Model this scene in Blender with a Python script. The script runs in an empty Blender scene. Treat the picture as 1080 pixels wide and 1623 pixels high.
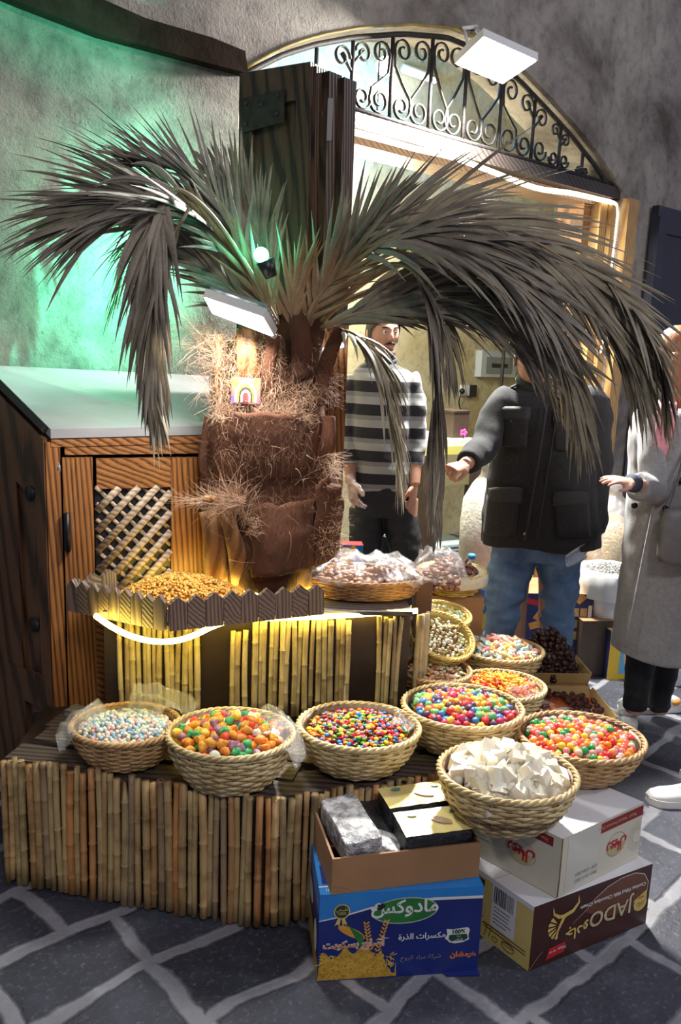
import bpy, bmesh, math, random, unicodedata
from mathutils import Vector, Matrix, noise
R = random.Random(7)
SC = bpy.context.scene
COL = SC.collection
PI = math.pi

# ------------------------------------------------------------------ camera
F = 1300.0; PITCH = math.radians(11.2); ROLL = math.atan(.039); CH = 1.6
_c, _s = math.cos(PITCH), math.sin(PITCH); _cr, _sr = math.cos(ROLL), math.sin(ROLL)
_r = Vector((1, 0, 0)); _u = Vector((0, _s, _c)); _f = Vector((0, _c, -_s))
cam = bpy.data.cameras.new('camera'); cam.sensor_fit = 'VERTICAL'; cam.sensor_height = 24
cam.lens = F / 1623 * 24; cam.clip_start = .05
camo = bpy.data.objects.new('camera', cam); COL.objects.link(camo)
_x = _r * _cr + _u * _sr; _y = -_r * _sr + _u * _cr; _z = -_f
camo.matrix_world = Matrix(((_x.x, _y.x, _z.x, 0), (_x.y, _y.y, _z.y, 0), (_x.z, _y.z, _z.z, CH), (0, 0, 0, 1)))
SC.camera = camo
SC.view_settings.view_transform = 'Standard'; SC.view_settings.look = 'None'
SC.view_settings.gamma = 1; SC.view_settings.use_curve_mapping = False
SC.view_settings.exposure = 0.12

# measured places: a sight line of the photograph met with a height, a depth or the shop front
def ray(x, y):
    u = x - 540; v = 811.5 - y
    return _r * (u * _cr - v * _sr) + _u * (u * _sr + v * _cr) + _f * F
def G(x, y, z=0.0):
    r = ray(x, y); t = (z - CH) / r.z
    return Vector((r.x * t, r.y * t, z))
def P(x, y, Y):
    r = ray(x, y); t = Y / r.y
    return Vector((r.x * t, Y, CH + r.z * t))
def PL(x, y, o, n):
    r = ray(x, y); t = (Vector(o) - Vector((0, 0, CH))).dot(n) / r.dot(n)
    return Vector((0, 0, CH)) + r * t
V = Vector
# shop front plane: A + s*D, inward M
A0 = V((0, 4.07, 0)); D = V((.755, .656, 0)).normalized(); M = V((-.656, .755, 0)).normalized()
UP = V((0, 0, 1))
def FW(s, z, off=0.0): return A0 + D * s + M * off + UP * z
def FWp(x, y, off=0.0):
    p = PL(x, y, A0 + M * off, M); return ((p - A0).dot(D), p.z)

# ------------------------------------------------------------------ world and lights
w = bpy.data.worlds.new('world'); SC.world = w; w.use_nodes = True
bg = w.node_tree.nodes['Background']; bg.inputs[0].default_value = (.50, .52, .72, 1); bg.inputs[1].default_value = .34
def lamp(name, typ, loc, power, color=(1, 1, 1), size=.1, target=None, size_y=None, angle=None, blend=.3):
    l = bpy.data.lights.new(name, typ); l.energy = power; l.color = color
    if typ == 'AREA':
        l.size = size
        if size_y: l.shape = 'RECTANGLE'; l.size_y = size_y
    else: l.shadow_soft_size = size
    if typ == 'SPOT': l.spot_size = angle; l.spot_blend = blend
    o = bpy.data.objects.new(name, l); COL.objects.link(o); o.location = loc
    if target is not None:
        o.rotation_euler = (V(target) - V(loc)).to_track_quat('-Z', 'Y').to_euler()
    return o
# added fill lamps, high and out of view, behind and to the right
lamp('fill_light', 'POINT', (.9, -1.6, 4.4), 240, (1, .93, .84), .3)
lamp('fill_light_right', 'POINT', (4.4, 1.4, 4.0), 215, (.92, .94, 1), .3)
# inside the shop
lamp('shop_light', 'POINT', FW(1.0, 2.3, .9), 95, (1, .90, .62), .12)
lamp('shop_light_left', 'POINT', FW(-.1, 2.2, .9), 36, (1, .92, .66), .12)
lamp('fanlight_lamp', 'POINT', PL(612, 118, A0 + M * 1.30, M), 70, (.04, .38, 1), .08)

# ------------------------------------------------------------------ materials
MATS = {}
def _new(name):
    m = bpy.data.materials.new(name); m.use_nodes = True; MATS[name] = m
    nt = m.node_tree; return m, nt, nt.nodes['Principled BSDF']
def _set(b, **k):
    for a, v in k.items():
        a = {'rough': 'Roughness', 'metal': 'Metallic', 'spec': 'Specular IOR Level', 'trans': 'Transmission Weight', 'sss': 'Subsurface Weight',
             'sheen': 'Sheen Weight', 'coat': 'Coat Weight', 'alpha': 'Alpha', 'ior': 'IOR'}.get(a, a)
        b.inputs[a].default_value = v
def c4(c): return (c[0], c[1], c[2], 1)
def ramp(nt, fac, stops):
    r = nt.nodes.new('ShaderNodeValToRGB'); e = r.color_ramp.elements
    while len(e) < len(stops): e.new(.5)
    for i, (p, c) in enumerate(stops): e[i].position = p; e[i].color = c4(c)
    nt.links.new(fac, r.inputs[0]); return r.outputs[0]
def coords(nt, scale=(1, 1, 1), rot=(0, 0, 0), src='Object'):
    t = nt.nodes.new('ShaderNodeTexCoord'); mp = nt.nodes.new('ShaderNodeMapping')
    mp.inputs['Scale'].default_value = scale; mp.inputs['Rotation'].default_value = rot
    nt.links.new(t.outputs[src], mp.inputs[0]); return mp.outputs[0]
def ntex(nt, vec, scale, detail=5, rough=.6, dist=0):
    n = nt.nodes.new('ShaderNodeTexNoise'); n.inputs['Scale'].default_value = scale; n.inputs['Detail'].default_value = detail
    n.inputs['Roughness'].default_value = rough; n.inputs['Distortion'].default_value = dist
    if vec: nt.links.new(vec, n.inputs['Vector'])
    return n.outputs[0]
def bump(nt, b, h, strength=.3, dist=.01):
    n = nt.nodes.new('ShaderNodeBump'); n.inputs['Strength'].default_value = strength; n.inputs['Distance'].default_value = dist
    nt.links.new(h, n.inputs['Height']); nt.links.new(n.outputs[0], b.inputs['Normal'])
def mixc(nt, fac, a, b_, mode='MIX'):
    m = nt.nodes.new('ShaderNodeMix'); m.data_type = 'RGBA'; m.blend_type = mode
    for sock, v in ((m.inputs[0], fac), (m.inputs[6], a), (m.inputs[7], b_)):
        if isinstance(v, (int, float)): sock.default_value = v
        elif isinstance(v, tuple): sock.default_value = c4(v)
        else: nt.links.new(v, sock)
    return m.outputs[2]
def mat(name, c, c2=None, scale=20, bscale=None, bstr=.2, bdist=.005, stops=(.3, .7), map_scale=(1, 1, 1), detail=5, **k):
    if name in MATS: return MATS[name]
    m, nt, b = _new(name); b.inputs['Base Color'].default_value = c4(c); _set(b, **k)
    vec = coords(nt, map_scale)
    if c2: nt.links.new(ramp(nt, ntex(nt, vec, scale, detail), [(stops[0], c), (stops[1], c2)]), b.inputs['Base Color'])
    if bscale: bump(nt, b, ntex(nt, vec, bscale, 6), bstr, bdist)
    return m
def emit(name, c, s):
    m, nt, b = _new(name); b.inputs['Base Color'].default_value = (0, 0, 0, 1)
    b.inputs['Emission Color'].default_value = c4(c); b.inputs['Emission Strength'].default_value = s; return m
def wood(name, dark, light, axis='z', rot=(0, 0, 0), freq=34, rough=.45, bstr=.25, contrast=(.25, .75), coat=0.0):
    """strongly grained softwood: bands stretched along the axis, with a lens-shaped swirl"""
    m, nt, b = _new(name); _set(b, rough=rough, coat=coat)
    sc = {'z': (1, 1, .07), 'x': (.07, 1, 1), 'y': (1, .07, 1)}[axis]
    vec = coords(nt, sc, rot)
    wv = nt.nodes.new('ShaderNodeTexWave'); wv.wave_type = 'BANDS'; wv.bands_direction = 'DIAGONAL'
    wv.inputs['Scale'].default_value = freq; wv.inputs['Distortion'].default_value = 9; wv.inputs['Detail'].default_value = 2.5
    wv.inputs['Detail Scale'].default_value = .28; nt.links.new(vec, wv.inputs[0])
    fine = ntex(nt, vec, 160, 3)
    mid = tuple((a + c) / 2 for a, c in zip(dark, light))
    col = ramp(nt, wv.outputs['Fac'], [(contrast[0] * .5, dark), (contrast[0], mid), (contrast[1], light)])
    col = mixc(nt, .35, col, ramp(nt, fine, [(.3, dark), (.7, light)]))
    big = ramp(nt, ntex(nt, coords(nt, (1, 1, 1)), 2.2, 3), [(.3, (.62, .6, .58)), (.7, (1, 1, 1))])
    nt.links.new(mixc(nt, .8, col, big, 'MULTIPLY'), b.inputs['Base Color'])
    bump(nt, b, wv.outputs['Fac'], bstr, .004); return m

def stone_wall(name, c1, c2, c3, bs=.8, brick=None):
    m, nt, b = _new(name); _set(b, rough=.9)
    vec = coords(nt)
    n1 = ntex(nt, vec, 1.6, 8, .62, .4); n2 = ntex(nt, vec, 14, 8, .7); n3 = ntex(nt, vec, 70, 4, .7)
    col = ramp(nt, n1, [(.32, c1), (.52, c2), (.70, c3)])
    col = mixc(nt, .55, col, ramp(nt, n2, [(.33, (.35, .35, .36)), (.5, (.95, .95, .95)), (.75, (1.15, 1.1, 1.0))]), 'MULTIPLY')
    pit = ramp(nt, n3, [(.28, (.25, .25, .25)), (.40, (1, 1, 1))])
    col = mixc(nt, .7, col, pit, 'MULTIPLY')
    mu = nt.nodes.new('ShaderNodeVectorMath'); mu.operation = 'SCALE'; mu.inputs[3].default_value = 1.0
    nt.links.new(mixc(nt, .12, vec, n1), mu.inputs[0])
    vo = nt.nodes.new('ShaderNodeTexVoronoi'); vo.feature = 'DISTANCE_TO_EDGE'; vo.inputs['Scale'].default_value = 1.3
    dn = nt.nodes.new('ShaderNodeTexNoise'); dn.inputs['Scale'].default_value = 2.4; dn.inputs['Detail'].default_value = 7; nt.links.new(vec, dn.inputs['Vector'])
    nt.links.new(mixc(nt, .35, vec, dn.outputs['Color']), vo.inputs['Vector'])
    crack = ramp(nt, vo.outputs['Distance'], [(.0, (.42, .38, .34)), (.025, (1, 1, 1))])
    col = mixc(nt, .22, col, crack, 'MULTIPLY')
    nt.links.new(col, b.inputs['Base Color'])
    h = mixc(nt, .5, n2, n3); bump(nt, b, h, bs, .02); return m

def cobble(name):
    m, nt, b = _new(name)
    vec = coords(nt, (1, 1, 1), (0, 0, math.radians(-43)))
    dn = nt.nodes.new('ShaderNodeTexNoise'); dn.inputs['Scale'].default_value = 3.2; dn.inputs['Detail'].default_value = 7; nt.links.new(vec, dn.inputs['Vector'])
    vv = mixc(nt, .11, vec, dn.outputs['Color'])
    br = nt.nodes.new('ShaderNodeTexBrick'); nt.links.new(vv, br.inputs['Vector'])
    br.inputs['Scale'].default_value = 1; br.inputs['Brick Width'].default_value = .31; br.inputs['Row Height'].default_value = .225
    br.inputs['Mortar Size'].default_value = .024; br.inputs['Mortar Smooth'].default_value = .5; br.offset = .43; br.squash = 1.25; br.squash_frequency = 3
    br.inputs['Color1'].default_value = (.036, .039, .056, 1); br.inputs['Color2'].default_value = (.060, .064, .088, 1); br.inputs['Mortar'].default_value = (.27, .27, .30, 1)
    n1 = ntex(nt, vec, 5, 8, .7); n2 = ntex(nt, vec, 60, 5, .7)
    col = mixc(nt, .75, br.outputs['Color'], ramp(nt, n1, [(.3, (.5, .5, .5)), (.55, (1, 1, 1)), (.75, (2.0, 1.95, 1.85))]), 'MULTIPLY')
    sp = ramp(nt, n2, [(.55, (0, 0, 0)), (.72, (1, 1, 1))])
    sep = nt.nodes.new('ShaderNodeMath'); sep.operation = 'MULTIPLY'; sep.inputs[1].default_value = .5; nt.links.new(sp, sep.inputs[0])
    col = mixc(nt, sep.outputs[0], col, (.27, .27, .29))
    nt.links.new(col, b.inputs['Base Color'])
    nt.links.new(ramp(nt, n1, [(.3, (.42, .42, .42)), (.7, (.75, .75, .75))]), b.inputs['Roughness'])
    inv = nt.nodes.new('ShaderNodeMath'); inv.operation = 'MULTIPLY_ADD'; inv.inputs[1].default_value = -1.2; inv.inputs[2].default_value = 1
    nt.links.new(br.outputs['Fac'], inv.inputs[0])
    ad = nt.nodes.new('ShaderNodeMath'); ad.operation = 'ADD'; nt.links.new(inv.outputs[0], ad.inputs[0]); nt.links.new(n1, ad.inputs[1])
    ad2 = nt.nodes.new('ShaderNodeMath'); ad2.operation = 'MULTIPLY_ADD'; ad2.inputs[1].default_value = .25; nt.links.new(n2, ad2.inputs[0]); nt.links.new(ad.outputs[0], ad2.inputs[2])
    bump(nt, b, ad2.outputs[0], .7, .012); return m

def film(name, tint=(1, 1, 1), amount=.28, rough=.12, bsc=14, bstr=1.0):
    """clear crinkled plastic film"""
    m, nt, b = _new(name); nt.nodes.remove(b)
    out = nt.nodes['Material Output']
    tr = nt.nodes.new('ShaderNodeBsdfTransparent'); tr.inputs[0].default_value = c4(tint)
    gl = nt.nodes.new('ShaderNodeBsdfGlossy'); gl.inputs['Roughness'].default_value = rough
    df = nt.nodes.new('ShaderNodeBsdfDiffuse'); df.inputs[0].default_value = (.8, .8, .82, 1)
    bp = nt.nodes.new('ShaderNodeBump'); bp.inputs['Strength'].default_value = bstr; bp.inputs['Distance'].default_value = .02
    nt.links.new(ntex(nt, coords(nt), bsc, 6, .7, 1.2), bp.inputs['Height'])
    nt.links.new(bp.outputs[0], gl.inputs['Normal'])
    a = nt.nodes.new('ShaderNodeMixShader'); a.inputs[0].default_value = .35; nt.links.new(gl.outputs[0], a.inputs[1]); nt.links.new(df.outputs[0], a.inputs[2])
    b2 = nt.nodes.new('ShaderNodeMixShader'); b2.inputs[0].default_value = amount
    nt.links.new(tr.outputs[0], b2.inputs[1]); nt.links.new(a.outputs[0], b2.inputs[2]); nt.links.new(b2.outputs[0], out.inputs[0])
    return m

# ------------------------------------------------------------------ mesh helpers
class MB:
    def __init__(s): s.v = []; s.f = []; s.mi = []; s.cur = 0; s.sm = []; s.smooth = True
    def add(s, vs, fs):
        o = len(s.v); s.v += [V(p) for p in vs]
        for f in fs: s.f.append([i + o for i in f]); s.mi.append(s.cur); s.sm.append(s.smooth)
        return s
    def flat(s): s.smooth = False; return s
    def box(s, c, size, rz=0.0, mtx=None):
        c = V(c); h = [d / 2 for d in size]; m = mtx or Matrix.Rotation(rz, 3, 'Z')
        vs = [c + m @ V((x * h[0], y * h[1], z * h[2])) for x in (-1, 1) for y in (-1, 1) for z in (-1, 1)]
        k = s.smooth; s.smooth = False
        s.add(vs, [(0, 1, 3, 2), (4, 6, 7, 5), (0, 4, 5, 1), (2, 3, 7, 6), (0, 2, 6, 4), (1, 5, 7, 3)]); s.smooth = k; return s
    def prism(s, poly, off):
        """poly: list of 3D points, off: thickness vector"""
        n = len(poly); off = V(off); vs = [V(p) for p in poly] + [V(p) + off for p in poly]
        k = s.smooth; s.smooth = False
        fs = [tuple(range(n - 1, -1, -1)), tuple(range(n, 2 * n))] + [(i, (i + 1) % n, n + (i + 1) % n, n + i) for i in range(n)]
        s.add(vs, fs); s.smooth = k; return s
    def tube(s, pts, rad, n=8, flat=1.0, ref=None, caps=True, twist=0.0):
        pts = [V(p) for p in pts]; m = len(pts)
        if not isinstance(rad, (list, tuple)): rad = [rad] * m
        fr = None; vs = []; nn = None
        for i, p in enumerate(pts):
            t = (pts[min(i + 1, m - 1)] - pts[max(i - 1, 0)])
            t = t.normalized() if t.length > 1e-9 else V((0, 0, 1))
            if nn is None:
                r = V(ref) if ref is not None else (V((0, 0, 1)) if abs(t.z) < .9 else V((1, 0, 0)))
                nn = (r - t * r.dot(t)).normalized()
            else:
                q = nn - t * nn.dot(t); nn = q.normalized() if q.length > 1e-6 else nn
            bb = t.cross(nn); rr = rad[i]; ra, rb = (rr if isinstance(rr, tuple) else (rr, rr * flat))
            for k in range(n):
                a = 2 * PI * k / n + twist
                vs.append(p + bb * (math.cos(a) * ra) + nn * (math.sin(a) * rb))
        fs = [(i * n + k, i * n + (k + 1) % n, (i + 1) * n + (k + 1) % n, (i + 1) * n + k) for i in range(m - 1) for k in range(n)]
        if caps: fs += [tuple(range(n - 1, -1, -1)), tuple((m - 1) * n + k for k in range(n))]
        return s.add(vs, fs)
    def ball(s, c, r, nu=12, nv=8, fn=None, mtx=None):
        c = V(c); r = V(r) if isinstance(r, (tuple, list, Vector)) else V((r, r, r)); vs = []
        for j in range(1, nv):
            th = PI * j / nv
            for i in range(nu):
                ph = 2 * PI * i / nu; d = V((math.sin(th) * math.cos(ph), math.sin(th) * math.sin(ph), math.cos(th)))
                k = fn(d) if fn else 1.0; q = V((d.x * r.x * k, d.y * r.y * k, d.z * r.z * k))
                vs.append(c + (mtx @ q if mtx else q))
        for z in (1, -1):
            q = V((0, 0, z * r.z * (fn(V((0, 0, z))) if fn else 1))); vs.append(c + (mtx @ q if mtx else q))
        T = len(vs) - 2; B = T + 1; fs = []
        for j in range(nv - 2):
            for i in range(nu): a = j * nu + i; b = j * nu + (i + 1) % nu; fs.append((a, a + nu, b + nu, b))
        for i in range(nu): fs.append((T, i, (i + 1) % nu)); q = (nv - 2) * nu; fs.append((B, q + (i + 1) % nu, q + i))
        return s.add(vs, fs)
    def lathe(s, c, prof, n=32, fn=None, caps=True):
        c = V(c); vs = []; m = len(prof)
        for (r, z) in prof:
            for k in range(n):
                a = 2 * PI * k / n; q = fn(a, z) if fn else 1
                vs.append(c + V((math.cos(a) * r * q, math.sin(a) * r * q, z)))
        fs = [(i * n + k, i * n + (k + 1) % n, (i + 1) * n + (k + 1) % n, (i + 1) * n + k) for i in range(m - 1) for k in range(n)]
        if caps: fs += [tuple(range(n - 1, -1, -1)), tuple((m - 1) * n + k for k in range(n))]
        return s.add(vs, fs)
    def grid(s, fn, nu, nv):
        vs = [fn(i / nu, j / nv) for j in range(nv + 1) for i in range(nu + 1)]; w_ = nu + 1
        return s.add(vs, [(j * w_ + i, j * w_ + i + 1, (j + 1) * w_ + i + 1, (j + 1) * w_ + i) for j in range(nv) for i in range(nu)])
    def mesh(s, name, mats, origin=None):
        me = bpy.data.meshes.new(name); o = V(origin) if origin is not None else V((0, 0, 0))
        me.from_pydata([tuple(p - o) for p in s.v], [], s.f)
        for m in (mats if isinstance(mats, (list, tuple)) else [mats]): me.materials.append(m)
        me.polygons.foreach_set('material_index', s.mi); me.polygons.foreach_set('use_smooth', s.sm); me.update(); return me
    def build(s, name, mats, parent=None, origin=None):
        """vertices are in world coordinates; origin = where the object's own origin goes"""
        base = world_loc(parent) if parent else V((0, 0, 0))
        org = V(origin) if origin is not None else (base if parent else bottom(s.v))
        o = bpy.data.objects.new(name, s.mesh(name, mats, org)); COL.objects.link(o)
        if parent: o.parent = parent
        o.location = org - base; return o
def bottom(vs):
    xs = [p.x for p in vs]; ys = [p.y for p in vs]
    return V(((min(xs) + max(xs)) / 2, (min(ys) + max(ys)) / 2, min(p.z for p in vs)))
def world_loc(o):
    l = V((0, 0, 0))
    while o: l = l + o.location; o = o.parent
    return l
def tag(o, label=None, cat=None, group=None, kind=None):
    if label: o['label'] = label
    if cat: o['category'] = cat
    if group: o['group'] = group
    if kind: o['kind'] = kind
    return o
def empty(name, loc, label=None, cat=None, group=None, kind=None):
    o = bpy.data.objects.new(name, None); o.empty_display_size = .05; COL.objects.link(o); o.location = loc
    return tag(o, label, cat, group, kind)
def instance(me, name, loc, rot=(0, 0, 0), sc=1.0, parent=None):
    o = bpy.data.objects.new(name, me); COL.objects.link(o); o.location = loc; o.rotation_euler = rot
    o.scale = (sc, sc, sc) if isinstance(sc, (int, float)) else sc
    if parent: o.parent = parent
    return o
def struct(mb, name, m, label=None): return tag(mb.build(name, m), label, None, None, 'structure')
def remeshed(mb, name, m, parent, voxel=.006, smooth=4, fn=None):
    """one continuous skin over overlapping solids"""
    o = mb.build(name, m, parent)
    md = o.modifiers.new('r', 'REMESH'); md.mode = 'VOXEL'; md.voxel_size = voxel; md.use_smooth_shade = True
    if smooth: s2 = o.modifiers.new('s', 'SMOOTH'); s2.iterations = smooth; s2.factor = .5
    dg = bpy.context.evaluated_depsgraph_get(); me = bpy.data.meshes.new_from_object(o.evaluated_get(dg))
    o.modifiers.clear(); old = o.data; o.data = me; me.name = name; bpy.data.meshes.remove(old)
    me.materials.clear(); me.materials.append(m)
    me.polygons.foreach_set('use_smooth', [True] * len(me.polygons))
    if fn:
        off = world_loc(o)
        me.update()
        vn = [v.normal.copy() for v in me.vertices]
        for v, n in zip(me.vertices, vn): v.co = fn(v.co + off, n) - off
        me.update()
    return o
def cat_pts(pts, n):
    """Catmull-Rom through points, n samples"""
    pts = [V(p) for p in pts]; q = [pts[0] * 2 - pts[1]] + pts + [pts[-1] * 2 - pts[-2]]; out = []; m = len(pts) - 1
    for i in range(n):
        t = i / (n - 1) * m; k = min(int(t), m - 1); t -= k; a, b, c, d = q[k:k + 4]
        out.append(.5 * ((2 * b) + (c - a) * t + (2 * a - 5 * b + 4 * c - d) * t * t + (3 * b - 3 * c + d - a) * t ** 3))
    return out
# Arabic lettering, joined and laid out right to left
_AR = {}
for _cp in range(0xFE80, 0xFEFD):
    _d = unicodedata.decomposition(chr(_cp)).split()
    if len(_d) == 2: _AR.setdefault(chr(int(_d[1], 16)), {})[_d[0]] = chr(_cp)
def arabic(t):
    out = []
    for i, ch in enumerate(t):
        f = _AR.get(ch)
        if not f: out.append(ch); continue
        pv = _AR.get(t[i - 1]) if i else None; nx = _AR.get(t[i + 1]) if i + 1 < len(t) else None
        a = bool(pv and '<initial>' in pv) and '<final>' in f; b = bool(nx and '<final>' in nx and '<initial>' in f)
        k = '<medial>' if a and b else '<final>' if a else '<initial>' if b else '<isolated>'
        out.append(f.get(k, ch))
    return ''.join(reversed(out))
class Frame:
    """a flat face: origin o, directions x and y, outward normal n"""
    def __init__(s, o, x, y, n): s.o, s.x, s.y, s.n = V(o), V(x).normalized(), V(y).normalized(), V(n).normalized()
    def p(s, u, v, w_=0.0): return s.o + s.x * u + s.y * v + s.n * w_
def text(mb, fr, s, u, v, size, w_=.0012, shear=0.0, align='CENTER', bold=0.0, flipx=1, flipy=1, arc=None):
    c = bpy.data.curves.new('t', 'FONT'); c.body = s; c.size = size; c.align_x = align; c.shear = shear; c.offset = bold; c.resolution_u = 3
    o = bpy.data.objects.new('t', c); COL.objects.link(o); bpy.context.view_layer.update()
    me = o.to_mesh(); vs = []
    for q in me.vertices:
        x, y = q.co.x * flipx, q.co.y * flipy
        if arc: y = y + arc * x * x
        vs.append(fr.p(u + x, v + y, w_))
    mb.flat().add(vs, [tuple(p.vertices) for p in me.polygons]); o.to_mesh_clear()
    bpy.data.objects.remove(o); bpy.data.curves.remove(c)
def shape(mb, fr, pts, w_=.0008): mb.flat().add([fr.p(a, b, w_) for a, b in pts], [tuple(range(len(pts)))])
def ell(u, v, a, b, n=28, rot=0.0):
    return [(u + a * math.cos(t) * math.cos(rot) - b * math.sin(t) * math.sin(rot), v + a * math.cos(t) * math.sin(rot) + b * math.sin(t) * math.cos(rot)) for t in [2 * PI * i / n for i in range(n)]]
def ring(mb, fr, u, v, a, b, t, w_=.001, n=28, rot=0.0):
    o = ell(u, v, a, b, n, rot); i = ell(u, v, a - t, b - t, n, rot)
    mb.flat().add([fr.p(*q, w_) for q in o + i], [(k, (k + 1) % n, n + (k + 1) % n, n + k) for k in range(n)])
def band(mb, fr, pts, t, w_=.001):
    vs = []
    for i, (a, b) in enumerate(pts):
        p0 = pts[max(i - 1, 0)]; p1 = pts[min(i + 1, len(pts) - 1)]; dx, dy = p1[0] - p0[0], p1[1] - p0[1]; l = math.hypot(dx, dy) or 1
        tt = t[i] if isinstance(t, list) else t
        vs += [fr.p(a - dy / l * tt / 2, b + dx / l * tt / 2, w_), fr.p(a + dy / l * tt / 2, b - dx / l * tt / 2, w_)]
    mb.flat().add(vs, [(2 * i, 2 * i + 1, 2 * i + 3, 2 * i + 2) for i in range(len(pts) - 1)])
# ------------------------------------------------------------------ the setting
M_floor = cobble('cobblestones')
M_wall = stone_wall('rough_plastered_limestone', (.085, .066, .056), (.29, .26, .23), (.40, .37, .31), .5)
M_in = stone_wall('shop_limestone', (.50, .42, .22), (.66, .60, .40), (.74, .72, .58), .5)
M_pine = wood('varnished_pine', (.055, .016, .004), (.42, .17, .045), 'z', freq=30)
M_pineh = wood('varnished_pine_rail', (.055, .016, .004), (.42, .17, .045), 'x', freq=30)
M_dark = wood('dark_stained_pine', (.008, .005, .004), (.105, .060, .036), 'z', freq=30, rough=.4)
M_gold = wood('golden_pine', (.28, .13, .035), (.62, .40, .16), 'z', freq=22)
M_blue = wood('blue_black_painted_wood', (.012, .013, .022), (.035, .036, .055), 'z', freq=20)
M_grey = wood('weathered_grey_board', (.10, .09, .085), (.34, .32, .31), 'x', freq=26, rough=.38)
M_brown = mat('dark_brown_panel', (.022, .013, .010), (.035, .022, .016), 8, 30, .15, rough=.45)
M_iron = mat('black_iron', (.018, .016, .016), (.05, .042, .036), 30, 60, .3, rough=.6, metal=.3)
M_steel = mat('steel', (.5, .5, .5), rough=.3, metal=1.0)
M_black = mat('black_plastic', (.01, .01, .011), rough=.4)
M_white = mat('white_plastic', (.75, .75, .73), rough=.4)

mb = MB(); mb.grid(lambda a, b: V((-6 + 13 * a, -4 + 13 * b, 0)), 2, 2); struct(mb, 'floor', M_floor)

# shop front with its flat-arched opening
S0, S1 = -.643, 2.30
arch = [FWp(*q) for q in ((380, 112), (415, 90), (460, 68), (510, 53), (570, 42), (650, 37), (720, 43), (780, 68), (835, 112), (880, 160), (920, 205), (955, 250), (988, 303))]
arch[0] = (S0, arch[0][1]); arch[-1] = (S1, arch[-1][1])
def archz(s):
    for (a, za), (b, zb) in zip(arch, arch[1:]):
        if s <= b: return za + (zb - za) * (s - a) / (b - a)
    return arch[-1][1]
TH = .34
mb = MB().flat()
for (a, b) in ((-5.0, S0), (S1, 5.5)): mb.prism([FW(a, -.05), FW(b, -.05), FW(b, 5.2), FW(a, 5.2)], M * TH)
n = 40
for i in range(n):
    a, b = S0 + (S1 - S0) * i / n, S0 + (S1 - S0) * (i + 1) / n
    mb.prism([FW(a, archz(a)), FW(b, archz(b)), FW(b, 5.2), FW(a, 5.2)], M * TH)
struct(mb, 'wall_front', M_wall)
# sloping plastered ledge over the green-lit wall
def fw_px(x, y, off=0.0): s_, z_ = FWp(x, y, off); return FW(s_, z_, off)
mb = MB()
q = [fw_px(x, y) for x, y in ((20, -52), (140, 0), (220, 35), (325, 65), (377, 86), (382, 121), (300, 100), (150, 60), (25, 12), (-40, -15))]
top = [p - M * .07 for p in q]
mb.flat().prism(q, -M * .055)
struct(mb, 'trim_1', mat('sooty_plaster', (.012, .007, .005), (.032, .020, .015), 6, 30, .6, rough=1, spec=.05))

# interior
BACK = 1.75
mb = MB().flat(); mb.prism([FW(-1.1, 0, BACK), FW(4.1, 0, BACK), FW(4.1, 4.3, BACK), FW(-1.1, 4.3, BACK)], M * .1); struct(mb, 'wall_back', M_in)
mb = MB().flat(); mb.prism([FW(-1.0, 0, TH), FW(-1.0, 0, BACK), FW(-1.0, 4.3, BACK), FW(-1.0, 4.3, TH)], -D * .1); struct(mb, 'wall_left', M_in)
mb = MB().flat(); mb.prism([FW(4.0, 0, TH), FW(4.0, 0, BACK), FW(4.0, 4.3, BACK), FW(4.0, 4.3, TH)], D * .1); struct(mb, 'wall_right', M_in)
mb = MB().flat(); mb.prism([FW(-1.1, 4.3, TH), FW(4.1, 4.3, TH), FW(4.1, 4.3, BACK + .1), FW(-1.1, 4.3, BACK + .1)], UP * .1); struct(mb, 'ceiling', M_in)

# door frame: lintel, jambs
ZL = 2.60
mb = MB().flat()
mb.prism([FW(S0, ZL + .015, .02), FW(S1, ZL + .015, .02), FW(S1, ZL + .085, .02), FW(S0, ZL + .085, .02)], M * .26)
lint = tag(mb.build('door_lintel', wood('lintel_wood', (.02, .015, .013), (.07, .056, .05), 'x', freq=20)), None, None, None, 'structure'); lint.name = 'trim_2'
mb = MB().flat(); mb.prism([FW(S0, ZL - .03, .10), FW(S1, ZL - .03, .10), FW(S1, ZL + .013, .10), FW(S0, ZL + .013, .10)], M * .2)
struct(mb, 'trim_3', wood('peach_soffit_wood', (.22, .13, .08), (.46, .32, .23), 'x', freq=20))
mb = MB().flat()
for a, b, o1 in ((S1 - .16, S1 - .085, .05), (S1 - .075, S1 + .0, .02)):
    mb.prism([FW(a, 0, o1), FW(b, 0, o1), FW(b, ZL + .0, o1), FW(a, ZL + .0, o1)], M * .2)
struct(mb, 'trim_4', M_gold)
mb = MB().flat(); mb.prism([FW(S1 - .24, 0, .12), FW(S1 - .165, 0, .12), FW(S1 - .165, ZL - .03, .12), FW(S1 - .24, ZL - .03, .12)], M * .2)
struct(mb, 'trim_5', M_pine)
mb = MB().flat(); mb.prism([FW(S1 + .0, 0, -.05), FW(S1 + .12, 0, -.05), FW(S1 + .12, ZL + .02, -.05), FW(S1 + .0, ZL + .02, -.05)], M * .06)
struct(mb, 'trim_6', M_gold)

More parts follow.
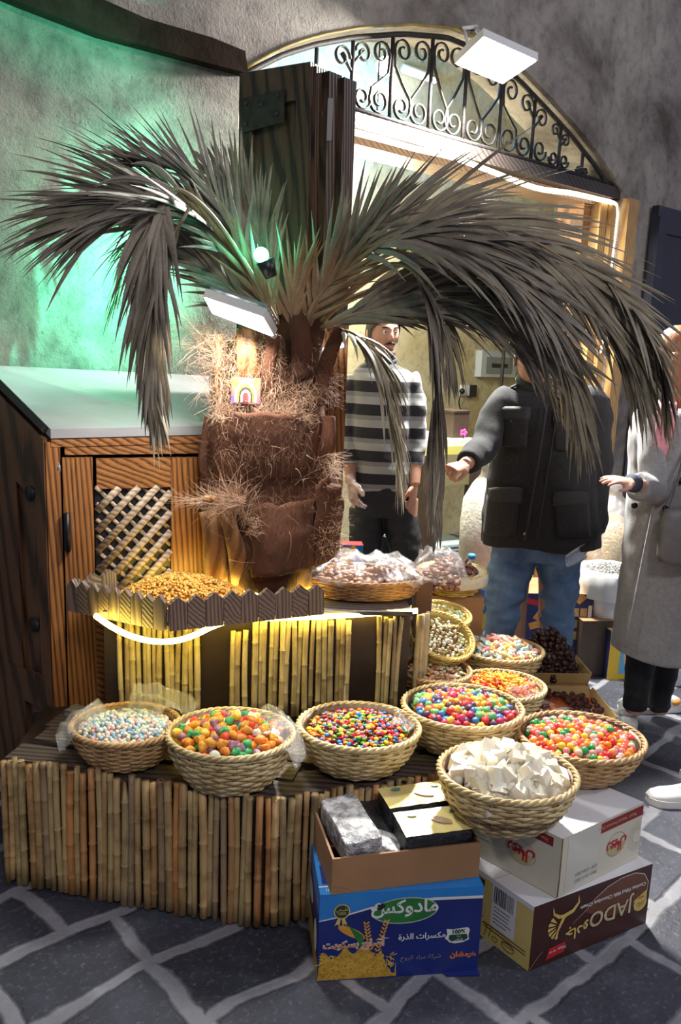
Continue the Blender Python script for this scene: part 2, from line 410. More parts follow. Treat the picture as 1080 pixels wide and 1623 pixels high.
# blue-black door leaf folded back on the right wall
def px_quad(pts, off): return [fw_px(x, y, off) for x, y in pts]
mb = MB().flat()
s_a, _ = FWp(1044, 322, -.06); s_b = s_a + .85
mb.prism([FW(s_a, 0.02, -.07), FW(s_b, 0.02, -.07), FW(s_b, 2.62, -.07), FW(s_a, 2.62, -.07)], M * .05)
dl = mb.build('door_8', M_blue); dl.name = 'door_1'; tag(dl, None, None, None, 'structure')
mb = MB().flat()
for z0, z1 in ((.1, 1.2), (1.3, 2.45)):
    for a, b, c, d in ((s_a + .0, s_b, z1, z1 + .1), (s_a, s_a + .10, z0, z1), (s_b - .1, s_b, z0, z1), (s_a, s_b, z0 - .08, z0)):
        mb.prism([FW(a, c, -.085), FW(b, c, -.085), FW(b, d, -.085), FW(a, d, -.085)], M * .016)
mb.build('raised_frame', M_blue, dl)

# ------------------------------------------------------------------ fanlight: glass pane and scrolled iron grille
gp = MB().flat()
zb = ZL + .09
for i in range(n):
    a, b = S0 + (S1 - S0) * i / n, S0 + (S1 - S0) * (i + 1) / n
    za, zc = max(archz(a), zb + .001), max(archz(b), zb + .001)
    gp.add([FW(a, zb, .14), FW(b, zb, .14), FW(b, zc, .14), FW(a, za, .14)], [(0, 1, 2, 3)])
m, nt, b_ = _new('window_glass'); nt.nodes.remove(b_)
tr = nt.nodes.new('ShaderNodeBsdfTransparent'); gl = nt.nodes.new('ShaderNodeBsdfGlossy'); gl.inputs['Roughness'].default_value = .05
mx = nt.nodes.new('ShaderNodeMixShader'); mx.inputs[0].default_value = .08
nt.links.new(tr.outputs[0], mx.inputs[1]); nt.links.new(gl.outputs[0], mx.inputs[2]); nt.links.new(mx.outputs[0], nt.nodes['Material Output'].inputs[0])
struct(gp, 'window_1', m)

gr = empty('fanlight_grille', FW(.8, ZL + .09, .04), 'black wrought iron scrollwork grille filling the arch above the shop door', 'grille')
GO = .05
def gpt(s_, z_): return FW(s_, z_, GO)
mb = MB()
def strip(pts, wd=.010, dp=.022): mb.tube(pts, [(dp / 2, wd / 2)] * len(pts), 4, ref=D, twist=PI / 4)
edge = [gpt(S0 + (S1 - S0) * i / 48, archz(S0 + (S1 - S0) * i / 48) - .035) for i in range(49)]
mb.tube(edge, (.012, ), 6) if False else mb.tube(edge, .014, 6)
mb.tube([gpt(S0, zb + .012), gpt(S1 - .05, zb + .012)], .013, 6)
mb.build('frame_bar', M_iron, gr)
def spiral(cx, cz, r0, turns, a0, sgn, n_=20):
    return [(cx + r0 * (1 - .72 * t) * math.cos(a0 + sgn * turns * 2 * PI * t), cz + r0 * (1 - .72 * t) * math.sin(a0 + sgn * turns * 2 * PI * t)) for t in [i / n_ for i in range(n_ + 1)]]
bars = [FWp(x, y)[0] for x, y in ((455, 172), (510, 188), (566, 208), (627, 225), (688, 243), (742, 258), (798, 272), (850, 287), (893, 297), (930, 305), (958, 312))]
for k, sb in enumerate(bars):
    zt = archz(sb) - .05; h = zt - zb - .02
    if h < .12: continue
    mb = MB(); mb.tube([gpt(sb, zb), gpt(sb, zt)], .011, 6); mb.build('upright_bar', M_iron, gr)
    gap = (bars[min(k + 1, len(bars) - 1)] - bars[max(k - 1, 0)]) / (2 if 0 < k < len(bars) - 1 else 1)
    for sd in (-1, 1):
        mb = MB(); rr = min(.072, h * .2, gap * .24)
        bz = zb + .02 + rr; bx = sb + sd * (rr + .012)
        bot = spiral(bx, bz, rr, 1.35, 0 if sd > 0 else PI, -sd)            # starts on the outer side and curls in
        topx = sb + sd * (rr * .95 + .012); tz = archz(topx) - .055 - rr * .9
        topc = spiral(topx, tz, rr * .9, 1.3, PI if sd > 0 else 0, -sd)
        if sb + sd * .1 > S1 - .1: continue
        path = list(reversed(topc))
        if h > .34: path += [(sb + sd * .018, tz - rr * .6), (sb + sd * .022, tz - rr * 1.2), (sb + sd * (rr * 1.2), bz + (tz - bz) * .42), (sb + sd * (rr * 1.85 + .012), bz + rr * .8)] + bot[0:]
            # one strip from the top curl past the bar to the bottom curl
        else:
            path = bot
            if h > .2: m2 = MB(); m2.tube([gpt(a, c) for a, c in topc] + [gpt(sb, tz - rr)], [(.011, .005)] * 22, 4, ref=D, twist=PI / 4); m2.build('scroll', M_iron, gr)
        strip([gpt(a, c) for a, c in path]); mb.build('scroll', M_iron, gr)
# yellow pipe-like edging lying along the arch
mb = MB(); mb.tube([FW(s_ / 20 * 1.5 + S0, archz(s_ / 20 * 1.5 + S0) - .006, -.004) for s_ in range(21)], .007, 6)
tag(mb.build('arch_edging', mat('gilt_edging', (.42, .30, .06), (.2, .13, .03), 12, rough=.4)), 'thin gilded edging following the left rise of the stone arch', 'edging')

# inner bluish lamp and white tube seen through the fanlight
lt = empty('ceiling_lamp', fw_px(612, 100, 1.35), 'round cool blue-white lamp glowing behind the left of the fanlight', 'lamp')
mb = MB(); mb.ball(fw_px(612, 105, 1.35), (.07, .07, .06), 16, 10); mb.build('globe', emit('blue_white_glow', (.55, .85, 1), 40), lt)
mb = MB(); mb.tube([fw_px(612, 102, 1.35) + UP * .03, V((*fw_px(612, 102, 1.35).xy, 4.29))], .008, 6); mb.build('rod', M_black, lt)
tb = empty('tube_light', fw_px(668, 120, 1.5), 'short white fluorescent tube on the inner wall seen through the fanlight', 'lamp')
mb = MB(); mb.tube([fw_px(640, 112, 1.6), fw_px(690, 128, 1.6)], .02, 8); mb.build('tube', emit('tube_white', (1, 1, .95), 7), tb)
mb = MB(); mb.tube([fw_px(638, 108, 1.68), fw_px(692, 125, 1.68)], .03, 6); mb.build('batten', M_white, tb)

# warm LED strips along lintel and right jamb
M_led = emit('warm_white_led', (1, .84, .58), 5)
path = [fw_px(x, y, .03) for x, y in ((556, 208), (610, 222), (660, 236), (720, 250), (780, 272), (850, 298), (905, 306), (950, 316), (972, 322), (977, 332), (975, 360), (968, 420), (962, 460), (957, 520), (950, 560))]
mb = MB(); mb.tube(cat_pts(path, 60), .015, 8)
ls = tag(mb.build('led_strip', M_led), 'warm white LED strip lining the underside of the lintel and right jamb', 'light strip')

# flood lamp over the arch
def flood(name, corners, thick, label, power, glow, tgt, bracket):
    c = sum(corners, V((0, 0, 0))) / 4
    n_ = (corners[1] - corners[0]).cross(corners[3] - corners[0]).normalized()
    if n_.dot(V(tgt) - c) < 0: n_ = -n_
    r = empty(name, c - n_ * thick, label, 'lamp')
    mb = MB().flat(); mb.prism([p - n_ * thick for p in [c + (q - c) * 1.07 for q in corners]], n_ * (thick * .85)); mb.build('housing', mat('white_lamp_housing', (.72, .72, .70), rough=.4), r)
    mb = MB().flat(); mb.prism([p - n_ * .004 for p in corners], n_ * .004); mb.build('glowing_panel', emit('flood_' + name, (1, 1, .97), glow), r)
    mb = MB().flat()
    for k in range(5):
        t = (k + .5) / 5; a = c + (corners[0].lerp(corners[1], t) - c) * 1.0 - n_ * (thick + .012); b = c + (corners[3].lerp(corners[2], t) - c) - n_ * (thick + .012)
        mb.tube([a, b], .006, 4)
    mb.build('cooling_fins', M_steel, r)
    mb = MB()
    for path in bracket: mb.tube(path, .010, 6)
    mb.build('bracket', mat('white_lamp_housing', (0, 0, 0)), r)
    l = lamp(name + '_light', 'AREA', c + n_ * .012, power, (1, .97, .9), (corners[1] - corners[0]).length, c + n_, (corners[3] - corners[0]).length)
    return r
pc = [P(725, 103, 4.34), P(768, 62, 4.16), P(849, 98, 4.22), P(797, 133, 4.42)]
pc = [P(725, 103, 4.30), P(768, 62, 4.30), P(849, 98, 4.36), P(797, 133, 4.36)]
z0 = sum(p.z for p in pc) / 4
# a flat panel tipped forward: near edge high, far edge low
flood('flood_lamp', [P(725, 103, 4.36), P(768, 62, 4.20), P(849, 98, 4.32), P(797, 133, 4.48)], .05,
      'square white LED flood lamp on a bracket over the arch', 270, 14, (.6, 2.4, .3),
      [[fw_px(735, 45, 0), P(744, 75, 4.4)], [fw_px(752, 42, 0), P(775, 72, 4.4)], [fw_px(733, 45, -.01), fw_px(756, 42, -.01)]])
# ------------------------------------------------------------------ tall folded door leaf left of the opening
dr = empty('folding_door_leaf', FW(-.5, 0, -.25), 'tall dark folded door leaf with iron strap hinges, standing open left of the doorway', 'door')
o_ = P(385, 130, 3.30); e_ = P(497, 110, 3.30)
dz0 = 0.0; zt0 = P(430, 118, 3.3).z
def leaf(x0, x1, y0, y1, ztop, m, name, par=dr):
    """board between two plan points"""
    a, b = V((x0, y0, 0)), V((x1, y1, 0)); d = (b - a).normalized(); nn = V((d.y, -d.x, 0))
    mb = MB().flat(); mb.prism([a, b, b + UP * ztop, a + UP * ztop], -nn * .045); return mb.build(name, m, par), d, nn
xl, xr = P(384, 200, 3.32).x, P(496, 200, 3.2).x
YL, YR = 3.32, 3.16
ZD = P(497, 100, 3.16).z
lv, ld, ln = leaf(xl, xr, YL, YR, ZD, M_dark, 'panel')
# raised stiles and rails
mb = MB().flat()
W_ = (V((xr, YR, 0)) - V((xl, YL, 0))).length; base = V((xl, YL, 0)) + ln * .002
for a, b, c, d in ((0, .06, 0, ZD), (W_ - .06, W_, 0, ZD), (.06, W_ - .06, ZD - .12, ZD), (.06, W_ - .06, 1.3, 1.42)):
    mb.prism([base + ld * a + UP * c, base + ld * b + UP * c, base + ld * b + UP * d, base + ld * a + UP * d], ln * .018)
mb.build('frame', M_dark, dr)
for zz in (ZD - .14, ):
    mb = MB().flat(); mb.prism([base + ln * .02 + ld * .02 + UP * (zz - .07), base + ln * .02 + ld * .21 + UP * (zz - .05), base + ln * .02 + ld * .21 + UP * (zz + .06), base + ln * .02 + ld * .02 + UP * (zz + .05)], ln * .006)
    st = mb.build('hinge_strap', M_iron, dr)
    mb = MB()
    for a, b in ((.04, -.04), (.04, .03), (.18, -.02), (.18, .04), (.11, .02)): mb.ball(base + ln * .028 + ld * a + UP * (zz + b), .009, 8, 6)
    mb.build('bolt', M_iron, st)
# the folded narrower boards seen edge-on to the right
for i, (xa, xb, ya, yb, zt) in enumerate(((497, 512, 3.15, 3.20, P(505, 104, 3.15).z), (516, 536, 3.16, 3.21, P(525, 112, 3.16).z), (540, 559, 3.18, 3.23, P(550, 122, 3.18).z))):
    a = P(xa, 300, ya); b = P(xb, 300, yb)
    leaf(a.x, b.x, ya, yb, zt, M_dark if i != 1 else M_dark, 'folded_board')
a = P(523, 190, 3.12); mb = MB().flat(); mb.box(a, (.018, .01, .14)); mb.build('butt_hinge', mat('dull_steel', (.16, .15, .16), rough=.5, metal=.8), dr)
# lower end of the door leaf, its lamplit orange put into the wood colour
pp = empty('door_post', P(530, 900, 3.05) * 1, 'lower folded door leaf coloured as lit orange, between the trunk and the man in stripes', 'post')
pp.location.z = 0
mb = MB().flat()
for xa, xb, y0, d in ((497, 519, 3.06, .05), (521, 546, 3.02, .06)):
    a, b = P(xa, 700, y0), P(xb, 700, y0)
    mb.prism([V((a.x, y0, 0)), V((b.x, y0, 0)), V((b.x, y0, 1.70)), V((a.x, y0, 1.70))], V((0, d, 0)))
mb.build('board', M_pine, pp)
a, b = P(487, 562, 3.02), P(547, 546, 2.98)
mb = MB(); mb.tube([a, b], .008, 8); tag(mb.build('light_tube', emit('cool_white_tube', (1, .97, .9), 9)), 'short white light tube at the top of the lower door leaf', 'lamp')

# ------------------------------------------------------------------ wooden cabinet on the left
FL = P(80, 690, 2.62); FR = P(331, 684, 2.82)
cd = V((FR.x - FL.x, FR.y - FL.y, 0)); CW = cd.length; cd.normalize(); cn = V((cd.y, -cd.x, 0))      # cn faces the viewer
ZF = FL.z
BLk = P(-45, 566, 2.86)
cab = empty('wooden_cabinet', V((FL.x + .4, FL.y + .2, 0)), 'varnished pine cabinet with sloping lid and lattice door against the green-lit wall', 'cabinet')
def cp(x, y, off=0.0): return PL(x, y, FL + cn * off, cn)
def cq(mb, x0, y0, x1, y1, th=.012, off=0.0, z0=None):
    """upright board on the cabinet front covering a stretch of it"""
    a = cp((x0 if not isinstance(x0, tuple) else x0[0]), (y0 + y1) / 2); b = cp(x1, (y0 + y1) / 2)
    ua, ub = (a - FL).dot(cd), (b - FL).dot(cd); za, zb_ = cp((x0 + x1) / 2, y0).z, cp((x0 + x1) / 2, y1).z
    if z0 is not None: zb_ = z0
    q = lambda u, z: V((FL.x, FL.y, 0)) + cd * u + UP * z + cn * off
    mb.prism([q(ua, zb_), q(ub, zb_), q(ub, za), q(ua, za)], cn * th)
wl = FW(-1.75, 0, -.02); wr = FW(-.72, 0, -.02)
backL = V((BLk.x, BLk.y, 0)); FLp = V((FL.x, FL.y, 0)); FRp = V((FR.x, FR.y, 0))
# carcase: back-filled body
lid = [FL + UP * .0, FR, fw_px(331, 604, -.02), fw_px(-30, 588, -.02), BLk]
mb = MB().flat(); mb.prism([p + UP * .022 + (cn * .02 if i < 2 else V((0, 0, 0))) for i, p in enumerate(lid)], -UP * .03)
mb.build('lid', mat('lid_board_sheen_grey', (.20, .195, .20), (.36, .35, .36), 3.5, 30, .12, map_scale=(.25, 1, 1), detail=8, rough=.28), cab)  # grey stands for lamplight reflecting off the dark wood lid
mb = MB().flat(); mb.prism([FL + cn * .0 - UP * .012, FR - UP * .012, FR - UP * .036, FL - UP * .036], cn * .018); mb.build('lid_edge', M_pineh, cab)
mb = MB().flat()
bb = [FL - UP * .04, FR - UP * .04, V((lid[2].x, lid[2].y, lid[2].z - .04)), V((BLk.x, BLk.y, BLk.z - .04))]
mb.add([V((p.x, p.y, 0)) - cn * .012 for p in bb] + [p - cn * .012 for p in bb], [(0, 1, 2, 3), (4, 5, 6, 7), (1, 2, 6, 5), (2, 3, 7, 6), (3, 0, 4, 7)])
mb.build('body', M_dark, cab)
# side panel, dark, black discs standing for the shade in three round holes
sd_ = (backL - FLp).normalized(); sn = V((-sd_.y, sd_.x, 0)); sn = sn if sn.y < 0 else -sn
mb = MB().flat()
def side(u0, u1, zfn0, zfn1, th, off=0.0):
    q = lambda u, z: FLp + sd_ * u + UP * z + sn * off
    mb.prism([q(u0, zfn0(u0)), q(u1, zfn0(u1)), q(u1, zfn1(u1)), q(u0, zfn1(u0))], sn * th)
LL = (backL - FLp).length; ztop = lambda u: ZF - .01 + (BLk.z - ZF) * u / LL
side(0, LL, lambda u: 0, ztop, .012); side(0, .05, lambda u: 0, ztop, .016, .012)
side(.05, LL, lambda u: ztop(u) - .24, ztop, .014, .012); side(.16, LL, lambda u: 0, lambda u: ztop(u) - .24, .012, .012)
side(.05, LL, lambda u: .35, lambda u: .47, .014, .012)
sp = mb.build('side_panel', wood('brown_stained_pine', (.014, .006, .003), (.15, .068, .034), 'z', freq=26, rough=.4), cab)
mb = MB()
for x, y in ((48, 782), (55, 990), (62, 1140)):
    mb = MB(); p = PL(x, y, FLp + sn * .026, sn)
    mb.tube([p, p + sn * .004], .027, 20, ref=UP)
    mb.tube([p + sn * .001, p + sn * .006], .022, 20, ref=UP)
    mb.build('hole_shade_disc', M_black, sp)
mb = MB(); mb.flat(); q = PL(80, 690, FLp + sn * .03, sn)
mb.tube([FL + UP * .02 + sn * .02, V((BLk.x, BLk.y, BLk.z + .02)) + sn * .02], .016, 4); mb.build('lid_side_moulding', M_black, cab)
# front frame
mb = MB(); cq(mb, 80, 700, 102, 1240, .016, 0, 0.02); cq(mb, 313, 722, 331, 1240, .010, 0, .02); mb.build('stile', M_pine, cab)
mb = MB(); cq(mb, 102, 702, 331, 719, .014); mb.build('rail', M_pineh, cab)
door = empty('door', V((0, 0, 0))); door.parent = cab; door.location = cp(190, 930) - cab.location
def dbuild(mb, nm, mt): return mb.build(nm, mt, door)
mb = MB(); cq(mb, 105, 724, 151, 1240, .022, 0, .02); dbuild(mb, 'stile', M_pine)
mb = MB(); cq(mb, 270, 724, 312, 1240, .022, 0, .02); dbuild(mb, 'stile', M_pine)
mb = MB(); cq(mb, 152, 725, 269, 772, .020); cq(mb, 152, 925, 269, 1240, .020, 0, .02); dbuild(mb, 'rail', M_pineh)
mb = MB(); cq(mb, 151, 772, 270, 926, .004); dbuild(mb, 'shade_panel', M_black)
# lattice
a = cp(152, 772); b = cp(270, 926); u0, u1, z1, z0 = (a - FL).dot(cd), (b - FL).dot(cd), a.z, b.z
M_lat = wood('pale_lattice_wood', (.20, .13, .08), (.56, .43, .31), 'x', freq=30)
def clip(u, z, du, dz):
    ts = []
    lo, hi = -9, 9
    for p, d, l, h in ((u, du, u0, u1), (z, dz, z0, z1)):
        t1, t2 = (l - p) / d, (h - p) / d; t1, t2 = min(t1, t2), max(t1, t2); lo, hi = max(lo, t1), min(hi, t2)
    return lo, hi
for sgn, off, nm in ((1, .017, 'lattice_slat'), (-1, .007, 'lattice_slat')):
    k = -8
    while k < 14:
        cu = u0 + k * (.064 if sgn > 0 else .050); lo, hi = clip(cu, z0, .68, .73 * sgn) if sgn > 0 else clip(cu, z1, .68, -.73)
        if hi - lo > .012:
            q = lambda t: V((FL.x, FL.y, 0)) + cd * (cu + .68 * t) + UP * ((z0 if sgn > 0 else z1) + .73 * sgn * t) + cn * off
            mb = MB(); mb.tube([q(lo), q(hi)], [(.0125, .007) if sgn > 0 else (.007, .004)] * 2, 8, ref=cn); mb.build(nm, M_lat, door)
        k += 1
p = cp(107, 843, .03); mb = MB(); mb.box(p - UP * .0, (.018, .014, .125)); mb.tube([p - UP * .065 + cn * .008, p + UP * .065 + cn * .008], .007, 8); mb.build('hinge', M_black, door)
# scar on the corner post
mb = MB(); mb.ball(cp(93, 742, .012), (.008, .006, .02), 10, 6, fn=lambda d: 1 + .4 * noise.noise(d * 3)); mb.build('splintered_patch', M_grey, cab)

# ------------------------------------------------------------------ reed-clad plinth and upper tier
M_cane = None
def cane_mat(name, stops, rough=.5):
    m, nt, b = _new(name); _set(b, rough=rough)
    oi = nt.nodes.new('ShaderNodeObjectInfo')
    base = ramp(nt, oi.outputs['Random'], stops)
    n1 = ntex(nt, coords(nt, (1, 1, .12)), 90, 5, .7); n2 = ntex(nt, coords(nt), 9, 4)
    col = mixc(nt, .55, base, ramp(nt, n1, [(.3, (.45, .42, .38)), (.55, (1, 1, 1)), (.8, (1.25, 1.2, 1.1))]), 'MULTIPLY')
    col = mixc(nt, .6, col, ramp(nt, n2, [(.36, (.35, .30, .25)), (.5, (1, 1, 1))]), 'MULTIPLY')
    nt.links.new(col, b.inputs['Base Color']); bump(nt, b, n1, .25, .003); return m
M_cane = cane_mat('dry_reed', [(0, (.60, .27, .085)), (.28, (.46, .29, .12)), (.5, (.54, .40, .18)), (.75, (.36, .25, .14)), (1, (.66, .43, .18))])
M_cane2 = cane_mat('pale_reed', [(0, (.52, .42, .19)), (.35, (.38, .29, .13)), (.6, (.60, .48, .24)), (.85, (.33, .24, .12)), (1, (.48, .40, .2))])
def cane(parent, bot, top, r, m):
    mb = MB(); L_ = (top - bot).length; pts = []; rad = []; z = 0; bend = V((R.uniform(-.004, .004), R.uniform(-.003, .003), 0))
    nodes = []; q = R.uniform(.03, .15)
    while q < L_: nodes.append(q); q += R.uniform(.09, .2)
    ts = sorted(set([0, L_] + [L_ * i / 6 for i in range(7)] + [x + d for x in nodes for d in (-.004, 0, .004) if 0 < x + d < L_]))
    for t in ts:
        k = 1.0
        for x in nodes:
            if abs(t - x) < .001: k = 1.16
            elif abs(t - x) < .006: k = .96
        pts.append(bot.lerp(top, t / L_) + bend * math.sin(PI * t / L_)); rad.append(r * k * (1 - .08 * t / L_))
    mb.tube(pts, rad, 8)
    # hollow end
    mb2 = mb; mb2.tube([pts[-1] - UP * .0, pts[-1] - UP * .02], [r * .6, r * .6], 8) if False else None
    return mb.build('reed_cane', m, parent)
PT = .40
pA = V((-.955, 2.200, 0)); pA2 = V((-1.02, 2.52, 0)); pB = V((-.180, 2.035, 0)); pC = V((.56, 2.30, 0))
pl = empty('reed_clad_plinth', V((-.3, 2.4, 0)), 'low display plinth clad in upright dry reed canes, holding the front row of baskets', 'display stand')
def cane_row(parent, a, b, rmin, rmax, z0, z1, m, jit=.01, skip=()):
    d = (b - a); L_ = d.length; d.normalize(); nn = V((d.y, -d.x, 0)); u = 0; k = 0
    while u < L_:
        r = R.uniform(rmin, rmax); u += r
        if not any(s_ <= u <= e_ for s_, e_ in skip):
            q = a + d * u + nn * (.006 + r)
            cane(parent, q + UP * (z0 + R.uniform(0, jit * 2)) + d * R.uniform(-.006, .006), q + UP * (z1 + R.uniform(-jit, jit)) + d * R.uniform(-.004, .004), r, m)
            k += 1
        u += r * R.uniform(.98, 1.12)
    return k
k1 = cane_row(pl, pA, pB, .0085, .0125, 0, PT + .004, M_cane, .011)
k2 = cane_row(pl, pB, V((.46, 2.262, 0)), .0085, .0125, 0, PT - .002, M_cane, .012)
print('canes', k1, k2)
M_board = wood('dark_worn_board', (.03, .022, .02), (.13, .10, .085), 'x', freq=26, rough=.5)
mb = MB().flat()
mb.prism([pA + UP * .01, pB + UP * .01, pC + UP * .01, V((.60, 2.62, .01)), V((-.98, 2.62, .01))], UP * (PT - .04)); mb.build('core', M_brown, pl)
# board top: planks following the front edges
def plank(a, b, w0, w1, z, th, m, nm='top_board'):
    d = (b - a).normalized(); nn = V((-d.y, d.x, 0)); mb = MB().flat()
    mb.prism([a + nn * w0 + UP * z, b + nn * w0 + UP * z, b + nn * w1 + UP * z, a + nn * w1 + UP * z], UP * th); return mb.build(nm, m, pl)
plank(pA, pB, .004, .10, PT - .03, .024, M_board); plank(pA + V((.02, .02, 0)), pB + V((.05, 0, 0)), .105, .20, PT - .03, .026, M_board)
plank(pA + V((.0, .02, 0)), pB + V((.12, 0, 0)), .205, .31, PT - .03, .023, M_board); plank(pA + V((-.03, .0, 0)), pB + V((-.35, 0, 0)), .315, .37, PT - .03, .04, M_grey)
plank(pB, pC, .004, .12, PT - .034, .024, M_board); plank(pB + V((0, .10, 0)), pC, .125, .24, PT - .034, .026, M_board)

# upper tier
TZ = .77
tA = V((-.735, 2.47, 0)); tB = V((.245, 2.59, 0)); td = (tB - tA).normalized(); tn = V((td.y, -td.x, 0))
ti = empty('reed_panelled_counter', (tA + tB) / 2 + V((0, .2, 0)), 'counter faced with pale reed panels between dark brown posts, carrying the palm trunk', 'counter')
mb = MB().flat(); mb.prism([tA, tB, tB - tn * .45, tA - tn * .30], UP * (TZ - .012)); mb.build('body', M_brown, ti)
mb = MB().flat(); mb.prism([tA + tn * .03 + UP * (TZ - .012), tB + tn * .03 + UP * (TZ - .012), tB - tn * .45 + UP * (TZ - .012), tA - tn * .30 + UP * (TZ - .012)], UP * .014); mb.build('top', M_board, ti)
def tu(x): return (PL(x, 1050, tA, tn) - tA).dot(td)
for x0, x1, zt in ((188, 314, .735), (365, 391, .70), (397, 554, .745), (594, 634, .745)):
    a, b = tA + td * tu(x0), tA + td * tu(x1)
    cane_row(ti, a, b, .0078, .0108, PT + .003, zt, M_cane2, .008)
tR = V((.245, 2.59, 0)); cane_row(ti, tB + V((.012, .0, 0)) - tn * .0, tB + V((.05, .07, 0)), .0085, .011, PT + .003, .745, M_cane2, .008)

# ------------------------------------------------------------------ zig-zag edged shelf tray
sh = empty('picket_edged_shelf', V((-.45, 2.5, TZ + .004)), 'wooden shelf tray edged with a zigzag picket rim, heaped with golden sultanas', 'shelf')
sA, sB, sC = G(112, 960, TZ + .01), G(266, 992, TZ + .01), G(511, 966, TZ + .01)
M_pick = wood('brown_ash_picket', (.06, .04, .03), (.26, .185, .145), 'y', freq=38, rough=.5)
M_pickz = wood('brown_ash_picket_upright', (.06, .04, .03), (.27, .19, .15), 'z', freq=38, rough=.5)
def pickets(a, b, n_, h):
    d = (b - a) / n_; nn = V((d.y, -d.x, 0)).normalized()
    for i in range(n_):
        p = a + d * (i + .02); q = a + d * (i + .98); dz = R.uniform(-.003, .003); mb = MB().flat()
        mid = (p + q) / 2; e = .022
        mb.prism([p - UP * .012, q - UP * .012, q + UP * (h - e + dz), mid + UP * (h + dz), p + UP * (h - e + dz)], nn * .016)
        mb.build('picket', M_pick if i % 2 else M_pickz, sh)
pickets(sA, sB, 9, .092); pickets(sB, sC, 9, .092)
sD = sC + V((-.02, .11, 0)); sE = sA + V((.10, .17, 0))
pickets(sE, sA, 3, .085)
mb = MB().flat(); mb.prism([sA, sB, sC, sD, sE], UP * .012); mb.build('tray_base', M_board, sh)
pickets(sD + V((0, 0, .0)), sC + V((0, 0, 0)), 2, .085) if False else None

# LED rope sagging under the shelf
M_rope = emit('yellow_led_rope', (1, .78, .13), 34)
pts = [P(x, y, d) for x, y, d in ((152, 976, 2.38), (175, 992, 2.33), (205, 1007, 2.31), (240, 1016, 2.30), (275, 1016, 2.31), (305, 1008, 2.34), (335, 994, 2.40), (365, 984, 2.44), (400, 981, 2.47), (470, 979, 2.50), (540, 976, 2.53), (600, 972, 2.56), (662, 968, 2.57))]
mb = MB(); mb.tube(cat_pts(pts, 90), .0085, 8)
tag(mb.build('rope_light', M_rope), 'glowing yellow LED rope light sagging beneath the picket shelf', 'rope light')
mb = MB(); mb.tube(cat_pts([V((-.66, 2.62, TZ + .03)), V((-.45, 2.66, TZ + .025)), V((-.34, 2.63, TZ + .022)), V((-.16, 2.62, TZ + .022)), V((-.06, 2.64, TZ + .022))], 30), .008, 8)
tag(mb.build('rope_light', M_rope), 'yellow LED rope light loop behind the sultanas at the foot of the palm', 'rope light')
for i, k in enumerate((0, .35, .7, 1.0)):
    q = cat_pts(pts, 90)[int(k * 89)]
lamp('rope_glow', 'AREA', (-.30, 2.40, .745), 0.0, (1, .8, .25), .05) if False else None
# ------------------------------------------------------------------ cartons with their printing
M_white_p = mat('printed_white', (.72, .72, .70), rough=.5)
M_black_p = mat('printed_black', (.02, .02, .02), rough=.5)
M_gold_p = mat('printed_gold', (.62, .42, .09), (.72, .55, .2), 30, rough=.45)
M_wheat = mat('printed_wheat', (.66, .40, .05), (.36, .19, .02), 90, rough=.5)
M_green_p = mat('printed_green', (.015, .13, .03), (.03, .22, .05), 10, rough=.4)
M_red_p = mat('printed_red', (.50, .02, .03), rough=.45)
M_maroon = mat('printed_maroon', (.25, .015, .03), rough=.5)
M_orange_p = mat('printed_orange', (.75, .22, .03), rough=.5)
M_card = mat('brown_cardboard', (.33, .17, .075), (.38, .20, .09), 12, 60, .1, rough=.75)
M_card_in = mat('inner_cardboard', (.26, .15, .08), rough=.85)
M_cream_c = mat('cream_printed_card', (.60, .56, .42), (.66, .62, .50), 6, 40, .08, rough=.5)
M_whitec = mat('white_card', (.66, .66, .70), (.74, .74, .77), 5, 14, .12, .004, rough=.42)
M_navy = mat('printed_navy', (.010, .018, .13), (.012, .03, .20), 5, 30, .06, rough=.35)
M_sky = mat('printed_sky_blue', (.02, .19, .58), (.03, .26, .66), 6, rough=.35)
M_choc = mat('chocolate_printed_card', (.045, .012, .010), (.062, .018, .014), 8, 25, .1, rough=.38)
M_choc2 = mat('milk_chocolate_print', (.12, .04, .02), (.17, .06, .03), 20, rough=.35)
M_yel = mat('yellow_printed_card', (.62, .47, .12), (.68, .54, .2), 8, rough=.5)
M_brownp = mat('printed_brown', (.10, .035, .02), rough=.5)
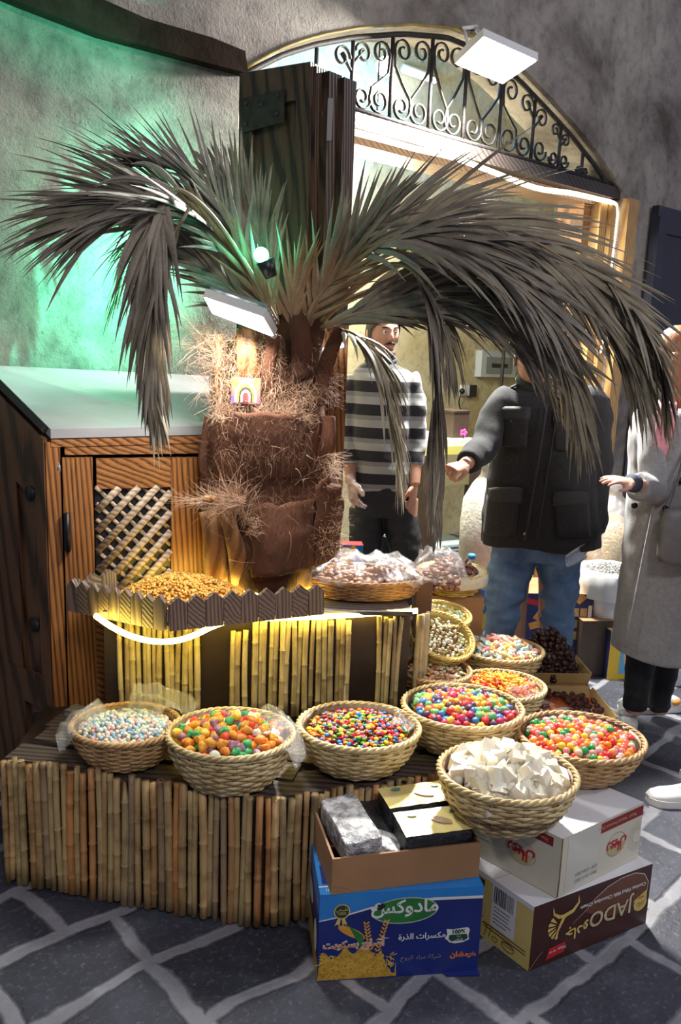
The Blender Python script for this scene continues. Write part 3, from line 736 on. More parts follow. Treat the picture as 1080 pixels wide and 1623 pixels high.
def carton(name, o, ang, L, W, H, mats, label, cat='carton', open_=False, group=None, rot90=90):
    """o: front corner on its underside; ang: direction of the long side; mats: front, side, top"""
    x = V((math.cos(math.radians(ang)), math.sin(math.radians(ang)), 0)); y = V((-x.y, x.x, 0)) if rot90 == 90 else V((math.cos(math.radians(ang + rot90)), math.sin(math.radians(ang + rot90)), 0))
    r = empty(name, V(o) + x * L / 2 + y * W / 2, label, cat, group)
    mb = MB().flat(); c = [V(o), V(o) + x * L, V(o) + x * L + y * W, V(o) + y * W]; t = [p + UP * H for p in c]
    # bevelled look: slightly rounded edges by an inset ring
    vs = c + t
    if not open_:
        mb.add(vs, [(3, 2, 1, 0)]); mb.cur = 2; mb.add(vs, [(4, 5, 6, 7)])
        mb.cur = 0; mb.add(vs, [(0, 1, 5, 4), (2, 3, 7, 6)]); mb.cur = 1; mb.add(vs, [(3, 0, 4, 7), (1, 2, 6, 5)])
        b = mb.build('box', list(mats), r)
        mb = MB(); mb.flat(); mid = [V(o) + y * W / 2 + UP * (H + .0006), V(o) + y * W / 2 + x * L + UP * (H + .0006)]
        mb.tube([mid[0] - UP * .001, mid[1] - UP * .001], .0012, 4); mb.build('lid_seam', M_card_in, r)
    else:
        T_ = .006; mb.add(vs, [(3, 2, 1, 0)])
        i = [V(o) + x * T_ + y * T_, V(o) + x * (L - T_) + y * T_, V(o) + x * (L - T_) + y * (W - T_), V(o) + x * T_ + y * (W - T_)]
        vs = c + t + [p + UP * H for p in i] + [p + UP * .006 for p in i]
        mb.cur = 0; mb.add(vs, [(0, 1, 5, 4), (2, 3, 7, 6)]); mb.cur = 1; mb.add(vs, [(3, 0, 4, 7), (1, 2, 6, 5)])
        mb.cur = 2; mb.add(vs, [(4, 5, 9, 8), (5, 6, 10, 9), (6, 7, 11, 10), (7, 4, 8, 11)] + [(8, 9, 13, 12), (9, 10, 14, 13), (10, 11, 15, 14), (11, 8, 12, 15)] + [(12, 13, 14, 15)])
        mb.build('box', list(mats), r)
    fr = Frame(V(o), x, UP, -y); sd = Frame(V(o) + y * W, -y, UP, -x); rt = Frame(V(o) + x * L, y, UP, x); tp = Frame(V(o) + UP * H, x, y, UP)
    return r, fr, sd, rt, tp

# blue carton -------------------------------------------------------
o = V((-.014, 1.838, 0)); BA = 7.9; BL_, BW, BH = .427, .285, .252
blue, fr, sd, rt, tp = carton('biscuit_carton', o, BA, BL_, BW, BH, (M_navy, M_navy, M_sky), 'glossy blue printed biscuit carton standing on the cobbles under the open brown box')
mb = MB(); L_ = BL_
shape(mb, fr, [(0, BH), (0, BH * .70), (L_ * .14, BH * .75), (L_ * .30, BH * .82), (L_ * .5, BH * .87), (L_, BH * .885), (L_, BH)], .0004)
mb.build('blue_band', M_sky, blue)
mb = MB(); band(mb, fr, [(0, BH * .70), (L_ * .14, BH * .745), (L_ * .30, BH * .82), (L_ * .45, BH * .865), (L_ * .7, BH * .89), (L_, BH * .885)], [.003, .004, .005, .007, .008, .008], .0008)
mb.build('white_stripe', M_white_p, blue)
lg = MB(); shape(lg, fr, ell(L_ * .52, BH * .775, .085, .036, rot=.04), .0012); logo = lg.build('logo_oval', M_green_p, blue)
mb = MB(); ring(mb, fr, L_ * .52, BH * .775, .087, .038, .003, .0014, rot=.04); mb.build('oval_outline', mat('printed_silver', (.45, .5, .4), rough=.4), logo)
mb = MB(); text(mb, fr, arabic('مادوكس'), L_ * .52, BH * .755, .052, .0018, bold=.0012); mb.build('lettering', M_white_p, logo)
mb = MB(); shape(mb, fr, ell(L_ * .355, BH * .845, .010, .008), .0016); shape(mb, fr, ell(L_ * .33, BH * .81, .009, .006), .0016); mb.build('emblem_head', M_white_p, logo)
mb = MB(); shape(mb, fr, ell(L_ * .357, BH * .847, .004, .004), .0019); shape(mb, fr, ell(L_ * .38, BH * .845, .007, .007), .0019); shape(mb, fr, ell(L_ * .365, BH * .815, .008, .005), .0019); mb.build('emblem_mark', M_black_p, logo)
# medal
mb = MB(); shape(mb, fr, ell(L_ * .135, BH * .80, .018, .0185), .0012); md_ = mb.build('medal_badge', mat('medal_green', (.01, .05, .02), rough=.4), blue)
mb = MB(); ring(mb, fr, L_ * .135, BH * .80, .021, .0215, .003, .0014); shape(mb, fr, [(.048, .182), (.056, .182), (.052, .161), (.047, .166), (.040, .161)], .001); shape(mb, fr, [(.058, .182), (.066, .182), (.073, .161), (.066, .166), (.061, .161)], .001); mb.build('medal_ring_and_ribbon', M_gold_p, md_)
mb = MB(); text(mb, fr, arabic('طبيعي'), L_ * .135, BH * .81, .012, .0018); text(mb, fr, '100%', L_ * .135, BH * .765, .011, .0018); mb.build('lettering', M_gold_p, md_)
mb = MB(); text(mb, fr, arabic('مكسرات الذرة'), L_ * .635, BH * .44, .0225, .0012, bold=.0006); mb.build('lettering', M_white_p, blue)
mb = MB(); text(mb, fr, arabic('شركة مراد الروح'), L_ * .635, BH * .20, .0175, .0012); mb.build('company_line', mat('printed_tan', (.30, .24, .2), rough=.5), blue)
mb = MB(); text(mb, fr, arabic('هرمشان'), L_ * .90, BH * .20, .021, .0012, bold=.0012); mb.build('orange_word', M_orange_p, blue)
fr0 = fr; fr = Frame(fr.p(0, .012), fr.x, fr.y, fr.n)
mb = MB(); shape(mb, fr, [(.335, .122), (.352, .120), (.392, .124), (.398, .117), (.395, .098), (.398, .088), (.380, .080), (.360, .078), (.345, .082), (.340, .088), (.332, .094), (.338, .106)], .001); wb = mb.build('purity_badge', M_white_p, blue)
mb = MB(); shape(mb, fr, [(.344, .104), (.39, .105), (.394, .092), (.385, .086), (.349, .085), (.342, .093)], .0014); text(mb, fr, '100%', .367, .107, .0165, .0014, bold=.0008); mb.build('badge_print', mat('printed_dark_green', (.01, .06, .03), rough=.5), wb)
mb = MB(); text(mb, fr, arabic('ذرة'), .369, .097, .0085, .002); text(mb, fr, arabic('طبيعي'), .369, .0885, .0085, .002); mb.build('badge_lettering', M_white_p, wb)
fr = fr0
# heap of corn sticks, cob and wheat ears
mb = MB(); pts = [(0, .003)] + [(i * .0075, .074 + .012 * math.sin(i * .9) + (.015 if 8 < i < 20 else 0) - (.004 * abs(i - 14) if i > 22 else 0)) for i in range(1, 28)] + [(.205, .05), (.208, .004)]
shape(mb, fr, pts, .0008)
mb.build('corn_stick_picture', M_wheat, blue)
mb = MB()
for i in range(150):
    u, v_ = R.uniform(.006, .20), R.uniform(.008, .074); a = R.uniform(0, PI); l = R.uniform(.006, .014)
    band(mb, fr, [(u - math.cos(a) * l, max(.003, v_ - math.sin(a) * l)), (u + .003, v_), (u + math.cos(a) * l, v_ + math.sin(a) * l * .7)], .0024, .0011 + i * 2e-6)
mb.build('corn_stick_strokes', mat('printed_bright_yellow', (.80, .52, .08), (.62, .34, .04), 60, rough=.5), blue)
mb = MB(); shape(mb, fr, ell(.085, .140, .040, .012, rot=-.5), .001)
for k in range(2):
    bx, by, tx, ty = ((.135, .09, .122, .165), (.155, .085, .175, .168))[k]
    for i in range(9):
        t = i / 8; cx, cy = bx + (tx - bx) * t, by + (ty - by) * t; shape(mb, fr, ell(cx - .004, cy, .006, .0025, 8, 2.2), .0012 + i * 1e-5); shape(mb, fr, ell(cx + .004, cy, .006, .0025, 8, .9), .0012 + i * 1e-5)
mb.build('cob_and_wheat_picture', mat('printed_amber', (.75, .38, .04), (.6, .25, .03), 80, rough=.5), blue)
mb = MB(); shape(mb, fr, [(.075, .162), (.115, .13), (.118, .09), (.108, .10)], .0013); mb.build('leaf_picture', M_green_p, blue)
mb = MB(); text(mb, fr, arabic('أصابع بسكويت'), .092, .098, .0265, .0020, bold=.0018); tw = mb.build('product_name_outline', M_white_p, blue)
mb = MB(); text(mb, fr, arabic('أصابع بسكويت'), .092, .098, .0265, .0026, bold=.0003); mb.build('product_name', M_orange_p, blue)
# side of the blue carton
mb = MB(); shape(mb, sd, [(0, BH), (BW, BH), (BW, BH * .72), (0, BH * .80)], .0004); mb.build('blue_band', M_sky, blue)
mb = MB(); shape(mb, sd, ell(BW * .78, BH * .35, .03, .045), .0006); shape(mb, sd, ell(BW * .35, BH * .55, .05, .03), .0006); mb.build('side_badge', M_white_p, blue)
mb = MB(); shape(mb, sd, [(0, 0), (BW, 0), (BW, BH * .16), (BW * .6, BH * .3), (0, BH * .4)], .0005); mb.build('corn_stick_picture', M_wheat, blue)
mb = MB(); shape(mb, tp, [(.01, .04), (.20, .04), (.20, .12), (.01, .12)], .0006); shape(mb, tp, [(.01, .14), (.25, .14), (.25, .2), (.01, .2)], .0006); mb.build('top_panel_print', M_navy, blue)
mb = MB(); band(mb, tp, [(0, .03), (.25, .03)], .004, .0008); band(mb, tp, [(0, .245), (.3, .245)], .006, .0008); text(mb, tp, '100%', .03, .012, .014, .001); text(mb, tp, arabic('مادوكس'), .05, .155, .02, .001); mb.build('top_lettering', M_white_p, blue)
mb = MB().flat(); mb.prism([fr.p(BL_ * .78, .002, .0), fr.p(BL_ + .003, .002, .0), fr.p(BL_ + .002, .002, .018), fr.p(BL_ * .80, .002, .014)], UP * .003); mb.build('crushed_flap', M_navy, blue)

# open brown carton with foil-wrapped bricks ------------------------
o2 = V((.014, 1.838, BH + .001)); oa = 14.0
obx, fr2, sd2, rt2, tp2 = carton('open_carton', o2, oa, .398, .24, .100, (M_card, M_card, M_card_in), 'open brown cardboard box of wrapped bricks sitting on the blue carton', open_=True)
mb = MB(); pts = [(0, .0), (.06, .0), (.045, .012), (.02, .019), (0, .02)]; band(mb, fr2, pts[1:], .0008, .0005); mb.build('crease', M_card_in, obx)
M_foil = mat('crinkled_silver_foil', (.85, .85, .86), (.35, .35, .36), 26, 45, 1.0, .02, stops=(.42, .58), rough=.25, metal=.5)  # light and dark crinkle glints are put into the foil's colour
M_blackw = mat('black_plastic_wrap', (.012, .012, .014), (.03, .03, .035), 30, 50, 1.0, .01, rough=.2)
M_goldw = mat('yellow_gold_label', (.84, .68, .20), (.90, .78, .38), 14, 30, .5, .006, rough=.25)
def brick(c, size, rz, tilt, m, name='wrapped_brick', seed=0):
    mt = Matrix.Rotation(rz, 3, 'Z') @ Matrix.Rotation(tilt[0], 3, 'X') @ Matrix.Rotation(tilt[1], 3, 'Y')
    mb = MB(); N_ = 10
    hx, hy, hz = [s_ / 2 for s_ in size]
    def q(d):
        return 1
    # super-ellipsoid, crumpled
    nu, nv = 40, 24; vs = []
    def sp(x, e): return math.copysign(abs(x) ** e, x)
    for j in range(nv + 1):
        th = -PI / 2 + PI * j / nv
        for i in range(nu):
            ph = 2 * PI * i / nu; e = .22
            p = V((hx * sp(math.cos(th), e) * sp(math.cos(ph), e), hy * sp(math.cos(th), e) * sp(math.sin(ph), e), hz * sp(math.sin(th), e)))
            p += V((1, 1, 1)) * noise.noise(p * 38 + V((seed, 0, 0))) * .004
            vs.append(V(c) + mt @ p)
    mb.add(vs, [(j * nu + i, j * nu + (i + 1) % nu, (j + 1) * nu + (i + 1) % nu, (j + 1) * nu + i) for j in range(nv) for i in range(nu)])
    return mb, mt
def b2(u, v_, z): return fr2.p(u, z, 0) - fr2.n * v_
for (u, v_, z, size, tilt, kind, lab, dr_) in (
    (.075, .115, .105, (.105, .205, .075), (.05, -.04), 'silver', 'silver foil-wrapped brick at the left of the open box', 8),
    (.285, .060, .100, (.190, .105, .075), (.06, .0), 'gold', 'black-wrapped brick with yellow label, nearest the front of the open box', 2),
    (.275, .170, .112, (.195, .100, .078), (.02, .0), 'gold2', 'yellow-labelled brick lying behind the other yellow one in the open box', 4),
    (.160, .170, .075, (.08, .13, .06), (.3, .2), 'black', 'black plastic-wrapped packet sunk between foil and yellow bricks', 20),
    (.155, .06, .07, (.07, .09, .06), (-.2, .3), 'silver', 'small crumpled foil packet in the gap of the open box', -25)):
    c = b2(u, v_, z)
    mb, mt = brick(c, size, math.radians(oa + dr_), tilt, None, seed=u * 100)
    rt_ = empty('wrapped_brick', c - UP * size[2] / 2, lab, 'packet', 'wrapped bricks in the open box')
    mb.build('wrapper', M_foil if kind == 'silver' else M_blackw, rt_)
    if kind.startswith('gold'):
        mb = MB(); hx, hy, hz = size[0] / 2 * 1.0, size[1] / 2 * 1.0, size[2] / 2
        def fn(a, b_):
            x, y = (a * 2 - 1) * hx, (b_ * 2 - 1) * hy
            return c + mt @ V((x, y, hz + .0035 + .002 * noise.noise(V((x * 40, y * 40, u)))))
        mb.grid(fn, 16, 10); lb = mb.build('yellow_label', M_goldw, rt_)
        f_ = Frame(c + mt @ V((0, 0, hz + .0065)), mt @ V((1, 0, 0)), mt @ V((0, 1, 0)), mt @ V((0, 0, 1)))
        mb = MB(); shape(mb, f_, ell(.02, -.005, .028, .013, rot=-.5)); mb.build('label_picture', mat('label_brown', (.42, .25, .15), (.6, .45, .25), 60, rough=.4), lb)
        for e_ in (ell(.065, .025, .012, .006), ell(-.05, .03, .014, .007)): mb = MB(); shape(mb, f_, e_); mb.build('label_emblem', mat('label_teal', (.15, .35, .32), rough=.4), lb)

# chocolate cream carton, standing upside down ----------------------
oJ = V((.546, 1.903, 0)); ja = 28.5; JL, JW, JH = .440, .28, .193
jado, fr, sd, rt, tp = carton('biscuit_carton', oJ, ja, JL, JW, JH, (M_choc, M_yel, M_whitec), 'dark chocolate-brown carton upside down on the cobbles, lowest of the right stack', rot90=100)
mb = MB(); arc_ = [(JL * .40 + JL * .57 * (1 - math.cos(t * PI / 2)) if False else JL * (.42 + .54 * t), JH * (.62 + .33 * math.sin(t * PI * .62))) for t in [i / 16 for i in range(17)]]
sw = [(JL * .42, JH * .62), (JL * .50, JH * .77), (JL * .60, JH * .89), (JL * .72, JH * .955), (JL * .84, JH * .955), (JL * .93, JH * .88), (JL * .975, JH * .72), (JL * .97, JH * .50), (JL * .80, JH * .35), (JL * .60, JH * .40)]
shape(mb, fr, sw, .0005); mb.build('cream_swirl', M_choc2, jado)
mb = MB(); band(mb, fr, [(JL * .33, JH * .50)] + sw[:8], [.0008, .0015, .0022, .003, .003, .003, .003, .003, .0015], .0009); band(mb, fr, [(.004, JH * .03), (JL * .06, JH * .16), (JL * .10, JH * .24)], .001, .0008); mb.build('swirl_outline', mat('printed_beige', (.55, .45, .38), rough=.4), jado)
# letters are printed the right way for a box that now stands on its head
kw = dict(flipx=-1, flipy=-1)
mb = MB(); text(mb, fr, 'JADO', JL * .655, JH * .55, .070, .0012, bold=.0022, **kw); mb.build('lettering_shadow', M_black_p, jado)
mb = MB(); text(mb, fr, 'JADO', JL * .655, JH * .55, .066, .0017, bold=.0010, **kw); mb.build('lettering', mat('printed_pale_gold', (.66, .60, .40), (.50, .33, .14), 35, rough=.4), jado)
mb = MB(); text(mb, fr, arabic('جادو'), JL * .37, JH * .42, .046, .0014, bold=.0012, **kw); mb.build('arabic_lettering', M_gold_p, jado)
mb = MB(); text(mb, fr, 'Cookies Filled Milk Chocolate Cream', JL * .665, JH * .74, .0165, .0016, bold=.0003, **kw); mb.build('small_lettering', M_white_p, jado)
mb = MB(); shape(mb, fr, [(JL * .13, JH * .07), (JL * .28, JH * .10), (JL * .28, JH * .26), (JL * .15, JH * .24)], .0010); nb = mb.build('red_flash', M_red_p, jado)
mb = MB(); text(mb, fr, 'New', JL * .255, JH * .205, .015, .0016, **kw); text(mb, fr, arabic('جديد'), JL * .18, JH * .185, .014, .0016, **kw); mb.build('lettering', M_white_p, nb)
# gold biscuit-with-wings motif
mb = MB(); cx, cy = JL * .17, JH * .56
for k in range(6):
    a = PI * (.78 + k * .13); r0, r1 = .012, .040
    pts = [(cx + .022 + r0 * math.cos(a), cy + r0 * math.sin(a)), (cx + .022 + r1 * math.cos(a - .17), cy + r1 * math.sin(a - .17)), (cx + .022 + r1 * 1.05 * math.cos(a), cy + r1 * 1.05 * math.sin(a)), (cx + .022 + r1 * math.cos(a + .13), cy + r1 * math.sin(a + .13))]
    shape(mb, fr, pts, .001 + k * 1e-5)
band(mb, fr, [(cx - .008, cy + .062), (cx - .002, cy + .040), (cx + .018, cy + .026), (cx + .036, cy + .024)], [.001, .007, .011, .010], .0012)
band(mb, fr, [(cx + .082, cy + .072), (cx + .085, cy + .050), (cx + .066, cy + .030), (cx + .036, cy + .024), (cx + .022, cy - .004), (cx + .012, cy - .028)], [.001, .008, .012, .014, .009, .002], .0013)
mb.build('winged_emblem', M_gold_p, jado)
mb = MB(); shape(mb, fr, ell(JL * .92, JH * .40, .026, .024), .0011); shape(mb, fr, [(JL * .85, JH * .47), (JL * .97, JH * .60), (JL * .975, JH * .40)], .0012); mb.build('gold_seal', M_gold_p, jado)
mb = MB()
for k in range(9): a = PI * (.1 + k * .1); band(mb, fr, [(JL * .92 + .006 * math.cos(-a), JH * .44 + .006 * math.sin(-a)), (JL * .92 + .021 * math.cos(-a), JH * .44 + .021 * math.sin(-a))], .001, .0014)
text(mb, fr, 'NEW', JL * .925, JH * .52, .010, .0016, **kw); mb.build('seal_print', M_brownp, jado)
# its yellow end
mb = MB(); W0 = JW
shape(mb, sd, [(W0 * .50, JH * .28), (W0 * .80, JH * .28), (W0 * .80, JH * .95), (W0 * .50, JH * .95)], .0006); bl = mb.build('barcode_label', M_white_p, jado)
mb = MB(); u = W0 * .53
while u < W0 * .77: wd = R.choice((.001, .0018, .0026)); band(mb, sd, [(u, JH * .66), (u, JH * .92)], wd, .001); u += wd + R.choice((.0012, .002))
for k in range(5): band(mb, sd, [(W0 * .53, JH * (.60 - k * .06)), (W0 * (.70 + .06 * R.random()), JH * (.60 - k * .06))], .002, .001)
mb.build('barcode', M_black_p, bl)
mb = MB(); shape(mb, sd, [(0, JH * .80), (W0 * .40, JH * .80), (W0 * .40, JH * .90), (0, JH * .90)], .0007)
for k in range(7): band(mb, sd, [(W0 * .08, JH * (.70 - k * .075)), (W0 * (.36 + .05 * R.random()), JH * (.70 - k * .075))], .0028, .0008)
for k in range(2): band(mb, sd, [(W0 * .42, JH * (.255 - .05 * k)), (W0 * .95, JH * (.255 - .05 * k))], .003, .0009)
ring(mb, sd, W0 * .74, JH * .12, .022, .012, .0018); ring(mb, sd, W0 * .74, JH * .16, .022, .006, .0015); band(mb, sd, [(W0 * .52, JH * .24), (W0 * .50, JH * .08)], .002); band(mb, sd, [(W0 * .40, JH * .24), (W0 * .47, JH * .24), (W0 * .44, JH * .05)], .002); ring(mb, sd, W0 * .575, JH * .10, .010, .008, .0016)
mb.build('side_print', M_brownp, jado)
mb = MB(); shape(mb, sd, [(0, JH * .93), (W0, JH * .93), (W0, JH), (0, JH)], .0005); mb.build('white_edge', M_whitec, jado)

# white date carton on top -----------------------------------------
oR = V((.614, 1.940, JH + .002)); ra = 35.0; RL, RW, RH = .345, .36, .174
roy, fr, sd, rt, tp = carton('date_carton', oR, ra, RL, RW, RH, (M_cream_c, M_cream_c, M_whitec), 'white and cream printed carton, upside down, resting on the chocolate-brown one under two baskets', rot90=101)
mb = MB(); shape(mb, fr, [(RL * .46, RH * .78), (RL, RH * .78), (RL, RH * .955), (RL * .46, RH * .955)], .0006)
rb = mb.build('red_banner', M_maroon, roy)
mb = MB(); text(mb, fr, 'Natural Premium Dates', RL * .60, RH * .89, .013, .0012, **kw); text(mb, fr, 'Royal', RL * .86, RH * .885, .014, .0012, **kw); text(mb, sd, 'Natural Premium Dates', RW * .70, RH * .90, .014, .0012, **kw); mb.build('banner_lettering', M_gold_p, rb)
mb = MB(); shape(mb, sd, [(RW * .48, RH * .80), (RW * .93, RH * .80), (RW * .93, RH * .95), (RW * .48, RH * .95)], .0006); mb.build('red_banner', M_maroon, roy)
mb = MB(); shape(mb, fr, [(RL * .075, RH * .03), (RL * .46, RH * .03), (RL * .46, RH * .97), (RL * .075, RH * .97)], .0005); mb.build('packing_tape', mat('glossy_tape', (.62, .60, .52), rough=.15), roy)
mb = MB(); ring(mb, fr, RL * .68, RH * .46, .042, .036, .0012, .0009); ring(mb, sd, RW * .67, RH * .46, .048, .036, .0012, .0009)
for k in range(24):
    a = PI * (.35 + k * .055)
    for rr in (.018, .025, .032, .038): band(mb, fr, [(RL * .95 + rr * math.cos(a), RH * .42 + rr * 1.1 * math.sin(a)), (RL * .95 + (rr + .003) * math.cos(a), RH * .42 + (rr + .003) * 1.1 * math.sin(a))], .0012, .0007) if RL * .95 + rr * math.cos(a) < RL - .004 else None
oval = mb.build('oval_outline', mat('printed_olive', (.30, .26, .10), rough=.5), roy)
for f_, W_i in ((fr, RL * .68), (sd, RW * .67)):
    mb = MB(); shape(mb, f_, [(W_i + .040 * math.cos(t), RH * .46 + .034 * math.sin(t)) for t in [PI + PI * i / 14 for i in range(15)]][0:15], .0007); mb.build('oval_fill', mat('printed_khaki', (.50, .43, .22), rough=.5), oval)
    mb = MB(); text(mb, f_, arabic('رويال'), W_i, RH * .50, .042, .0013, bold=.0015, **kw); text(mb, f_, 'Saad', W_i, RH * .36 + .022, .018, .0013, bold=.0006, **kw); mb.build('red_lettering', M_red_p, roy)
mb = MB()
text(mb, fr, 'EXP 13.05.2023', RL * .32, RH * .28, .014, .0012, **kw); text(mb, fr, 'PRO 14.11.2021', RL * .32, RH * .17, .014, .0012, **kw)
for k in range(7): band(mb, sd, [(RW * .10, RH * (.70 - k * .06)), (RW * (.33 + .06 * R.random()), RH * (.70 - k * .06))], .002, .0008)
mb.build('small_print', mat('printed_grey', (.22, .20, .18), rough=.5), roy)
mb = MB(); mb.tube([fr.p(0, .004, .0005), fr.p(0, RH * .3, .002), fr.p(.001, RH * .6, .0005), fr.p(0, RH, .001)], .0018, 5); mb.build('scuffed_edge', M_card_in, roy)
# ------------------------------------------------------------------ woven baskets
def reed_mat(name, a, b, c):
    m, nt, bs = _new(name); _set(bs, rough=.5)
    n1 = ntex(nt, coords(nt), 30, 5, .7); n2 = ntex(nt, coords(nt), 7, 3)
    col = ramp(nt, n1, [(.3, a), (.5, b), (.72, c)]); col = mixc(nt, .5, col, ramp(nt, n2, [(.35, (.55, .5, .42)), (.6, (1, 1, 1))]), 'MULTIPLY')
    nt.links.new(col, bs.inputs['Base Color']); bump(nt, bs, ntex(nt, coords(nt), 200, 3), .3, .002); return m
M_reed = reed_mat('woven_straw', (.36, .22, .08), (.66, .50, .24), (.78, .65, .38))
M_reedo = reed_mat('woven_straw_orange', (.34, .17, .06), (.56, .34, .14), (.66, .47, .24))
M_reedy = reed_mat('woven_straw_yellow', (.42, .27, .05), (.66, .48, .12), (.76, .60, .24))
M_reedb = reed_mat('woven_straw_brown', (.20, .08, .03), (.38, .18, .07), (.48, .26, .11))
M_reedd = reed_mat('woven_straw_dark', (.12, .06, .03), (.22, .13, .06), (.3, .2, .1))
def basket(name, c, Rr, Rb, H, m, label, rows=13, stakes=26, tilt=(0, 0), group='woven baskets of sweets', rimr=.0078, oval=1.0, band_=None, rz=0.0):
    """c: centre of the underside"""
    r = empty(name, c, label, 'basket', group)
    mt = Matrix.Rotation(tilt[0], 3, 'X') @ Matrix.Rotation(tilt[1], 3, 'Y') @ Matrix.Rotation(rz, 3, 'Z')
    def pos(a, rad, z): return V(c) + mt @ V((math.cos(a) * rad, math.sin(a) * rad * oval, z))
    def prof(t): return Rb + (Rr - Rb) * (math.sin(t * PI / 2) ** .8)
    body = MB(); ph = R.random()
    body.lathe((0, 0, 0), [(Rb * .2, .003), (Rb, .003)] + [(prof(t) - .004, .004 + H * t) for t in [i / 8 for i in range(9)]] + [(Rr - .009, H)] + [(prof(t) - .009, .008 + H * t) for t in [1 - i / 6 for i in range(7)]] + [(.01, .008)], 36)
    body.v = [V(c) + mt @ V((p.x, p.y * oval, p.z)) for p in body.v]
    body.build('light_stop_liner', M_reedd if m is not M_reedy else m, r)  # solid liner added so no light passes through the weave
    bands = [MB(), MB()]
    for k in range(rows):
        t = (k + .5) / rows; z = .004 + H * t; rad = prof(t); n_ = stakes * 2; sg = 1 if k % 2 else -1; pts = []
        for i in range(n_ + 1):
            a = 2 * PI * i / n_ + ph; amp = .0042 * math.cos(PI * i / 2 + (0 if sg > 0 else PI)) if i % 2 == 0 else 0
            jz = .0012 * noise.noise(V((math.cos(a) * 3, math.sin(a) * 3, k * .7)))
            pts.append(pos(a, rad + .001 + amp, z + jz))
        hh = H / rows * .56
        bands[1 if band_ and k in band_ else 0].tube(pts, [(hh, .0022)] * len(pts), 5, ref=pos(ph, 1, 0) - pos(ph, 0, 0), caps=False)
    bands[0].build('weave', m, r)
    if band_: bands[1].build('dark_weave_band', M_reedd, r)
    st = MB()
    for i in range(stakes): a = 2 * PI * i / stakes + ph; st.tube([pos(a, prof(t) + .0008, .004 + H * t) for t in (0, .3, .6, 1)], .0026, 4, caps=False)
    st.build('stakes', m, r)
    rim = MB(); n_ = 150
    for s_ in range(3):
        rim.tube([pos(2 * PI * i / n_, Rr + .002 + rimr * .62 * math.cos(i / n_ * 2 * PI * 16 + s_ * 2.094), H + .004 + rimr * .62 * math.sin(i / n_ * 2 * PI * 16 + s_ * 2.094)) for i in range(n_ + 1)], rimr * .66, 6, caps=False)
    rim.build('braided_rim', m, r)
    return r, mt
def zone(x, y, r):
    a = 'left' if x < -r * .33 else 'right' if x > r * .33 else 'centre'; b = 'front' if y < -r * .33 else 'back' if y > r * .33 else 'middle'
    return (b + ' ' + a) if a != 'centre' else ('very centre' if b == 'middle' else b + ' centre')
def candy_mat(name, c, rough=.35, **k): return mat('sweet_' + name, c, rough=rough, **k)
def heap(c, Rr, H, dome, step, kinds, names, label, group, cat, mt=None, oval=1.0, cover=.9, lim=300, zj=.3, sz=1.0, keep=None, flatrot=False, under=True, stuffname=None, jit=.28):
    """loose goods filling a basket: the nearest of them individual, any others one mass"""
    mt = mt or Matrix.Identity(3); C0 = V(c); spots = []
    ny = int(2 * Rr / (step * .87)) + 2
    for j in range(-ny // 2, ny // 2 + 1):
        for i in range(-ny, ny + 1):
            x = (i + (j % 2) * .5) * step + R.uniform(-jit, jit) * step; y = j * step * .87 + R.uniform(-jit, jit) * step; q = math.hypot(x, y) / (Rr * cover)
            if q > 1: continue
            z = H - .006 + dome * (1 - q ** 2) + R.uniform(-zj, zj) * step
            if keep and not keep(x, y): continue
            spots.append((x, y * oval, z))
    me_def = []
    spots.sort(key=lambda s_: s_[1])          # nearest the viewer first
    main, rest = spots[:lim], spots[lim:]
    under_ = [(x, y, z - step * .75) for x, y, z in spots] if under else []
    for x, y, z in main:
        k = R.choice(kinds)
        rot = (R.uniform(-.6, .6), R.uniform(-.6, .6), R.uniform(0, 6.28)) if flatrot else (R.uniform(0, 6.28), R.uniform(0, 6.28), R.uniform(0, 6.28))
        o = instance(k[0], names, C0 + mt @ V((x, y, z)), rot, sz * R.uniform(.9, 1.1))
        what, sep_, where = label.partition(' in the '); tag(o, k[1] + ' ' + what + ', ' + zone(x, y / oval, Rr * cover) + (', in the ' + where if sep_ else ''), cat, group)
    if rest or under_:
        mb = MB(); mats_ = [k[0].materials[0] for k in kinds]
        for x, y, z in rest + under_:
            ki = R.randrange(len(kinds)); mb.cur = ki; me = kinds[ki][0]; p = C0 + mt @ V((x, y, z)); rm = Matrix.Rotation(R.uniform(0, 6.28), 3, 'Z') @ Matrix.Rotation(R.uniform(0, .7 if flatrot else 6.28), 3, 'X')
            mb.add([p + rm @ v.co * sz for v in me.vertices], [tuple(f.vertices) for f in me.polygons])
        o = mb.build(stuffname or names + '_mass', mats_); tag(o, 'the lower mass of ' + label, cat, None, 'stuff')
    return spots
def me_ball(name, r, m, nu=10, nv=7, fn=None):
    mb = MB(); mb.ball((0, 0, 0), r, nu, nv, fn); return mb.mesh(name, m)
def colored(base, cols, maker, **k): return [(maker(base + '_' + n_.replace(' ', '_'), candy_mat(base + '_' + n_.replace(' ', '_'), c, **k)), n_) for n_, c in cols]

# 1 pastel sugar pearls
b1, mt = basket('woven_basket', V((-.600, 2.215, PT)), .152, .10, .105, M_reedo, 'round straw basket of pastel sugar pearls at the far left of the plinth', oval=.87)
heap((-.600, 2.215, PT), .145, .105, .022, .0132, colored('pearl', (('white', (.72, .70, .66)), ('pink', (.72, .40, .38)), ('pale blue', (.34, .56, .68)), ('grey blue', (.25, .36, .48)), ('cream', (.72, .66, .44))), lambda n_, m: me_ball(n_, .0068, m)), 'sugar_pearl', 'sugar pearl in the leftmost basket on the plinth', 'sugar pearls', 'candy', mt, oval=.87)
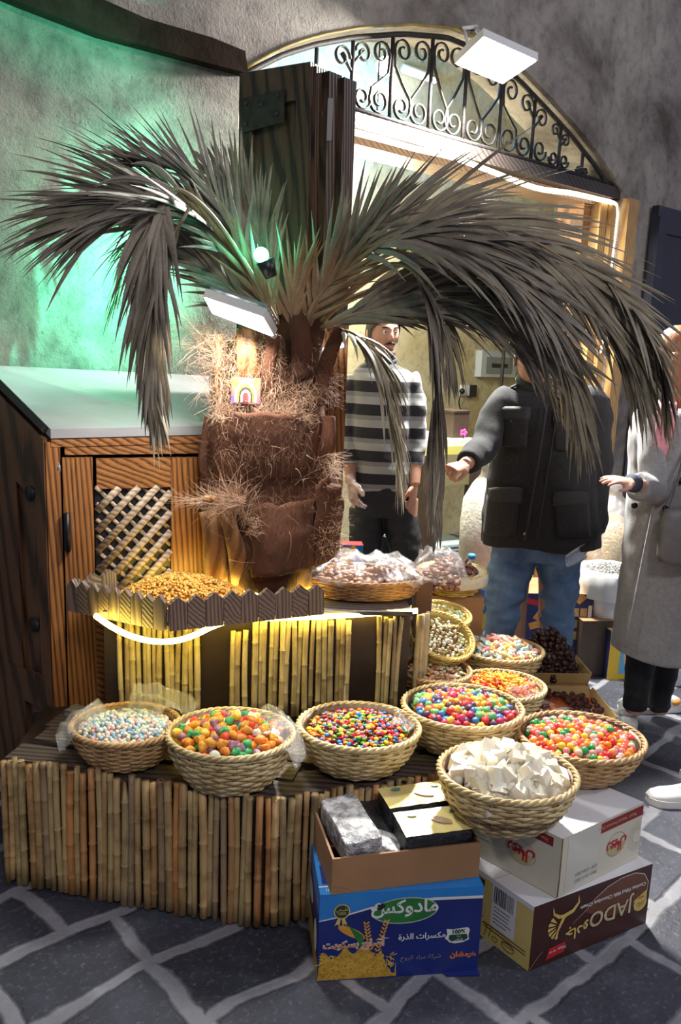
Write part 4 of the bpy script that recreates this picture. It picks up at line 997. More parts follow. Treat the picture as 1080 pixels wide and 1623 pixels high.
# 2 fruit jellies
b2_, mt = basket('woven_basket', V((-.283, 2.125, PT)), .172, .110, .135, M_reed, 'straw basket heaped with sugared fruit jellies, second from the left on the plinth', oval=.87)
def jelly(n_, m):
    mb = MB(); mb.ball((0, 0, 0), (.0165, .0125, .0115), 12, 8, lambda d: 1 + .18 * math.cos(3 * math.atan2(d.y, d.x)) + .12 * noise.noise(d * 2)); return mb.mesh(n_, m)
heap((-.283, 2.125, PT), .165, .135, .040, .0255, colored('jelly', (('red', (.72, .06, .03)), ('orange', (.80, .26, .02)), ('green', (.05, .38, .12)), ('yellow', (.80, .50, .04)), ('white', (.72, .70, .60)), ('mauve', (.36, .16, .22)), ('amber', (.80, .36, .04))), jelly, sss=.25, rough=.45), 'fruit_jelly', 'fruit jelly in the second basket from the left', 'fruit jellies', 'candy', mt, flatrot=True, zj=.4, oval=.87)
# 3 chocolate lentils
b3, mt = basket('woven_basket', V((.078, 2.235, PT)), .174, .112, .118, M_reed, 'straw basket of glossy coloured chocolate lentils at the middle of the plinth', oval=.87)
heap((.078, 2.235, PT), .165, .118, .022, .0150, colored('lentil', (('red', (.55, .02, .03)), ('blue', (.02, .18, .48)), ('green', (.12, .36, .03)), ('yellow', (.74, .48, .03)), ('orange', (.75, .20, .02)), ('brown', (.09, .03, .015)), ('pink', (.65, .15, .22))), lambda n_, m: me_ball(n_, (.0078, .0078, .0045), m), rough=.18), 'chocolate_lentil', 'chocolate lentil in the middle basket of the plinth', 'chocolate lentils', 'candy', mt, flatrot=True, oval=.87)
# 4 sour berries
b4, mt = basket('woven_basket', V((.402, 2.385, PT)), .182, .116, .125, M_reed, 'straw basket of bumpy berry sweets at the right end of the plinth', oval=.87)
def berry(n_, m): return me_ball(n_, (.0128, .0128, .0118), m, 14, 10, lambda d: 1 + .30 * abs(math.sin(5 * math.atan2(d.y, d.x)) * math.sin(5 * math.acos(max(-1, min(1, d.z))))))
heap((.402, 2.385, PT), .174, .125, .026, .0235, colored('berry', (('orange', (.78, .26, .02)), ('blue', (.04, .16, .40)), ('green', (.12, .42, .14)), ('crimson', (.48, .01, .08)), ('dark purple', (.08, .02, .07)), ('yellow', (.78, .50, .05)), ('red', (.60, .03, .02))), berry, rough=.5), 'berry_sweet', 'berry sweet in the basket at the plinth right end', 'berry sweets', 'candy', mt, oval=.87)
# 5 gumballs
RT = JH + .002 + RH
b5, mt = basket('woven_basket', V((.748, 2.295, RT + .002)), .184, .112, .112, M_reedo, 'straw basket of shiny round gumballs, on the white carton nearest the woman', oval=.87)
heap((.748, 2.295, RT + .002), .176, .112, .022, .0215, colored('gumball', (('red', (.62, .03, .02)), ('orange', (.80, .24, .02)), ('green', (.03, .28, .07)), ('yellow', (.80, .52, .04)), ('pink', (.70, .25, .24)), ('coral', (.75, .12, .06)), ('pale pink', (.72, .48, .42))), lambda n_, m: me_ball(n_, .0116, m, 14, 10), rough=.2), 'gumball', 'gumball in the basket on the white carton', 'gumballs', 'candy', mt, oval=.87)
# 6 white wrapped nougat
b6, mt = basket('woven_basket', V((.474, 2.022, RT + .002)), .180, .110, .135, M_reed, 'straw basket of white paper-wrapped nougat, foremost on the white carton', band_=(4, 5), oval=.87)
def paper(n_, m, sd):
    rr = random.Random(sd); mb = MB(); s_ = .021; vs = [V((x * s_ * rr.uniform(.7, 1.3), y * s_ * rr.uniform(.6, 1.2), z * s_ * .7 * rr.uniform(.6, 1.3))) for x in (-1, 1) for y in (-1, 1) for z in (-1, 1)]
    mb.flat().add(vs, [(0, 1, 3, 2), (4, 6, 7, 5), (0, 4, 5, 1), (2, 3, 7, 6), (0, 2, 6, 4), (1, 5, 7, 3)])
    for k in range(1):   # pinched wrapper ears
        a = rr.uniform(0, 6.28); d = V((math.cos(a), math.sin(a), rr.uniform(.1, .9))).normalized(); t = d.cross(V((0, 0, 1))).normalized()
        p = d * s_ * .6; mb.add([p - t * .010, p + t * .010, p + d * .024 + t * .016 + UP * .004, p + d * .027 - t * .010], [(0, 1, 2, 3)])
    return mb.mesh(n_, m)
MP = mat('waxed_white_paper', (.86, .80, .66), rough=.4, sss=.1)
heap((.474, 2.022, RT + .002), .168, .135, .045, .037, [(paper('nougat%d' % i, MP, i), 'white') for i in range(5)], 'wrapped_nougat', 'paper-wrapped nougat in the foremost basket', 'wrapped nougat', 'candy', mt, zj=.55, oval=.87)
# hidden steps behind the plinth that carry the rear baskets
stp = empty('wooden_step', V((.62, 2.75, 0)), 'low dark wooden step behind the plinth under the rear baskets and date trays', 'step')
mb = MB().flat(); mb.prism([V((.30, 2.64, 0)), V((.565, 2.58, 0)), V((.78, 2.82, 0)), V((1.05, 2.83, 0)), V((1.09, 3.38, 0)), V((.30, 3.35, 0))], UP * .24)
mb.build('box', M_brown, stp)
def crate(x0, x1, y0, y1, z0, z1, label, m=M_card, name='carton', rz=0.0, shapes=None):
    r = empty(name, V(((x0 + x1) / 2, (y0 + y1) / 2, z0)), label, 'box')
    mb = MB().flat(); mb.box(((x0 + x1) / 2, (y0 + y1) / 2, (z0 + z1) / 2), (x1 - x0, y1 - y0, z1 - z0), rz); mb.build('box', m, r)
    mb = MB().flat(); mb.box(((x0 + x1) / 2, (y0 + y1) / 2, z1), (x1 - x0 - .002, .004, .003), rz); mb.build('lid_seam', M_card_in, r); return r
# 7 orange jelly bears
b7, mt = basket('woven_basket', V((.600, 2.765, .335)), .152, .10, .105, M_reed, 'straw basket of orange and yellow jelly bears behind the berry sweets', oval=.87)
crate(.50, .70, 2.66, 2.86, .242, .333, 'plain carton hidden beneath the basket of jelly bears')
def bear(n_, m):
    mb = MB(); mb.ball((0, 0, 0), (.008, .012, .007), 8, 6); mb.ball((0, .014, .001), .0065, 8, 6)
    for x, y in ((-.005, .019), (.005, .019)): mb.ball((x, y, .002), .0028, 6, 4)
    for x, y in ((-.008, .005), (.008, .005), (-.006, -.011), (.006, -.011)): mb.ball((x, y, .003), .004, 6, 4)
    return mb.mesh(n_, m)
heap((.600, 2.765, .335), .145, .105, .03, .024, colored('bear', (('orange', (.82, .30, .02)), ('yellow', (.84, .50, .05)), ('red', (.70, .06, .02)), ('amber', (.82, .40, .06))), bear, rough=.3, sss=.3), 'jelly_bear', 'jelly bear in the small basket behind the berry sweets', 'jelly bears', 'candy', mt, flatrot=True, oval=.87)
# 8 pastel foam twists
b8, mt = basket('woven_basket', V((.660, 3.09, .345)), .160, .10, .11, M_reed, 'pale straw basket of pastel foam twists in front of the dark dates', oval=.87)
crate(.56, .76, 2.99, 3.19, .242, .343, 'plain carton hidden beneath the basket of foam twists')
def worm(n_, m):
    mb = MB(); mb.tube(cat_pts([(-.02, 0, 0), (-.008, .006, .004), (.006, -.004, .004), (.02, .002, 0)], 9), .0075, 8); mb.ball((-.02, 0, 0), .0075, 8, 6); mb.ball((.02, .002, 0), .0075, 8, 6); return mb.mesh(n_, m)
heap((.660, 3.09, .345), .152, .11, .04, .026, colored('foam', (('pale yellow', (.80, .68, .28)), ('pink', (.78, .30, .26)), ('pale blue', (.40, .62, .66)), ('white', (.78, .74, .66)), ('orange', (.80, .42, .08))), worm, rough=.55), 'foam_twist', 'foam twist in the pale basket beside the dates', 'foam twists', 'candy', mt, flatrot=True, oval=.87)
# 9-12 small yellow-lit baskets beside the counter
crate(.265, .465, 2.60, 2.84, .242, .44, 'dark carton beneath the three small wicker baskets', M_brown)
b9, mt = basket('small_woven_basket', V((.352, 2.685, .442)), .118, .085, .080, M_reedo, 'small straw basket of flat pinkish sweets, lowest of the three beside the counter', rows=11, stakes=30, rimr=.006, group='small wicker baskets beside the counter')
def flake(n_, m): return me_ball(n_, (.012, .008, .004), m, 8, 5, lambda d: 1 + .3 * noise.noise(d * 2 + V((1, 2, 3))))
heap((.352, 2.685, .442), .110, .080, .012, .019, colored('flake', (('pink brown', (.55, .28, .2)), ('cream', (.72, .6, .42)), ('orange', (.68, .32, .1)), ('pale green', (.5, .6, .3))), flake), 'flat_sweet', 'flat sweet in the lowest small basket', 'flat sweets', 'candy', mt, flatrot=True)
b10, mt10 = basket('small_woven_basket', V((.362, 2.835, .535)), .118, .078, .080, M_reedy, 'small tilted wicker basket of mixed nuts, middle of the three beside the counter', rows=11, stakes=30, tilt=(.42, .22), rimr=.006, group='small wicker baskets beside the counter')
heap((.362, 2.835, .535), .108, .078, .012, .0165, colored('nut', (('brown', (.28, .14, .07)), ('cream', (.66, .55, .35)), ('olive', (.40, .42, .2)), ('white', (.72, .70, .6))), lambda n_, m: me_ball(n_, (.008, .006, .0055), m, 8, 6)), 'nut', 'nut in the tilted small basket', 'mixed nuts', 'nut', mt10)
crate(.28, .50, 2.86, 3.20, .242, .53, 'dark carton behind the tilted basket beside the counter', M_brown)
b11, mt11 = basket('small_woven_basket', V((.390, 2.985, .56)), .112, .078, .070, M_reedy, 'small wicker basket of pale lozenges, topmost of the three beside the counter', rows=10, stakes=30, tilt=(.12, .05), rimr=.006, group='small wicker baskets beside the counter')
heap((.390, 2.985, .56), .103, .070, .014, .019, colored('lozenge', (('pale green', (.55, .66, .42)), ('white', (.78, .76, .66)), ('yellow', (.8, .62, .2))), lambda n_, m: me_ball(n_, (.010, .007, .005), m, 8, 6)), 'lozenge', 'lozenge in the topmost small basket', 'pale lozenges', 'candy', mt11)
def stick(n_, m): mb = MB(); mb.tube([(-.022, 0, 0), (.022, 0, 0)], .0032, 6); return mb.mesh(n_, m)
heap((.33, 3.06, .545), .10, .0, .055, .018, colored('stick', (('yellow', (.82, .58, .06)), ('lemon', (.85, .70, .2))), stick), 'corn_stick', 'corn stick heaped behind the small baskets', 'corn sticks', 'snack', None, flatrot=True, oval=.8)

# dates ------------------------------------------------------------
def date(n_, m, s_=1.0): return me_ball(n_, (.0175 * s_, .0115 * s_, .0115 * s_), m, 12, 8, lambda d: 1 + .10 * noise.noise(V((d.x * 1.2, d.y * 4, d.z * 4))))
M_date = mat('glossy_dark_date', (.020, .008, .006), (.05, .018, .012), 60, 90, .5, rough=.16)
M_date2 = mat('wrinkled_red_date', (.055, .012, .010), (.10, .028, .018), 60, 120, .9, .004, rough=.22)
dbx = empty('date_box', V((.900, 3.27, .30)), 'shallow cardboard box heaped with glossy black dates behind the date tray', 'box')
def tray(par, c, L, W, H, rz, m, nm='tray_wall', th=.005, base=None):
    x = V((math.cos(rz), math.sin(rz), 0)); y = V((-x.y, x.x, 0)); mb = MB().flat(); c = V(c)
    mb.box(c + UP * .003, (L, W, .006), rz)
    mb.build('tray_base', base or m, par)
    for d, l, nn in ((y, L, x), (-y, L, x), (x, W, y), (-x, W, y)):
        mb = MB().flat(); half = (W if nn is x else L) / 2
        a = c + d * half - nn * l / 2; b = c + d * half + nn * l / 2
        mb.prism([a, b, b + UP * H + d * .012, a + UP * H + d * .012], -d * th); mb.build(nm, m, par)
M_ycard = mat('yellow_brown_card', (.42, .27, .09), (.48, .33, .14), 12, rough=.6)
crate(.77, 1.03, 3.14, 3.38, .242, .298, 'flat carton beneath the box of black dates')
tray(dbx, (.900, 3.265, .30), .27, .22, .045, .05, M_ycard)
kd = [(date('date_black', M_date), 'glossy black')]
heap((.893, 3.275, .33), .125, .0, .155, .0245, kd, 'date', 'date in the tall heap behind', 'black dates', 'date', None, zj=.4, cover=1.0, lim=300)
mb = MB(); mb.lathe((.893, 3.275, .306), [(.115, 0), (.108, .04), (.085, .09), (.05, .125), (.01, .145)], 20, caps=True); o = mb.build('date_mass', M_date); tag(o, 'lower mass of black dates in the heap', 'date', None, 'stuff')
dtr = empty('date_tray', V((.90, 3.0, .262)), 'flat cardboard tray of loose reddish-brown dates behind the gumballs', 'tray')
crate(.74, 1.02, 2.86, 3.10, .242, .261, 'black plastic-wrapped box under the flat date tray', mat('black_wrap_box', (.012, .012, .016), (.04, .04, .05), 40, 60, 1.0, .01, rough=.2), 'wrapped_box')
tray(dtr, (.875, 2.97, .262), .33, .27, .042, .05, M_ycard, base=mat('orange_tray_paper', (.62, .14, .04), (.66, .62, .58), 6, stops=(.48, .52), rough=.6))
k2 = [(date('date_red', M_date2, .95), 'wrinkled reddish-brown')]
for i in range(95):
    a, b = R.uniform(-.145, .145), R.uniform(-.11, .11)
    if abs(a + .01) < .05 and abs(b - .0) < .07: continue
    if R.random() < .15: continue
    o = instance(k2[0][0], 'date', V((.875 + a, 2.97 + b, .281 + R.uniform(0, .018))), (R.uniform(-.4, .4), R.uniform(-.4, .4), R.uniform(0, 6)), R.uniform(.9, 1.15)); tag(o, 'wrinkled reddish-brown date lying ' + zone(a, b, .15) + ' in the flat tray', 'date', 'dates in the flat tray')

# pecans in a cloth-lined basket on a carton
pk_ = P(708, 960, 3.10)
pkz = pk_.z
cb = crate(.335, .60, 3.22, 3.50, 0.0, pkz, 'plain cardboard carton under the pecan basket', M_card)
pcc = V((.475, 3.30, pkz + .002))
bp_, mt = basket('woven_basket', pcc, .135, .095, .085, M_reedy, 'cloth-lined basket of shelled pecans on a carton in front of the black-trousered man', rows=9, group=None)
mb = MB()
mb.lathe(pcc, [(.108, .088), (.128, .094), (.148, .092), (.152, .070), (.146, .045)], 60, fn=lambda a, z: 1 + .05 * noise.noise(V((math.cos(a) * 5, math.sin(a) * 5, z * 20))), caps=False)
tag(mb.build('cloth_liner', mat('cream_cloth', (.62, .55, .38), (.7, .64, .48), 30, 60, .3, rough=.8)), 'cream cloth liner folded over the rim of the pecan basket', 'cloth')
pec = me_ball('pecan', (.0165, .0095, .0085), mat('pecan_brown', (.20, .075, .035), (.30, .13, .07), 60, 80, .4, rough=.3), 12, 8, lambda d: 1 + .08 * math.sin(6 * d.x))
heap(pcc, .118, .085, .055, .0215, [(pec, 'shelled brown')], 'pecan', 'pecan in the cloth-lined basket', 'pecans', 'nut', mt, flatrot=True)

# brown wicker tray of plastic-bagged sweets on the counter
tc = V((.075, 2.745, TZ + .004))
bt, mt = basket('wicker_tray', tc, .215, .185, .062, M_reedb, 'wide brown wicker tray of bagged chocolate biscuits on the counter beside the trunk', rows=9, stakes=40, oval=.62, rimr=.006, group=None)
def cookie(n_, m):
    mb = MB(); mb.ball((0, 0, 0), (.018, .012, .012), 10, 8); mb.cur = 1
    mb.tube([V((.0 + .012 * (1 - i / 26) * math.cos(i * .55), .0122, .012 * (1 - i / 26) * math.sin(i * .55))) for i in range(22)], .0014, 4); return mb.mesh(n_, [m, M_cc])
M_cc = mat('cocoa_swirl', (.04, .015, .01), rough=.5)
ck = [(me_ball('biscuit', (.018, .013, .011), mat('tan_biscuit', (.40, .19, .09), (.55, .3, .16), 30, rough=.5), 10, 7, lambda d: 1 + .15 * noise.noise(d * 3)), 'tan')]
heap(tc, .195, .062, .02, .028, ck, 'biscuit', 'biscuit bagged in the wicker tray', 'bagged biscuits', 'biscuit', mt, oval=.62, flatrot=True)
for i in range(8):
    p = tc + V((.06 + .018 * i, -.045 + R.uniform(-.01, .02), .085 + R.uniform(-.005, .008)))
    mb = MB(); d = V((.45, -.2, .5)).normalized(); mb.tube([p, p + d * .010], .021, 18); rr_ = mb.build('swirl_biscuit', mat('orange_biscuit', (.48, .20, .08), rough=.5))
    tag(rr_, 'brown and orange swirl biscuit slice bagged at the right of the wicker tray', 'biscuit', 'swirl biscuits in the wicker tray')
    mb = MB(); q = p + d * .0105; e1 = d.cross(UP).normalized(); e2 = d.cross(e1)
    mb.tube([q + (e1 * math.cos(t * .5) + e2 * math.sin(t * .5)) * (.018 * (1 - t / 30)) for t in range(27)], .0018, 4); mb.build('cocoa_spiral', M_cc, rr_)
M_film = film('clear_plastic_film', amount=.30, bsc=22)
def sheet(c, lx, ly, h, seed, rz=0.0, n_=36, rag=.02, lab='', name='plastic_bag', cat='plastic bag', fn=None, m=None):
    mb = MB(); c = V(c); rm = Matrix.Rotation(rz, 3, 'Z')
    def f(a, b):
        x, y = (a * 2 - 1), (b * 2 - 1)
        e = 1 + .10 * noise.noise(V((x * 3, y * 3, seed)))
        z = h * max(0, (1 - max(abs(x), abs(y)) ** 3)) + rag * noise.noise(V((x * 4, y * 4, seed + 5))) + rag * .5 * abs(noise.noise(V((x * 11, y * 11, seed + 9))))
        if fn: z += fn(x, y)
        return c + rm @ V((x * lx * e, y * ly * e, z))
    mb.grid(f, n_, n_); return tag(mb.build(name, m or M_film), lab, cat)
sheet(tc + V((.00, -.01, .068)), .20, .125, .065, 3, .06, lab='clear plastic bag covering the biscuits in the brown wicker tray', rag=.035)
sheet(tc + V((-.20, .02, .05)), .07, .07, .06, 13, .5, lab='small clear plastic bag at the left end of the wicker tray', rag=.03)
sheet(tc + V((.28, .05, .05)), .09, .07, .10, 23, .2, lab='clear plastic bag of nuts between wicker tray and pecan basket', rag=.04)
mb = MB(); 
for (x, y, z) in [(R.uniform(-.07, .07), R.uniform(-.05, .05), R.uniform(.0, .07)) for _ in range(60)]:
    mb.ball(tc + V((.28 + x, .06 + y, .012 + z * (1 - (x / .09) ** 2))), (.014, .010, .009), 8, 6)
tag(mb.build('bagged_nuts', mat('pecan_brown', (0, 0, 0))), 'brown nuts inside the clear bag right of the wicker tray', 'nuts', None, 'stuff')
bx = crate(.275, .33, 2.74, 2.90, 0, TZ + .06, 'narrow dark brown upright box at the right end of the counter', mat('red_brown_box', (.10, .04, .02), (.14, .06, .03), 8, rough=.5))
# covering films over the first two baskets
def rimfilm(c, R0, H, a0, a1, out, seed, lab, drop=.0, n_=30):
    mb = MB(); c = V(c)
    def f(u, v_):
        a = a0 + (a1 - a0) * u; rad = R0 * .55 + (R0 * .5 + out) * v_
        z = H + .03 * math.sin(PI * min(1, v_ * 1.4)) - drop * max(0, v_ - .75) * 4 + .018 * noise.noise(V((u * 6, v_ * 5, seed))) + .008 * noise.noise(V((u * 20, v_ * 14, seed)))
        return c + V((math.cos(a) * rad, math.sin(a) * rad, z))
    mb.grid(f, n_, 18); return tag(mb.build('plastic_bag', M_film), lab, 'plastic bag')
rimfilm((-.600, 2.215, PT), .152, .112, PI * .78, PI * 1.25, .035, 1, 'clear plastic bag edge over the left rim of the sugar pearls', .02)
rimfilm((-.600, 2.215, PT), .152, .115, PI * .10, PI * .55, .05, 2, 'clear plastic bag edge raised behind the sugar pearls', -.03)
rimfilm((-.283, 2.125, PT), .172, .145, -PI * .16, PI * .30, .035, 3, 'crinkled clear plastic bag edge hanging off the right of the fruit jellies', .05)
rimfilm((.078, 2.235, PT), .174, .125, -PI * .10, PI * .1, -.02, 4, 'small piece of clear plastic over the right of the chocolate lentils', -.02)
rimfilm((.600, 2.765, .335), .152, .115, PI * 1.5, PI * 1.9, -.02, 5, 'clear plastic over the front of the jelly bears', 0)

# sultanas heaped on the picket shelf
hc = (sA + sB + sC + sD + sE) / 5 + V((-.055, .0, .010)); ax = (sC - sA).normalized()
M_sul = mat('golden_sultana', (.80, .36, .05), (.90, .56, .14), 50, 90, .4, rough=.35, sss=.15)
M_sul2 = mat('dark_golden_sultana', (.62, .24, .03), (.76, .38, .07), 50, 90, .4, rough=.35)
sm = [me_ball('sultana', (.0066, .0048, .0044), M_sul, 7, 5), me_ball('sultana_dark', (.0066, .0048, .0044), M_sul2, 7, 5)]
def hz(x, y): return .078 * max(0, 1 - (x / .21) ** 2 - (y / .105) ** 2) ** .9 + .012
mb = MB(); mass = []; sp_ = []
i = 0
while i < 2600:
    x, y = R.uniform(-.24, .24), R.uniform(-.12, .12); p = hc + ax * x + V((-ax.y, ax.x, 0)) * y
    q = (x / .235) ** 2 + (y / .118) ** 2
    if q < 1: sp_.append((p + UP * (hz(x, y) + R.uniform(-.006, .004)), y)); i += 1
sp_.sort(key=lambda s_: -s_[0].z + s_[1] * .3)
for k, (p, y) in enumerate(sp_):
    j = 0 if R.random() < .75 else 1
    if k < 300: tag(instance(sm[j], 'sultana', p, (R.uniform(0, 3), R.uniform(0, 3), R.uniform(0, 6))), ('dark amber' if j else 'golden') + ' sultana at the ' + zone((p - hc).dot(ax), y, .13) + ' of the heap crest on the picket shelf', 'sultana', 'sultanas on the picket shelf')
    else:
        mb.cur = j; rm = Matrix.Rotation(R.uniform(0, 6), 3, 'Z') @ Matrix.Rotation(R.uniform(0, 3), 3, 'X'); mb.add([p + rm @ v.co for v in sm[j].vertices], [tuple(f.vertices) for f in sm[j].polygons])
tag(mb.build('sultana_heap', [M_sul, M_sul2]), 'the mass of golden sultanas heaped on the picket shelf', 'sultanas', None, 'stuff')
mb = MB(); mb.grid(lambda a, b: hc + ax * ((a * 2 - 1) * .23) + V((-ax.y, ax.x, 0)) * ((b * 2 - 1) * .115) + UP * (hz((a * 2 - 1) * .23, (b * 2 - 1) * .115) - .010), 24, 14)
tag(mb.build('sultana_underlayer', M_sul2), 'sultanas packed beneath the surface of the heap', 'sultanas', None, 'stuff')
# ------------------------------------------------------------------ the palm
palm = empty('palm_tree', P(425, 915, 2.78), 'shaggy palm with fibrous brown trunk and dry drooping fronds growing behind the counter', 'palm tree')
M_bark = mat('palm_fibre_mat', (.050, .016, .007), (.150, .056, .026), 9, 120, .9, .008, map_scale=(1, 1, .25), rough=.9, detail=9)
M_boot = wood('palm_leaf_base', (.16, .06, .02), (.48, .24, .09), 'z', freq=14, rough=.6)
M_fib = mat('palm_fibre', (.32, .17, .10), (.52, .36, .24), 20, rough=.6)
M_fibd = mat('palm_fibre_dark', (.10, .045, .025), (.22, .11, .06), 20, rough=.7)
TB = P(425, 915, 2.78); TBz = TZ + .004
prof = [(930, 425, 82), (890, 425, 92), (850, 422, 97), (810, 420, 98), (770, 415, 96), (740, 418, 90), (705, 420, 96), (675, 422, 94), (655, 426, 88), (640, 428, 84), (600, 430, 84), (570, 434, 82), (545, 442, 76), (520, 456, 64), (480, 472, 44)]
rings = []
for y, x, hw in prof:
    p = P(x, y, 2.80); rr = hw * 2.8 / 1300 * .98
    rings.append((V((p.x, 2.80, max(p.z, TBz))), rr))
nn_ = 48; mb = MB(); vs = []; m_ = 60
cs = cat_pts([V((c.x, c.y, c.z)) for c, r in rings], m_); rs = cat_pts([V((r, 0, 0)) for c, r in rings], m_)
for i in range(m_):
    for k in range(nn_):
        a = 2 * PI * k / nn_; d = V((math.cos(a), math.sin(a), 0)); z = cs[i].z
        lump = .16 * noise.noise(V((math.cos(a) * 1.3, math.sin(a) * 1.3, z * 3.5))) + .07 * noise.noise(V((math.cos(a) * 4, math.sin(a) * 4, z * 9))) + .03 * noise.noise(V((math.cos(a) * 14, math.sin(a) * 14, z * 12)))
        # overlapping sheaths: each swells and steps in again
        saw = ((z * 3.4 + a / (2 * PI) * 1.0) % 1.0); lump += .12 * (saw - .4)
        vs.append(cs[i] + d * rs[i].x * (1 + lump))
mb.add(vs, [(i * nn_ + k, i * nn_ + (k + 1) % nn_, (i + 1) * nn_ + (k + 1) % nn_, (i + 1) * nn_ + k) for i in range(m_ - 1) for k in range(nn_)] + [tuple((m_ - 1) * nn_ + k for k in range(nn_))])
mb.build('trunk', M_bark, palm)
# leaf bases: curved strap plates hugging the trunk
def boot(pts, w0, w1, th, m, name='leaf_base', bend=.0):
    c = cat_pts(pts, 12); mb = MB(); mb.tube(c, [(w0 + (w1 - w0) * i / 11, th) for i in range(12)], 10, ref=V((0, -1, 0))); return mb.build(name, m, palm)
for pts, a, b, th, m in (
    (((345, 925, 2.66), (340, 860, 2.60), (330, 810, 2.60)), .040, .030, .012, M_boot), (((385, 925, 2.64), (372, 860, 2.58), (350, 800, 2.56), (325, 790, 2.50)), .038, .010, .010, M_boot),
    (((335, 780, 2.68), (322, 730, 2.68), (330, 660, 2.68)), .018, .012, .010, M_bark), (((515, 880, 2.68), (520, 820, 2.62), (528, 770, 2.56)), .040, .030, .014, M_bark),
    (((470, 930, 2.64), (475, 880, 2.60)), .05, .045, .012, M_boot), (((345, 640, 2.66), (345, 590, 2.62), (348, 530, 2.60)), .016, .012, .010, M_boot),
    (((430, 640, 2.62), (425, 590, 2.58), (436, 530, 2.56)), .022, .020, .012, M_bark), (((500, 640, 2.66), (520, 570, 2.62), (540, 520, 2.60)), .030, .020, .012, M_bark), (((480, 600, 2.62), (478, 540, 2.58), (470, 500, 2.58)), .035, .03, .016, M_bark),
    (((505, 760, 2.66), (520, 700, 2.62), (522, 660, 2.64)), .030, .02, .010, M_bark), (((395, 600, 2.60), (392, 560, 2.58), (390, 520, 2.60)), .04, .03, .012, M_boot)):
    boot([P(*q) for q in pts], a, b, th, m)
# fibrous sheath flaps standing off the trunk
def flap(pts_l, pts_r, m=M_bark):
    L1, L2 = cat_pts([P(*q) for q in pts_l], 16), cat_pts([P(*q) for q in pts_r], 16); mb = MB()
    def f(u, v_):
        k = int(v_ * 15); p = L1[k].lerp(L2[k], u); p = p + V((0, -1, 0)) * (.035 * math.sin(PI * u)) + V((1, 0, 1)) * .012 * noise.noise(V((u * 5, v_ * 5, pts_l[0][0])))
        return p + V((0, .001, 0))
    mb.grid(f, 14, 15); o = mb.build('fibre_sheath', m, palm); md = o.modifiers.new('s', 'SOLIDIFY'); md.thickness = .006; return o
flap(((340, 760, 2.63), (332, 700, 2.59), (345, 652, 2.56)), ((490, 760, 2.62), (492, 700, 2.57), (480, 656, 2.55)))
flap(((490, 900, 2.62), (500, 830, 2.58), (500, 770, 2.54)), ((535, 880, 2.66), (545, 800, 2.62), (530, 745, 2.62)))
flap(((398, 915, 2.57), (398, 850, 2.56), (388, 800, 2.58)), ((495, 900, 2.60), (500, 850, 2.59), (505, 790, 2.60)))
# hair-like fibres
def hairs(n_, src, dirf, length, rad=.0007, m=M_fib, curl=.5, name='fibres', seg=6):
    mb = MB()
    for i in range(n_):
        p = src(); d = dirf(); L_ = length * R.uniform(.4, 1.2); pts = [p]; cv = V((R.gauss(0, 1), R.gauss(0, 1), R.gauss(0, 1))) * curl
        for k in range(seg):
            d = (d + cv / seg + V((0, 0, -.10 / seg))).normalized(); pts.append(pts[-1] + d * L_ / seg)
        mb.tube(pts, [rad * (1 - .75 * k / seg) for k in range(seg + 1)], 3, caps=False)
    return tag(mb.build(name, m, palm), None, None, None, 'stuff')
def srcbox(x0, x1, y0, y1, Y0, Y1): return lambda: P(R.uniform(x0, x1), R.uniform(y0, y1), R.uniform(Y0, Y1))
rd = lambda x, y, z, s_: (lambda: (V((x, y, z)) + V((R.gauss(0, s_), R.gauss(0, s_), R.gauss(0, s_)))).normalized())
hairs(420, srcbox(345, 470, 640, 668, 2.54, 2.62), rd(0, -.4, .7, .5), .055, curl=1.2)
hairs(260, srcbox(440, 500, 610, 680, 2.58, 2.64), rd(.6, -.4, .5, .5), .07, curl=1.4)
hairs(1300, srcbox(338, 445, 525, 648, 2.56, 2.63), rd(0, -.4, -.7, .4), .05, .0007, curl=1.0)
hairs(230, srcbox(325, 365, 530, 640, 2.58, 2.66), rd(-.9, -.2, .3, .5), .10, curl=1.8, seg=9)
hairs(80, srcbox(318, 350, 515, 560, 2.58, 2.66), rd(-.8, -.2, .6, .4), .20, curl=2.2, seg=11)
hairs(230, srcbox(325, 390, 785, 815, 2.50, 2.58), rd(-.6, -.4, .4, .5), .08, curl=1.3, seg=8)
hairs(60, srcbox(355, 395, 780, 840, 2.52, 2.56), rd(.0, -.3, 1, .3), .17, .0009, curl=.9, seg=9)
hairs(50, srcbox(300, 340, 790, 800, 2.48, 2.54), rd(-1, -.1, .15, .15), .09, .0010, curl=.7, seg=9)
hairs(40, srcbox(372, 392, 790, 800, 2.50, 2.52), rd(-1, -.1, .05, .25), .14, .0009, curl=.7, seg=9)
hairs(110, srcbox(390, 412, 820, 850, 2.52, 2.55), rd(.4, -.5, .1, .8), .035, .0007, curl=1.5)
hairs(620, srcbox(505, 535, 720, 880, 2.56, 2.68), rd(.5, -.3, .0, .6), .07, curl=1.6)
hairs(300, srcbox(500, 535, 540, 640, 2.58, 2.66), rd(.7, -.3, -.2, .5), .055, .0006, M_fibd, curl=1.4)
hairs(700, srcbox(345, 500, 690, 900, 2.56, 2.60), rd(0, -.1, -1, .35), .05, .0006, M_fibd, curl=.8)
hairs(400, srcbox(345, 500, 560, 700, 2.54, 2.60), rd(0, -.2, -1, .4), .05, .0006, M_fibd, curl=.9)
hairs(160, srcbox(330, 345, 640, 800, 2.60, 2.68), rd(-.8, -.2, .2, .5), .05, .0006, M_fibd, curl=1.4)
hairs(36, srcbox(350, 520, 640, 900, 2.50, 2.56), rd(.2, -.5, .2, .9), .13, .0006, M_fib, curl=1.6, seg=9)

